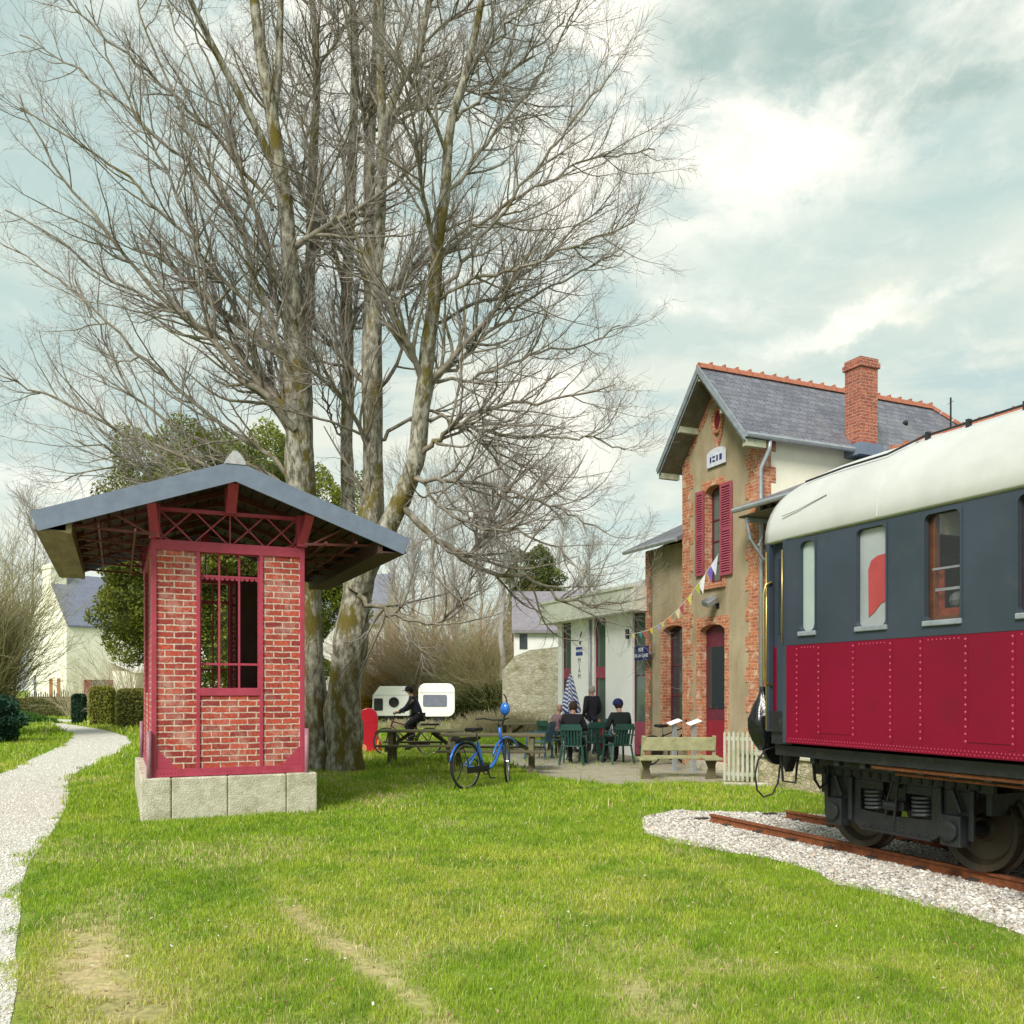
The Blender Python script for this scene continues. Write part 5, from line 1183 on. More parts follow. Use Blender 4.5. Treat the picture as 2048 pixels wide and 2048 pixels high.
def small_bare(name, loc, h, label, group=None, seed=1, lean=0.0, n1=16, spread=.5, r=.10, m=X['branch'], twig=X['twig'], cat='tree', tmin=.25, l1=.38, n2=9, n3=6, tw=.006):
    rs = np.random.default_rng(seed); R = thing(name, loc, 0, label, cat, group)
    K = 14; z = np.linspace(0, h, K); P = np.stack([lean*z+rs.normal(0, .03*h/8, K), rs.normal(0, .03*h/8, K), z], 1)[None]; Rr = np.linspace(r, .015, K)[None]
    v, f = tubes_np(P, Rr, 8); mesh_np('trunk', v, [f], m, R, smooth=True)
    A, B = children_of(P, Rr, n1, tmin, .98, (.4*spread*2, .7*spread*2), (l1*h*.6, l1*h), .55, 10, rs, up=.06, wander=.09)
    A2, B2 = children_of(A, B, n2, .2, 1, (.35, .8), (.10*h, .20*h), .5, 6, rs, up=.05, wander=.13)
    A3, B3 = children_of(A2, B2, n3, .2, 1, (.35, .8), (.04*h, .09*h), .4, 4, rs, up=.04, wander=.15)
    V, Fs, off = [], [], 0
    for a, b, s in ((A, B, 5), (A2, np.maximum(B2, tw), 4), (A3, np.maximum(B3, tw*.8), 3)): v, f = tubes_np(a, b, s); V.append(v); Fs.append(f+off); off += len(v)
    mesh_np('crown', np.concatenate(V), [np.concatenate(Fs)], twig, R); return R
def leaf_np(blobs, n, size, c1, c2, rs, shell=.55, aspect=1.6, up=.2):
    vol = np.array([b[1][0]*b[1][1]*b[1][2] for b in blobs]); k = rs.choice(len(blobs), n, p=vol/vol.sum())
    d = rs.normal(size=(n, 3)); d /= np.linalg.norm(d, axis=1, keepdims=True); rad = (shell+(1-shell)*rs.random(n)**.6)*(1+.16*np.sin(d[:, 0]*7+k)+.14*np.cos(d[:, 2]*9+k*2))
    C = np.array([b[0] for b in blobs])[k]; S = np.array([b[1] for b in blobs])[k]; p = C+d*rad[:, None]*S
    p = p[p[:, 2] > .03]; n = len(p)
    a = rs.normal(size=(n, 3)); a /= np.linalg.norm(a, axis=1, keepdims=True); b = rs.normal(size=(n, 3)); b -= a*(a*b).sum(1, keepdims=True); b /= np.linalg.norm(b, axis=1, keepdims=True)
    s = size*rs.uniform(.6, 1.4, n)[:, None]; a = a*s*aspect; b = b*s
    V = np.stack([p-a*.5, p+b*.35, p+a*.5, p-b*.35], 1).reshape(-1, 3); Fq = np.arange(n*4).reshape(-1, 4)
    cl = np.sin(p[:, 0]*2.1+1)*np.sin(p[:, 2]*2.7)*.5+np.sin(p[:, 1]*3.1+p[:, 0]*1.3)*.3; t = np.clip(.5+cl*.6+rs.normal(0, .25, n), 0, 1)[:, None]
    c = np.array(c1)*(1-t)+np.array(c2)*t; return V, Fq, np.repeat(c, 4, 0)
def bush(name, loc, blobs, n, size, c1, c2, label, cat='shrub', group=None, seed=1, stem=None, sticks=0, stick_h=1.0, shell=.55, aspect=1.6, core=True):
    rs = np.random.default_rng(seed); R = thing(name, loc, 0, label, cat, group)
    V, Fq, c = leaf_np(blobs, n, size, c1, c2, rs, shell, aspect); mesh_np('foliage', V, [Fq], X['leaf'], R, col=c)
    m = MB()
    if stem:
        m.cyl((0, 0, 0), (0, 0, stem[0]), stem[1], stem[1]*.6, 8); 
    else:
        for k in range(6): a = k*1.05; b = blobs[0][0]; m.tube([(0, 0, 0), (math.cos(a)*.1, math.sin(a)*.1, b[2]*.5), (b[0]+math.cos(a)*blobs[0][1][0]*.5, b[1]+math.sin(a)*blobs[0][1][1]*.5, b[2])], [.04, .03, .01], 5)
    m.build('stem', X['branch'], R)
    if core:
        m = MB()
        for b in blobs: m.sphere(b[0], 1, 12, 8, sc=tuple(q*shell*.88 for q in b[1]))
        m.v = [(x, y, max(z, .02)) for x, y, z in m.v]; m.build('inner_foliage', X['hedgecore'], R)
    return R
def brush(name, loc, w, d, h, n, label, m1, cat='shrub', seed=1, arch=.35, thick=.010, n2=5, seg=7, kind=None, lean=1.5, jit=.25):
    """leafless thicket: many arching stems rising from the ground"""
    rs = np.random.default_rng(seed); P = np.empty((n, seg+1, 3)); x = rs.normal(0, .26, n)*w; y = rs.normal(0, .3, n)*d
    P[:, 0] = np.stack([x*.7, y*.55, np.zeros(n)], 1); dr = np.stack([x/w*lean+rs.normal(0, jit, n), y/d*1.0+rs.normal(0, jit, n), np.ones(n)*1.25], 1); dr /= np.linalg.norm(dr, axis=1, keepdims=True)
    L = h*rs.uniform(.6, 1.22, n)*(1-.5*np.abs(x/w)**1.5)
    for k in range(1, seg+1):
        dr += rs.normal(0, .10, (n, 3)); dr[:, 2] -= .05; dr[:, 0] += np.sign(x)*arch*.12; dr /= np.linalg.norm(dr, axis=1, keepdims=True); P[:, k] = P[:, k-1]+dr*(L/seg)[:, None]
    Rr = np.linspace(thick, thick*.35, seg+1)[None].repeat(n, 0)
    A, B = children_of(P, Rr, n2, .2, 1, (.25, .7), (.12*h, .32*h), .3, 4, rs, up=.03, wander=.15); B = np.maximum(B, thick*.45)
    V, Fs, off = [], [], 0
    for a, b in ((P, Rr), (A, B)): v, f = tubes_np(a, b, 3); V.append(v); Fs.append(f+off); off += len(v)
    V = np.concatenate(V); V[:, 2] = np.maximum(V[:, 2], .01)
    R = thing(name, loc, 0, label, cat) if kind is None else None
    o = mesh_np('stems' if R else name, V, [np.concatenate(Fs)], m1, R, loc=None if R else loc)
    if kind: tag(o, label, cat, kind=kind)
    return R or o
X['willow'] = mat('willow', (.42, .34, .18), (.34, .31, .15), .7, .9, c3=(.48, .33, .24), s3=.5, lo3=.45, hi3=.6)
X['olive_twig'] = mat('olive_twig', (.34, .30, .15), (.26, .24, .11), .6, .9)
X['pale_twig'] = mat('pale_twig', (.46, .40, .26), (.36, .31, .19), .8, .9)
X['grey_twig'] = mat('grey_twig', (.32, .30, .29), (.42, .40, .38), .5, .9)
def Gd(px, Y): return ((px-CX)/F*Y, Y, 0)

# evergreens behind the kiosk
ev1, ev2, ev3 = (.075, .10, .018), (.25, .27, .04), None
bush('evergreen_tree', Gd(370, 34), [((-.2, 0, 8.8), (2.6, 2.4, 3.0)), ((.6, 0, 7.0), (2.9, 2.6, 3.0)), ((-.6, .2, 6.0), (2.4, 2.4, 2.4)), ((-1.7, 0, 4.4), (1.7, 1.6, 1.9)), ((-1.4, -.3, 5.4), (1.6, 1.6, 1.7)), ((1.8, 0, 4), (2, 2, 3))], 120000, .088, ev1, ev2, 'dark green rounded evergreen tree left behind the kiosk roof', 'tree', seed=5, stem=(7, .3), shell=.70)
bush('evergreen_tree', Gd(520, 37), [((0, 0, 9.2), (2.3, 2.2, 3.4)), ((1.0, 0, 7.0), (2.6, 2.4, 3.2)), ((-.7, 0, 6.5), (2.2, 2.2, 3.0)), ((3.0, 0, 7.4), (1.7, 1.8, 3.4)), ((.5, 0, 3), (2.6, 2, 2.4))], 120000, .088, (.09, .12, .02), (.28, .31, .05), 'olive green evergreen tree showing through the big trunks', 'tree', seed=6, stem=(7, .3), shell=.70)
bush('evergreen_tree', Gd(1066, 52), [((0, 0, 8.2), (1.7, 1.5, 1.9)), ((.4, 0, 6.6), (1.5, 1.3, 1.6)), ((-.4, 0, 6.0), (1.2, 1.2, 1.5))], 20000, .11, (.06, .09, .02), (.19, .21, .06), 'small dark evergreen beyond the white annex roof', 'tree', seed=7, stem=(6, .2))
# left edge thicket, houses side
brush('bare_thicket_tree', Gd(-45, 31), 1.15, 1.2, 6.2, 800, 'tall brown leafless thicket at the left edge', X['olive_twig'], 'tree', 31, .0, .014, 7, lean=.25, jit=.11)
bush('laurel_bush', Gd(-8, 27), [((0, 0, .7), (.85, .7, .75)), ((-.5, .2, 1.1), (.6, .6, .6))], 7000, .085, (.012, .045, .028), (.03, .09, .05), 'dark blue-green bush low at the left edge', 'shrub', seed=9)
# bare trees far left
small_bare('bare_tree', Gd(62, 70), 15.5, 'thin bare tree rising behind the white house chimney', None, 41, .02, 18, .5, .16, tw=.012)
small_bare('bare_tree', Gd(30, 75), 13, 'faint bare tree at far left above the thicket', None, 42, -.02, 14, .5, .14, tw=.012)
small_bare('bare_tree', Gd(110, 66), 12, 'low bare tree leaning by the white house ridge', None, 43, .05, 12, .5, .13, tw=.012)
# bare trees in the middle distance
for i, (px, Y, h, s, lab) in enumerate(((790, 52, 12.5, 51, 'slim bare tree just right of the big trunk'), (826, 50, 13.0, 52, 'slim bare tree above the hanging mossy branch'), (866, 54, 14.0, 53, 'bare tree behind the middle of the willow thicket'), (905, 50, 12.5, 54, 'bare tree over the right side of the willow thicket'), (1004, 44, 13.8, 55, 'thicker bare tree left of the small evergreen'), (960, 56, 13.5, 56, 'bare tree behind the fork of the low mossy limb'), (1120, 60, 12.0, 57, 'faint bare tree above the annex roof'), (1180, 62, 11.5, 58, 'faint bare tree nearest the station wing'))):
    small_bare('slender_tree', Gd(px, Y), h, lab, 'bare trees in the middle distance', s, 0, 16, .34, .13 if px != 1004 else .2, m=X['grey_twig'], twig=X['grey_twig'], l1=.34, tmin=.3, tw=.010)
for i, (px, Y, w, h, n, m_, lab) in enumerate(((815, 47, 3.0, 6.0, 620, X['willow'], 'olive leafless willow thicket behind the caravans'), (915, 47, 3.6, 6.9, 950, X['willow'], 'tall reddish brown leafless willow thicket in the centre'), (985, 45, 2.6, 5.0, 600, X['olive_twig'], 'dull green twiggy bush at the right end of the willows'))):
    brush('willow_bush', Gd(px, Y), w*1.1, 2.0, h, n, lab, m_, 'shrub', 61+i, .55, .013, 7)
bush('dark_shrub', Gd(965, 44), [((0, 0, 1.0), (1.0, .7, .9)), ((.8, 0, 1.3), (.7, .6, .9)), ((-.9, 0, .8), (.8, .6, .7))], 12000, .075, (.06, .08, .02), (.15, .17, .05), 'dark green scrub under the willow thicket', 'shrub', seed=13)
bush('forsythia_bush', Gd(757, 46), [((0, 0, 1.5), (1.1, .8, 1.1)), ((-.6, 0, .9), (.8, .7, .8))], 7000, .07, (.42, .20, .02), (.50, .36, .02), 'yellow and orange flowering bush beside the caravans', 'shrub', seed=14)
bush('hedge', Gd(640, 44), [((0, 0, .8), (1.6, .6, .8))], 4000, .07, (.12, .11, .03), (.2, .16, .05), 'low yellowish hedge seen left of the big trunk', 'hedge', seed=15)
# dry growth in front of the stone walls
brush('dry_bracken', Gd(1010, 31), 5.0, 1.0, .85, 1500, 'dry brown bracken and weeds before the stone wall', X['pale_twig'], 'weeds', 71, .2, .008, 3, 4, kind='stuff')
brush('weeds', Gd(820, 36), 4.6, 1.0, .42, 900, 'straggly dry weeds in front of the caravans', X['pale_twig'], 'weeds', 72, .2, .008, 3, 4, kind='stuff')
brush('brambles', Gd(640, 38), 3.5, 1.0, .7, 500, 'pale brambles behind the trunk', X['pale_twig'], 'weeds', 73, .2, .008, 3, 4, kind='stuff')
# clipped garden shrubs at left
def clipped(px, py, w, h, c1, c2, label, name='clipped_shrub', seed=1, d=None, Y=None, n=7000):
    x, y = G(px, py) if Y is None else ((px-CX)/F*Y, Y); rs = np.random.default_rng(seed); d = d or w
    R = thing(name, (x, y, 0), .2, label, 'hedge' if name == 'hedge' else 'shrub')
    # leaves over a rounded block
    q = rs.uniform(-1, 1, (n, 3)); ax = rs.integers(0, 3, n); q[np.arange(n), ax] = np.where(rs.random(n) < .5, -1, 1)*rs.uniform(.9, 1.05, n)
    nn = (np.abs(q)**6).sum(1)**(1/6); q = q/nn[:, None]*rs.uniform(.92, 1.06, (n, 1)); p = q*np.array([w/2, d/2, h/2])+np.array([0, 0, h/2]); p = p[p[:, 2] > .02]; n = len(p)
    a = rs.normal(size=(n, 3)); a /= np.linalg.norm(a, axis=1, keepdims=True); b = np.cross(a, rs.normal(size=(n, 3))); b /= np.linalg.norm(b, axis=1, keepdims=True)
    s = .05*rs.uniform(.6, 1.4, (n, 1)); V = np.stack([p-a*s, p+b*s*.5, p+a*s, p-b*s*.5], 1).reshape(-1, 3); t = np.clip(.5+rs.normal(0, .35, n), 0, 1)[:, None]
    mesh_np('foliage', V, [np.arange(n*4).reshape(-1, 4)], X['leaf'], R, col=np.repeat(np.array(c1)*(1-t)+np.array(c2)*t, 4, 0))
    m = MB(); m.box(-w*.44, w*.44, -d*.44, d*.44, .0, h*.93); m.build('inner_foliage', X['hedgecore'], R, bevel=.08); return R
clipped(108, 1404, 3.2*1.3, 1.15, (.13,.14,.035), (.24,.20,.07), 'long low clipped hedge below the picket fence', 'hedge', 81, d=.8, Y=52, n=9000)
clipped(158, 1414, .55, 1.4, (.015,.045,.03), (.03,.08,.045), 'dark bluish clipped shrub right of the low hedge', seed=82, Y=42, n=5000)
clipped(205, 1418, .95, 1.75, (.20,.21,.035), (.32,.32,.06), 'tall flat-sided yellow green clipped shrub in the garden', seed=83, Y=40)
clipped(272, 1420, 1.4, 1.65, (.20,.21,.05), (.33,.31,.08), 'wide yellow green clipped shrub beside the kiosk wall', seed=84, Y=38)
brush('garden_twigs', Gd(232, 41), .8, .5, 1.5, 160, 'pale twiggy plant between the two clipped shrubs', X['pale_twig'], 'shrub', 85, .1, .008, 5)
brush('garden_twigs', Gd(150, 50), 1.0, .6, 3.0, 90, 'pale bare garden bushes in front of the white house corner', X['pale_twig'], 'shrub', 86, .15, .010, 6)
brush('garden_twigs', Gd(262, 44), .9, .8, 4.8, 180, 'greyish bare shrub beside the evergreen by the kiosk', X['pale_twig'], 'shrub', 87, .1, .010, 6)
for i, (px, py, w, h, lab) in enumerate(((30, 1437, 1.3, .42, 'leafy weeds at the left edge before the path'), (70, 1447, 1.0, .34, 'small leafy weeds left of the path bend'), (190, 1434, 1.1, .36, 'leafy weeds beyond the path bend'), (255, 1437, 1.2, .40, 'leafy weeds beside the kiosk corner'))):
    x, y = G(px, py); bush('weed_clump', (x, y, 0), [((0, 0, h*.45), (w*.8, .5, h*.6)), ((w*.5, .1, h*.4), (w*.5, .4, h*.5))], 2600, .07, (.03,.09,.012), (.09,.20,.03), lab, 'plant', 'weed clumps by the path', 90+i, core=False, shell=.2, aspect=2.4)

# ======================= far houses ========================================
def house_left():
    x, y = (133-CX)/F*58, 58; ang = math.atan2(.738, .67)
    R = thing('white_house', (x, y, 0), ang, 'cream house with steep gable, chimney and blue slate roof at far left', 'house')
    # local x along the ridge (away right), local y from the corner along the gable (positive = back left)
    L_, D_, ez, rz = 11.0, 6.6, 5.8, 9.4
    w = MB(); w.prism([(0, 0), (D_, 0), (D_, ez), (D_/2, rz), (0, ez)], 'x', 0, .3); w.box(.3, L_, 0, .3, 0, ez); w.box(.3, L_, D_-.3, D_, 0, ez); w.prism([(0, 0), (D_, 0), (D_, ez), (D_/2, rz), (0, ez)], 'x', L_-.3, L_); w.build('wall', X['plainhouse'], R)
    r = MB()
    for s, y0, y1 in ((0, -.15, D_/2), (1, D_+.15, D_/2)):
        r.add([(.02, y0, ez-.05), (L_+.1, y0, ez-.05), (L_+.1, y1, rz+.08), (.02, y1, rz+.08), (.02, y0, ez+.08), (L_+.1, y0, ez+.08), (L_+.1, y1, rz+.22), (.02, y1, rz+.22)], [(0,1,2,3),(4,5,6,7),(0,1,5,4),(1,2,6,5),(0,3,7,4)])
    ro = r.build('roof', X['blueslate'], R)
    c = MB(); c.box(-.02, 1.0, D_/2-.75, D_/2+.75, rz-1.4, rz+.75); c.box(-.08, 1.06, D_/2-.82, D_/2+.82, rz+.45, rz+.62); c.build('chimney', X['plainhouse'], ro)
    f = MB(); f.box(-.05, 0, 5.2, 5.55, .3, 2.6); f.build('downpipe', X['blueslate'], R)
    for yy in (1.0, 2.3): m = MB(); m.box(-.06, 0, yy, yy+.45, .6, 2.4); m.build('shutter', X['wood'], R)
    for xx in (1.6, 4.2, 7): m = MB(); m.box(xx, xx+1, -.06, 0, .9, 2.3); wi = m.build('window', X['glass'], R); m = MB(); m.box(xx-.5, xx, -.1, -.02, .9, 2.3); m.box(xx+1, xx+1.5, -.1, -.02, .9, 2.3); m.build('shutter', X['doorred'], wi)
    w = MB(); w.box(3.0, 9.5, -3.4, -.02, 0, 2.9); w.build('lean_to', X['plainhouse'], R); q = MB(); q.add([(2.8, -3.6, 2.75), (9.7, -3.6, 2.75), (9.7, -.02, 3.5), (2.8, -.02, 3.5)], [(0,1,2,3)]); q.build('lean_to_roof', X['greyhouse'], R)
    m = MB(); m.box(4.2, 5.1, -3.46, -3.4, .8, 2.2); wi = m.build('window', X['glass'], R); m = MB(); m.box(3.65, 4.15, -3.5, -3.42, .8, 2.2); m.box(5.15, 5.65, -3.5, -3.42, .8, 2.2); m.build('shutter', X['doorred'], wi)
house_left()
def picket():
    a = Vector(Gd(50, 54)); b = Vector(Gd(140, 53)); R = thing('picket_fence', a, math.atan2(b.y-a.y, b.x-a.x), 'weathered picket fence in front of the cream house', 'fence'); L_ = (b-a).length
    m = MB(); n = 20
    for k in range(n): x = L_*k/n; h = 1.45+random.uniform(-.12, .15); m.prism([(x, .2), (x+.06, .2), (x+.06, h), (x+.03, h+.08), (x, h)], 'y', -.015, .015)
    for z in (.6, 1.15): m.box(0, L_, .015, .05, z, z+.07)
    m.build('picket', X['sleeper'], R)
picket()
def house(px0, px1, Y, zr, ze, zg, name, label, wallm, roofm, rot=0, win=(), gable=False, dep=7):
    x0 = (px0-CX)/F*Y; x1 = (px1-CX)/F*Y; w_ = x1-x0; R = thing(name, (x0, Y, 0), rot, label, 'house')
    w = MB(); w.box(0, w_, 0, .3, zg, ze); w.box(0, w_, dep-.3, dep, zg, ze)
    for x in (0, w_-.3): w.prism([(.3, zg), (dep-.3, zg), (dep-.3, ze), (dep/2, zr-.05), (.3, ze)], 'x', x, x+.3)
    w.build('wall', wallm, R)
    r = MB()
    for y0 in (-.25, dep+.25): r.add([(-.1, y0, ze-.1), (w_+.1, y0, ze-.1), (w_+.1, dep/2, zr), (-.1, dep/2, zr), (-.1, y0, ze+.04), (w_+.1, y0, ze+.04), (w_+.1, dep/2, zr+.14), (-.1, dep/2, zr+.14)], [(0,1,2,3),(4,5,6,7),(0,1,5,4),(0,3,7,4),(1,2,6,5)])
    r.build('roof', roofm, R)
    for a, b, c, d in win: m = MB(); m.box(a, b, -.03, 0, c, d); m.build('window', X['glass'], R)
    return R
z = lambda py, Y: H+(HY-py)/F*Y
h1 = house(1028, 1180, 40, z(1186, 43), z(1262, 40), 0, 'grey_roofed_house', 'white house with mauve-grey roof half hidden left of the annex', X['greyhouse'], X['mauveslate'], 0, win=((.25, .6, z(1298, 40), z(1268, 40)), (2.6, 3.2, z(1298, 40), z(1268, 40))))
def stone_wall():
    m = MB(); x0 = (1005-CX)/F*34; x1 = (1145-CX)/F*34; 
    m.prism([(x0, 0), (x1, 0), (x1, z(1290, 34)), ((1060-CX)/F*34, z(1300, 34)), ((1030-CX)/F*34, z(1312, 34)), (x0, z(1340, 34))], 'y', 0, .5)
    o = m.build('stone_garden_wall', X['rubble2'], loc=(0, 34, 0)); tag(o, 'tall pale rubble stone wall left of the white annex', 'wall')
X['rubble2'] = voro('rubble_wall_pale', (.62, .57, .46), (.42, .38, .29), (.50, .46, .36), 6.5, edge=.10, stretch=(1, 1, 1.6), moss=(.28, .25, .12))
stone_wall()
house(648, 768, 55, z(1150, 58), z(1246, 55), 0, 'white_house', 'white house with blue-grey roof glimpsed behind the big trunks', X['greyhouse'], X['blueslate'])

# ======================= caravans ==========================================
def caravan(px0, px1, Y, z0, z1, label, kind):
    x0, x1 = (px0-CX)/F*Y, (px1-CX)/F*Y; L_ = x1-x0; R = thing('caravan', ((x0+x1)/2, Y, 0), .08, label, 'caravan'); h = L_/2
    b = MB(); r = .34
    if kind: pts = rrect(-h, h, z0, z1, .32, 6)
    else: pts = [(-h, z0), (h, z0), (h, z1-.34), (h-.1, z1), (-h+.35, z1), (-h+.04, z1-.42)]
    b.prism(pts, 'y', -.95, .95); b.build('body', X['white'], R, bevel=.03)
    t = MB(); t.prism([(-h+.03, z1-.42), (h-.02, z1-.42), (h-.02, z1-.37), (-h+.05, z1-.37)], 'y', -.965, -.95); t.build('trim', X['greyhouse'], R)
    if kind: w = MB(); w.prism(rrect(-.60, .45, z1-1.02, z1-.50, .08), 'y', -.975, -.955); w.build('window', X['blueslate'], R)
    else:
        w = MB(); w.prism(rrect(-h+.10, -h+.50, z1-1.10, z1-.55, .05), 'y', -.975, -.955); w.build('window', X['glass'], R)
        w = MB(); w.ring((.15, -.97, z1-.72), .19, .045, 'y', 20, 6); w.build('porthole', X['black'], R); w = MB(); w.prism([(.15+.17*math.cos(a), z1-.72+.17*math.sin(a)) for a in [math.pi*k/8 for k in range(16)]], 'y', -.965, -.955); w.build('pane', X['glass'], R)
    for x in (0,):
        w = MB(); w.cyl((x, -.9, .32), (x, -.72, .32), .32, n=18); w.build('wheel', X['rubber'], R)
    c = MB(); c.box(-h+.2, h-.2, -.6, .6, z0-.12, z0); c.bar((-h+.2, 0, z0-.06), (-h-.7, 0, z0-.1), .08); c.build('chassis', X['blackiron'], R)
caravan(747, 820, 41.0, .45, 1.80, 'boxy white caravan with a round porthole, left one of the pair', 0)
caravan(838, 909, 40.0, .45, 1.92, 'rounded white caravan with a wide grey window, right one of the pair', 1)

# ======================= furniture =========================================
def picnic(px, Y, rz, label, L_=1.85):
    R = thing('picnic_table', Gd(px, Y), rz, label, 'picnic table', 'wooden picnic tables on the grass')
    for k in range(5): m = MB(); y = -.36+k*.145; m.box(-L_/2, L_/2, y, y+.135, .715, .755); m.build('top_plank', X['tablewood'], R, bevel=.006)
    for s in (-1, 1):
        m = MB(); m.box(-L_/2, L_/2, s*.72-.13, s*.72+.13, .425, .465); m.build('bench', X['tablewood'], R, bevel=.006)
        for x in (-L_/2+.28, L_/2-.28):
            l = MB(); l.bar((x, s*.28, .715), (x, s*.60, 0), .045, .10, up=(1, 0, 0)); l.build('leg', X['tablewood'], R)
    for x in (-L_/2+.28, L_/2-.28):
        l = MB(); l.box(x-.045-.03, x-.03, -.82, .82, .33, .425); l.box(x-.075, x-.03, -.36, .36, .62, .715); l.bar((x, 0, .40), (x*.35, 0, .70), .04, .08); l.build('cross_brace', X['tablewood'], R)
    return R
picnic(843, 19.6, .03, 'weathered picnic table just right of the big trunk')
picnic(987, 17.9, -.05, 'mossy picnic table behind the blue bicycle', 2.1)
picnic(1062, 23.5, .2, 'small far picnic table left of the garden chairs')
def park_bench():
    x, y = G(1362, 1557); R = thing('wooden_bench', (x, y, 0), .0, 'chunky lichen-grey wooden bench with a solid plank back at the edge of the forecourt', 'bench')
    w = .68
    m = MB(); m.box(-w, w-.0, .18, .23, .50, .755); m.box(-w, w, .185, .225, .30, .47) if False else None; m.build('backrest', X['benchwood'], R, bevel=.015)
    m = MB(); m.box(-w-.02, w+.02, .0, .17, .36, .42); m.build('seat', X['benchwood'], R, bevel=.01)
    for s in (-1, 1):
        m = MB(); m.bar((s*(w+.0), .34, .0), (s*(w-.02), .20, .78), .07, .08); m.build('back_post', X['benchwood'], R, bevel=.01)
    for xx in (-w+.02, w-.15):
        m = MB(); m.box(xx-.16, xx+.16, -.38, .0, .36, .41); m.build('side_plank', X['benchwood'], R, bevel=.01)
        m = MB(); m.prism([(xx-.10, 0), (xx+.10, 0), (xx+.05, .20), (xx+.11, .36), (xx-.11, .36), (xx-.05, .20)], 'y', -.15, -.07); m.build('leg', X['tablewood'], R)
    for xx in (-.25, .12): m = MB(); m.box(xx-.04, xx+.04, .185, .225, .42, .50); m.build('back_strut', X['tablewood'], R)
park_bench()
def fence():
    a = Vector((*G(1450, 1566), 0)); b = Vector((*G(1514, 1570), 0)); R = thing('picket_fence', a, math.atan2(b.y-a.y, b.x-a.x), 'short mossy white picket fence between station corner and platform wall', 'fence'); L_ = (b-a).length
    n = 8
    for k in range(n):
        x = L_*k/(n-1); m = MB(); m.prism([(x-.022, .05), (x+.022, .05), (x+.022, .88), (x, .92), (x-.022, .88)], 'y', -.022, .0); m.build('picket', X['fencewood'], R)
    m = MB()
    for z_ in (.14, .76): m.box(-.03, L_+.03, .001, .04, z_, z_+.06)
    m.build('rail', X['fencewood'], R)
fence()
def low_kerb():
    m = MB(); x, y = G(1450, 1572); m.box(-.02, .72, -.05, .07, -.02, .06); o = m.build('kerb', X['plinth'], loc=(x, y, 0), rz=-.08, bevel=.01); tag(o, kind='structure')
low_kerb()
def chair_proto(m_):
    R = thing('garden_chair', (0, 0, 0), 0, 'plastic garden chair', 'chair', 'plastic garden chairs round the station table')
    s = MB(); s.box(-.24, .24, -.22, .24, .40, .43); s.build('seat', m_, R, bevel=.012)
    b = MB(); pts = [(-.21, .46), (.21, .46), (.23, .78), (.16, .87), (-.16, .87), (-.23, .78)]
    for k in range(7): x = -.20+k*.067; b.bar((x, -.235, .44), (x*1.05, -.33, .80), .042, .012, up=(0, 1, 0))
    b.bar((-.25, -.34, .80), (.25, -.34, .80), .07, .016, up=(0, 1, 0)); b.bar((-.22, -.345, .86), (.22, -.345, .86), .07, .016, up=(0, 1, 0)); b.build('backrest', m_, R)
    for sx in (-1, 1):
        a = MB(); a.bar((sx*.27, -.29, .64), (sx*.27, .22, .64), .05, .02); a.build('armrest', m_, R)
        for sy in (-1, 1): l = MB(); l.bar((sx*.22, sy*.2, .41 if sy < 0 else .63), (sx*.27, sy*.26, 0), .045, .03); l.build('leg', m_, R)
    return R
def put(o, px, py, rz, label, first=False):
    x, y = G(px, py)
    if first: o.location = (x, y, 0); o.rotation_euler = (0, 0, rz); o['label'] = label; return o
    return copy_tree(o, None, label, (x, y, 0), rz)
cg = chair_proto(X['chairgreen']); cb = chair_proto(X['chairblue'])
put(cg, 1147, 1529, -.25, 'green plastic chair under the seated person on the left of the table', True)
put(cg, 1236, 1527, .35, 'green plastic chair under the seated person in the blue beanie')
put(cg, 1108, 1514, -1.0, 'empty green plastic chair just left of the seated dark-haired person')
put(cg, 1192, 1519, .1, 'empty green plastic chair at the middle of the table')
put(cg, 1165, 1521, -2.6, 'green plastic chair between the two seated people, turned to us')
put(cb, 1078, 1518, 1.2, 'blue-grey plastic chair, leftmost and apart from the group', True)
put(cb, 1214, 1508, 2.6, 'blue-grey plastic chair beyond the table on its right')
def garden_table():
    x, y = G(1180, 1512); R = thing('garden_table', (x, y, 0), 0, 'round plastic garden table between the seated people', 'table')
    m = MB(); m.cyl((0, 0, .70), (0, 0, .73), .42, n=24); m.build('tabletop', X['chairgreen'], R, bevel=.008)
    for k in range(4): a = .6+k*math.pi/2; m = MB(); m.bar((.2*math.cos(a), .2*math.sin(a), .70), (.34*math.cos(a), .34*math.sin(a), 0), .045); m.build('leg', X['chairgreen'], R)
    t = thing('teapot', (x-.1, y-.08, .73), 0, 'pale pot standing on the garden table', 'pot'); m = MB(); m.sphere((0, 0, .08), .08, 12, 8); m.cyl((0, 0, .15), (0, 0, .18), .03, .02, 8); m.build('pot_body', X['plate'], t, smooth=True); m = MB(); m.tube([(.07, 0, .06), (.13, 0, .10), (.15, 0, .15)], .014, 6); m.tube([(-.07, 0, .12), (-.13, 0, .12), (-.13, 0, .05), (-.07, 0, .04)], .01, 6); m.build('handle', X['plate'], t)
garden_table()
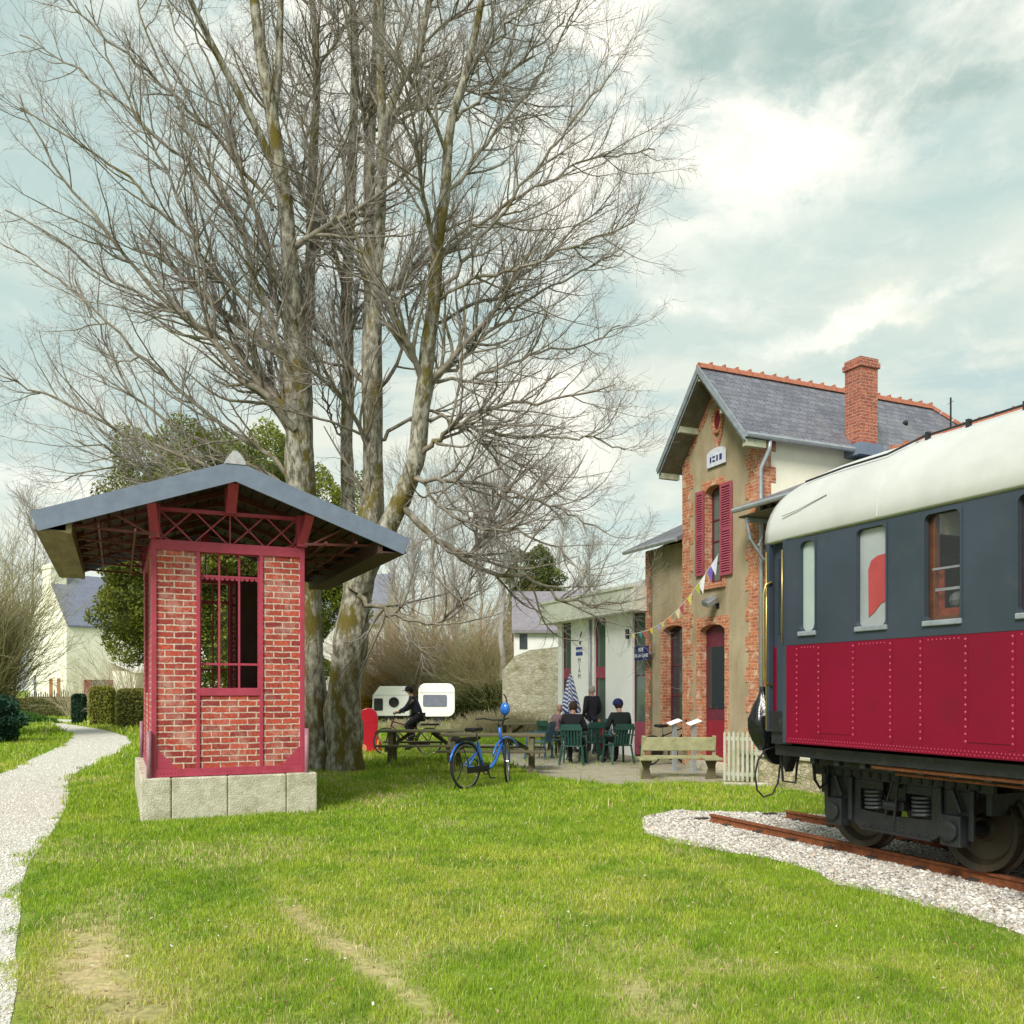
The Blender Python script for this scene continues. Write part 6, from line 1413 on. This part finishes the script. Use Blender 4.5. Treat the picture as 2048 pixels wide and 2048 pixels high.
def parasol():
    x, y = G(1141, 1516); R = thing('folded_parasol', (x, y, 0), 0, 'folded blue and white striped parasol behind the seated person on the left', 'parasol')
    m, nt, bs = _new('stripe'); N, L = nt.nodes, nt.links; tc = N.new('ShaderNodeTexCoord'); wv = N.new('ShaderNodeTexWave'); wv.bands_direction = 'DIAGONAL'; wv.inputs['Scale'].default_value = 5.5; wv.inputs['Distortion'].default_value = 2; L.new(tc.outputs['Object'], wv.inputs['Vector'])
    rp = N.new('ShaderNodeMapRange'); rp.inputs['From Min'].default_value = .45; rp.inputs['From Max'].default_value = .55; L.new(wv.outputs['Fac'], rp.inputs['Value']); mx = N.new('ShaderNodeMixRGB'); mx.inputs['Color1'].default_value = (.03, .05, .25, 1); mx.inputs['Color2'].default_value = (.72, .74, .85, 1); L.new(rp.outputs[0], mx.inputs['Fac']); L.new(mx.outputs[0], bs.inputs['Base Color'])
    c = MB(); nn = 20; zs = [(2.02, .02), (1.9, .06), (1.6, .12), (1.35, .17), (1.15, .20), (1.08, .17)]
    for z_, r_ in zs:
        for j in range(nn): a = 2*math.pi*j/nn; rr = r_*(1+.28*math.cos(a*5+z_*2)); c.v.append((rr*math.cos(a)+.03*(2-z_), rr*math.sin(a), z_))
    for i in range(len(zs)-1):
        for j in range(nn): c.f.append((i*nn+j, i*nn+(j+1) % nn, (i+1)*nn+(j+1) % nn, (i+1)*nn+j)); c.m.append(0)
    c.build('canopy', m, R, smooth=True); p = MB(); p.cyl((0, 0, 0), (0, 0, 2.1), .018, n=8); p.build('pole', X['chrome'], R); p = MB(); p.cyl((0, 0, 0), (0, 0, .09), .22, .18, 16); p.build('base', X['plinth'], R)
parasol()
# information desks
for px, py, lab in ((1349, 1541, 'white tilted information panel on a post, left of the pair behind the bench'), (1388, 1543, 'white tilted information panel on a post, right of the pair behind the bench')):
    x, y = G(px, py); R = thing('information_panel', (x, y, 0), .45, lab, 'information panel', 'tilted information panels behind the bench'); b = MB(); b.box(-.15, .15, -.07, .07, .98, 1.0, rot=Matrix.Rotation(-.28, 3, 'Y') @ Matrix.Rotation(.30, 3, 'X')); b.build('panel', X['white'], R, bevel=.006)
    b = MB(); b.box(-.04, .04, -.03, .03, 0, .97); b.build('post', X['zinc'], R)
    b = MB(); b.box(-.12, .12, -.10, .10, 0, .02); b.build('foot', X['zinc'], R)
# red play panel by the trunk
def play():
    x, y = G(740, 1506); R = thing('play_panel', (x, y, 0), 0, 'red children\'s play frame with yellow discs beside the big trunk', 'playground toy')
    P_ = lambda l: [((px-740)/F*22.9, (1507-py)/F*22.9) for px, py in l]
    m = MB(); m.prism(P_([(716,1507),(718,1490),(722,1478),(719,1450),(720,1430),(725,1420),(735,1416),(745,1418),(753,1425),(756,1437),(755,1460),(757,1475),(763,1487),(762,1505)]), 'y', -.06, .06); m.build('panel', X['toyred'], R, bevel=.015)
    for (px, py, rx, rz_, mm) in ((721, 1462, 6, 13, 'toyyellow'), (727, 1497, 8, 8, 'toyorange')):
        q = [(((px-740)+rx*math.cos(a))/F*22.9, (1507-py+rz_*math.sin(a))/F*22.9) for a in [2*math.pi*k/20 for k in range(20)]]; m = MB(); m.prism(q, 'y', -.085, -.062); m.build('disc', X[mm], R, bevel=.005)
    m = MB(); m.prism(P_([(752,1507),(756,1507),(760,1480),(756,1480)]), 'y', -.09, -.062); m.build('side_strip', X['toyyellow'], R)
    m = MB(); m.box(-.28, -.22, -.25, .25, 0, .06); m.box(.22, .28, -.25, .25, 0, .06); m.build('foot', X['toyred'], R)
X['toyred'] = mat('toy_red', (.62, .008, .03), (.52, .006, .025), 3, .35, coat=.3); X['toyyellow'] = mat('toy_yellow', (.85, .50, .07), None, 3, .4); X['toyorange'] = mat('toy_orange', (.9, .33, .16), None, 3, .4)
play()

# ======================= bunting ===========================================
def bunting():
    a = Vector(WD(1437, 1108, 17.6)); b = Vector(WD(1252, 1270, 19.6)); R = thing('bunting', a, 0, 'string of small coloured pennants from the upper window down to the annex', 'bunting')
    m = MB(); pts = []
    for k in range(25):
        t = k/24; p = a.lerp(b, t)-a; p.z -= .42*math.sin(math.pi*t); pts.append(tuple(p))
    m.tube(pts, .006, 4); m.build('string', X['whitetrim'], R)
    cols = [(.7,.7,.85), (.16,.12,.45), (.75,.75,.75), (.35,.45,.06), (.55,.5,.12), (.35,.06,.10), (.75,.62,.4), (.65,.25,.12), (.5,.55,.2), (.3,.33,.5), (.65,.5,.04), (.5,.1,.1), (.05,.3,.3), (.7,.65,.2)]
    for i, c in enumerate(cols):
        k = 1+int(i*1.65); p, q = Vector(pts[k]), Vector(pts[k+1]); s = .30 if i < 3 else (.20 if i < 7 else .13); f = MB(); d = (q-p).normalized()*s*.42; dn = Vector((.02, -.03, -s)); e = Vector((.004, -.004, 0))
        f.add([p-d, p+d, p+dn, p-d+e, p+d+e, p+dn+e], [(0,1,2),(3,5,4),(0,3,4,1),(1,4,5,2),(2,5,3,0)]); f.build('pennant', mat('pennant_cloth', c, None, 5, .7), R)
bunting()

# ======================= bicycles ==========================================
def bicycle(loc, rz, label, frame_m, lowstep=False, rack=True, tilt=0.0, wr=.345, scale=1.0, group=None, basket=None, steer=0.0):
    R = thing('bicycle', loc, rz, label, 'bicycle', group); R.rotation_euler = (tilt, 0, rz); R.scale = (scale,)*3
    wb = 1.08
    def wheel(x, yaw=0):
        W_ = bpy.data.objects.new('wheel', None); COL.objects.link(W_); W_.parent = R; W_.location = (x, 0, wr); W_.rotation_euler = (0, 0, yaw)
        t = MB(); t.ring((0, 0, 0), wr-.018, .019, 'y', 40, 8); t.build('tyre', X['rubber'], W_, smooth=True)
        t = MB(); t.ring((0, 0, 0), wr-.043, .010, 'y', 36, 6); t.build('rim', X['chrome'], W_, smooth=True)
        t = MB(); t.cyl((0, -.035, 0), (0, .035, 0), .018, n=8)
        for k in range(20):
            a = 2*math.pi*k/20; s = .02*(-1)**k; t.bar((0, s, 0), ((wr-.045)*math.cos(a), 0, (wr-.045)*math.sin(a)), .0022)
        t.build('spokes', X['chrome'], W_); return W_
    wheel(0); wheel(wb, steer)
    hd0, hd1 = (wb-.19, 0, .92), (wb-.13, 0, .74) if not lowstep else (wb-.14, 0, .66)
    bb = (.44, 0, .29); st = (.31, 0, .72)
    f = MB(); r = .017 if not lowstep else .022
    f.tube([hd0, hd1], r*1.15, 8); f.tube([bb, st], r, 8); f.tube([bb, (0, .05, wr)], r*.6, 6); f.tube([bb, (0, -.05, wr)], r*.6, 6)
    if lowstep: f.tube([hd1, (wb-.33, 0, .38), (wb-.45, 0, .30), bb], r*1.3, 10); f.tube([(.34, 0, .60), (0, .05, wr)], r*.6, 6); f.tube([(.34, 0, .60), (0, -.05, wr)], r*.6, 6)
    else: f.tube([(wb-.17, 0, .85), (.33, 0, .68)], r, 8); f.tube([hd1, bb], r*1.1, 8); f.tube([(.32, 0, .70), (0, .05, wr)], r*.6, 6); f.tube([(.32, 0, .70), (0, -.05, wr)], r*.6, 6)
    f.build('frame', frame_m, R, smooth=True)
    k = MB()
    for s in (-1, 1): k.tube([hd1, (wb-.03, s*.05, wr+.12), (wb, s*.05, wr)], .013, 6)
    k.build('fork', frame_m, R, smooth=True)
    h = MB(); h.tube([hd0, (wb-.22, 0, 1.02)], .013, 6); h.tube([(wb-.42, -.29, 1.06), (wb-.28, -.25, 1.07), (wb-.21, -.10, 1.04), (wb-.21, .10, 1.04), (wb-.28, .25, 1.07), (wb-.42, .29, 1.06)], .013, 8); h.build('handlebar', X['blackiron'], R, smooth=True)
    s = MB(); s.tube([st, (.28, 0, .88)], .013, 8); s.build('seat_post', X['chrome'], R)
    s = MB(); s.prism([(-.10+.26, -.085), (.16-.12, -.09), (.10, .0), (.04, .09), (.16, .085), (.30, .03), (.42, .018), (.42, -.018), (.30, -.03)][0:0] or [(.10, -.10), (.24, -.08), (.44, -.018), (.44, .018), (.24, .08), (.10, .10)], 'z', .88, .94); s.build('saddle', X['black'], R, bevel=.02)
    c = MB(); c.cyl((.44, -.06, .29), (.44, .06, .29), .03, n=10); c.ring((.44, -.05, .29), .085, .010, 'y', 20, 5); c.bar((.44, -.07, .29), (.52, -.07, .15), .018); c.bar((.44, .07, .29), (.36, .07, .43), .018); c.box(.49, .57, -.14, -.07, .135, .155); c.box(.31, .39, .07, .14, .425, .445); c.box(-.02, .50, -.055, -.035, .25, .345); c.build('crankset', X['black'], R)
    for (x, a0, a1) in ((0, .1, 2.9), (wb, .6, 2.9)):
        g = MB(); pts = [(x+(wr+.022)*math.cos(a0+(a1-a0)*q/14), 0, wr+(wr+.022)*math.sin(a0+(a1-a0)*q/14)) for q in range(15)]; g.tube(pts, .018, 6); g.build('mudguard', frame_m if lowstep else X['black'], R, smooth=True)
    if rack:
        g = MB()
        for s_ in (-.06, 0, .06): g.bar((-.28, s_, .76), (.24, s_, .76), .014)
        for s_ in (-.06, .06): g.bar((-.18, s_, .76), (0, s_, .37), .010)
        g.box(-.25, .20, -.07, .07, .765, .80); g.build('rack', X['black'], R)
    if lowstep:
        g = MB(); g.bar((0, .06, wr), (-.10, .16, .01), .015); g.build('kickstand', X['black'], R)
    return R
r0 = Vector((*G(933, 1580), 0)); r1 = Vector((*G(1026, 1566), 0)); ang = math.atan2(r1.y-r0.y, r1.x-r0.x)
B1 = bicycle(r0, ang, 'bright blue low-step city bicycle parked on the grass', X['bikeblue'], True, True, -.03, wr=.365, scale=1.08, steer=.52)
# blue bag on the handlebar
hb = thing('handlebar_bag', WD(1010, 1418, (r0.y+r1.y)/2+.35), ang, 'small blue bag on the handlebar of the blue bicycle', 'bag')
m = MB(); m.sphere((0, 0, 0), .1, 12, 8, sc=(.7, .95, 1.15)); m.build('pouch', X['bikeblue'], hb, smooth=True); m = MB(); m.tube([(0, -.05, .09), (-.02, -.03, .20), (-.04, .0, .26)], .012, 6); m.tube([(0, 0, -.1), (-.05, 0, -.2), (-.09, 0, -.30)], .018, 6); m.build('strap', X['black'], hb)
x, y = G(1300, 1531)
bicycle((x, y, 0), .55, 'dark bicycle leaning by the station wall behind the bench', X['black'], False, False, .12, wr=.33, scale=.95)

# ======================= people ============================================
def skinned(name, nodes, edges, m, parent, sub=2, root=0):
    me = bpy.data.meshes.new(name); me.from_pydata([n[:3] for n in nodes], edges, []); o = bpy.data.objects.new(name, me); COL.objects.link(o); o.parent = parent
    md = o.modifiers.new('Skin', 'SKIN'); md.use_smooth_shade = True
    for i, n in enumerate(nodes):
        sv = me.skin_vertices[0].data[i]; r = n[3]; sv.radius = r if isinstance(r, tuple) else (r, r); sv.use_root = (i == root)
    s = o.modifiers.new('Sub', 'SUBSURF'); s.levels = sub; s.render_levels = sub; me.materials.append(m); return o
CL = {}
def cloth(c, rough=.85):
    k = tuple(c)
    if k not in CL: CL[k] = mat('cloth', c, tuple(q*.7 for q in c), 9, rough, bump=.2)
    return CL[k]
def person(loc, rz, label, J, coat, trousers, hair, hat=None, S=1.0, shoes=(.02, .02, .02), long_coat=False):
    R = thing('person', loc, rz, label, 'person'); V = lambda k: Vector(J[k])*S
    N, E = [], []
    def nd(p, r): N.append((*Vector(p), tuple(q*S for q in r) if isinstance(r, tuple) else r*S)); return len(N)-1
    def ed(a, b): E.append((a, b)); return b
    pel = nd(V('pelvis'), (.12, .09)); ch = ed(pel, nd(V('chest'), (.135, .09))); nk = ed(ch, nd(V('neck'), .05)); h0 = ed(nk, nd(V('head0'), .055)); h1 = ed(h0, nd(V('head1'), (.072, .085))); h2 = ed(h1, nd(V('head2'), (.06, .07)))
    fd = Vector(J.get('face', (0, 1, 0))); nose = nd(V('head1')+fd*.098*S, .012); E.append((h1, nose))
    for s in 'LR':
        a = ed(ch, nd(V('sh'+s), .055)); b = ed(a, nd(V('el'+s), .042)); c = ed(b, nd(V('wr'+s), .028)); hp = ed(c, nd(V('ha'+s), (.035, .018)))
        d = (V('ha'+s)-V('wr'+s)).normalized(); sd = d.cross(Vector((0, 0, 1))); sd = sd.normalized() if sd.length > .1 else Vector((1, 0, 0)); dn = sd.cross(d)
        for k, (off, ln) in enumerate(((-.028, .05), (-.010, .065), (.009, .06), (.026, .045))):
            q = V('ha'+s)+sd*off*S+d*.03*S; f1 = ed(hp, nd(q, .0085)); f2 = ed(f1, nd(q+(d*.6-dn*.3)*ln*S, .008)); ed(f2, nd(q+(d*.8-dn*.9)*ln*S, .007))
        t1 = ed(c, nd(V('wr'+s)+(sd*-.03+d*.03)*S, .011)); ed(t1, nd(V('wr'+s)+(sd*-.045+d*.06)*S, .009))
        a = ed(pel, nd(V('hip'+s), .085)); b = ed(a, nd(V('kn'+s), .055)); c = ed(b, nd(V('an'+s), .038)); ed(c, nd(V('to'+s), .035))
    skinned('body', N, E, X['skin'], R)
    N2, E2 = [], []
    def n2(p, r): N2.append((*Vector(p), tuple(q*S for q in r) if isinstance(r, tuple) else r*S)); return len(N2)-1
    a = n2(V('pelvis')-Vector((0, 0, .02*S)), (.165, .135)); mid = n2((V('pelvis')+V('chest'))/2, (.155, .125)); E2.append((a, mid)); c = n2(V('chest'), (.165, .12)); E2.append((mid, c)); n = n2(V('neck')-Vector((0, 0, .02*S)), .07); E2.append((c, n))
    if long_coat: l = n2((V('hipL')+V('hipR')+V('knL')+V('knR'))/4, (.16, .13)); E2.append((a, l))
    for s in 'LR': p = n2(V('sh'+s), .078); E2.append((c, p)); q = n2(V('el'+s), .062); E2.append((p, q)); r = n2(V('wr'+s), .046); E2.append((q, r))
    skinned('coat', N2, E2, cloth(coat), R)
    N3, E3 = [(*V('pelvis'), (.145*S, .115*S))], []
    for s in 'LR':
        b0 = 0
        for k, r in (('hip', .10), ('kn', .070), ('an', .052)): N3.append((*V(k+s), r*S)); E3.append((b0, len(N3)-1)); b0 = len(N3)-1
    skinned('trousers', N3, E3, cloth(trousers), R)
    for s in 'LR':
        m = MB(); a, b = V('an'+s), V('to'+s); m.tube([a-(b-a)*.35, a, (a+b)/2, b, b+(b-a)*.2], [.03*S, .047*S, .047*S, .042*S, .02*S], 10); m.build('shoe', cloth(shoes, .5), R, smooth=True)
    hc = V('head1')+Vector((0, 0, .012*S))-fd*.018*S
    m = MB(); m.sphere(hc, .1*S, 14, 10, sc=(.93, .95, 1.12)); m.v = [tuple(Vector(p)) for p in m.v]
    # hair covers crown and back: push front-lower points inside the head
    for i, p in enumerate(m.v):
        q = Vector(p)-hc
        if q.dot(fd) > .02*S and q.z < .05*S: m.v[i] = tuple(hc+q*.72-fd*.02*S)
    m.build('hair', cloth(hair), R, smooth=True)
    for s in (-1, 1):
        sd = fd.cross(Vector((0, 0, 1))); e = MB(); e.sphere(V('head1')+fd*.080*S+sd*s*.032*S+Vector((0, 0, .006*S)), .0095*S, 8, 6); e.build('eye', X['black'], R)
        e = MB(); e.sphere(V('head1')+sd*s*.080*S-Vector((0, 0, .005*S)), .022*S, 8, 6, sc=(.5, .9, 1.2)); e.build('ear', X['skin'], R, smooth=True)
    e = MB(); e.sphere(V('head1')+fd*.083*S-Vector((0, 0, .048*S)), .018*S, 8, 4, sc=(1.2, .5, .3)); e.build('mouth', cloth((.35, .10, .09)), R)
    if hat:
        m = MB(); hc = V('head2')-Vector((0, 0, .03*S)); m.sphere(hc, .112*S, 14, 10, sc=(1, 1, .98)); m.v = [(x, y, max(z, hc.z-.035*S)) for x, y, z in m.v]
        if hat[1]: q = hc+fd*.10*S; m.box(q.x-.07*S, q.x+.07*S, q.y-.06*S, q.y+.06*S, q.z-.03*S, q.z-.015*S)
        m.build('hat', cloth(hat[0]), R, smooth=True)
    return R
STAND = dict(pelvis=(0,0,.92), chest=(0,.01,1.28), neck=(0,.0,1.45), head0=(0,.01,1.50), head1=(0,.03,1.60), head2=(0,.025,1.66), shL=(-.18,0,1.39), shR=(.18,0,1.39), elL=(-.23,-.03,1.12), elR=(.23,-.02,1.12), wrL=(-.20,.10,.92), wrR=(.20,.12,.94), haL=(-.18,.16,.86), haR=(.18,.18,.88), hipL=(-.09,0,.88), hipR=(.09,0,.88), knL=(-.10,.02,.48), knR=(.10,.04,.48), anL=(-.10,-.02,.08), anR=(.11,.0,.08), toL=(-.12,.12,.035), toR=(.13,.14,.035))
SIT = dict(pelvis=(0,-.10,.56), chest=(0,-.10,.90), neck=(0,-.06,1.07), head0=(0,-.04,1.12), head1=(0,.0,1.21), head2=(0,.0,1.27), shL=(-.18,-.09,1.00), shR=(.18,-.09,1.00), elL=(-.25,-.02,.76), elR=(.25,-.02,.76), wrL=(-.16,.20,.72), wrR=(.16,.22,.72), haL=(-.12,.26,.71), haR=(.12,.28,.71), hipL=(-.09,-.06,.52), hipR=(.09,-.06,.52), knL=(-.13,.34,.50), knR=(.13,.34,.50), anL=(-.13,.30,.09), anR=(.15,.38,.09), toL=(-.14,.44,.035), toR=(.17,.52,.035))
RIDE = dict(pelvis=(.24,0,1.00), chest=(.38,0,1.32), neck=(.44,0,1.48), head0=(.46,0,1.53), head1=(.50,0,1.62), head2=(.50,0,1.68), face=(1,0,-.1), shL=(.40,.17,1.41), shR=(.40,-.17,1.41), elL=(.54,.24,1.18), elR=(.54,-.24,1.18), wrL=(.72,.26,1.10), wrR=(.72,-.26,1.10), haL=(.78,.26,1.10), haR=(.78,-.26,1.10), hipL=(.25,.09,.97), hipR=(.25,-.09,.97), knL=(.58,.10,.74), knR=(.52,-.10,.60), anL=(.36,.12,.50), anR=(.46,-.12,.22), toL=(.47,.12,.46), toR=(.60,-.12,.16))
def at(px, py): return (*G(px, py), 0)
person(at(1147, 1529), -.25, 'dark-haired person in a black jacket seated with back to us, left of the table', SIT, (.008,.009,.016), (.012,.013,.02), (.05,.025,.015), S=1.05)
person(at(1236, 1527), .35, 'person in a blue beanie and dark coat seated right of the table', SIT, (.008,.018,.018), (.015,.016,.02), (.03,.02,.02), hat=((.012,.02,.11), False), S=1.08)
person(at(1184, 1505), .5, 'grey-haired person standing in a long dark coat by the middle window strip', STAND, (.014,.011,.022), (.02,.02,.035), (.42,.38,.36), S=1.02, long_coat=True)
person(at(1199, 1506), 2.6, 'small child in a bright red coat standing at the table', STAND, (.60,.012,.045), (.32,.01,.03), (.25,.12,.06), S=.52, long_coat=True)
person(at(1121, 1506), -1.1, 'person in a mauve jumper seated half hidden behind the black jacket', SIT, (.28,.17,.20), (.03,.05,.09), (.45,.25,.2), S=.95)
cl = Vector(at(858, 1511))
bicycle(cl, math.pi-.05, 'dark red bicycle ridden by the person in navy behind the picnic table', cloth((.12,.02,.03), .5), False, True, 0, wr=.33)
person(cl, math.pi-.05, 'person in a navy coat and black cap riding a bicycle past the caravans', RIDE, (.012,.016,.04), (.01,.012,.022), (.03,.02,.02), hat=((.008,.008,.01), True))
for o in bpy.data.objects:
    if o.type == 'EMPTY' and o.parent is None and o.get('label') == 'plastic garden chair': print('WARN chair')
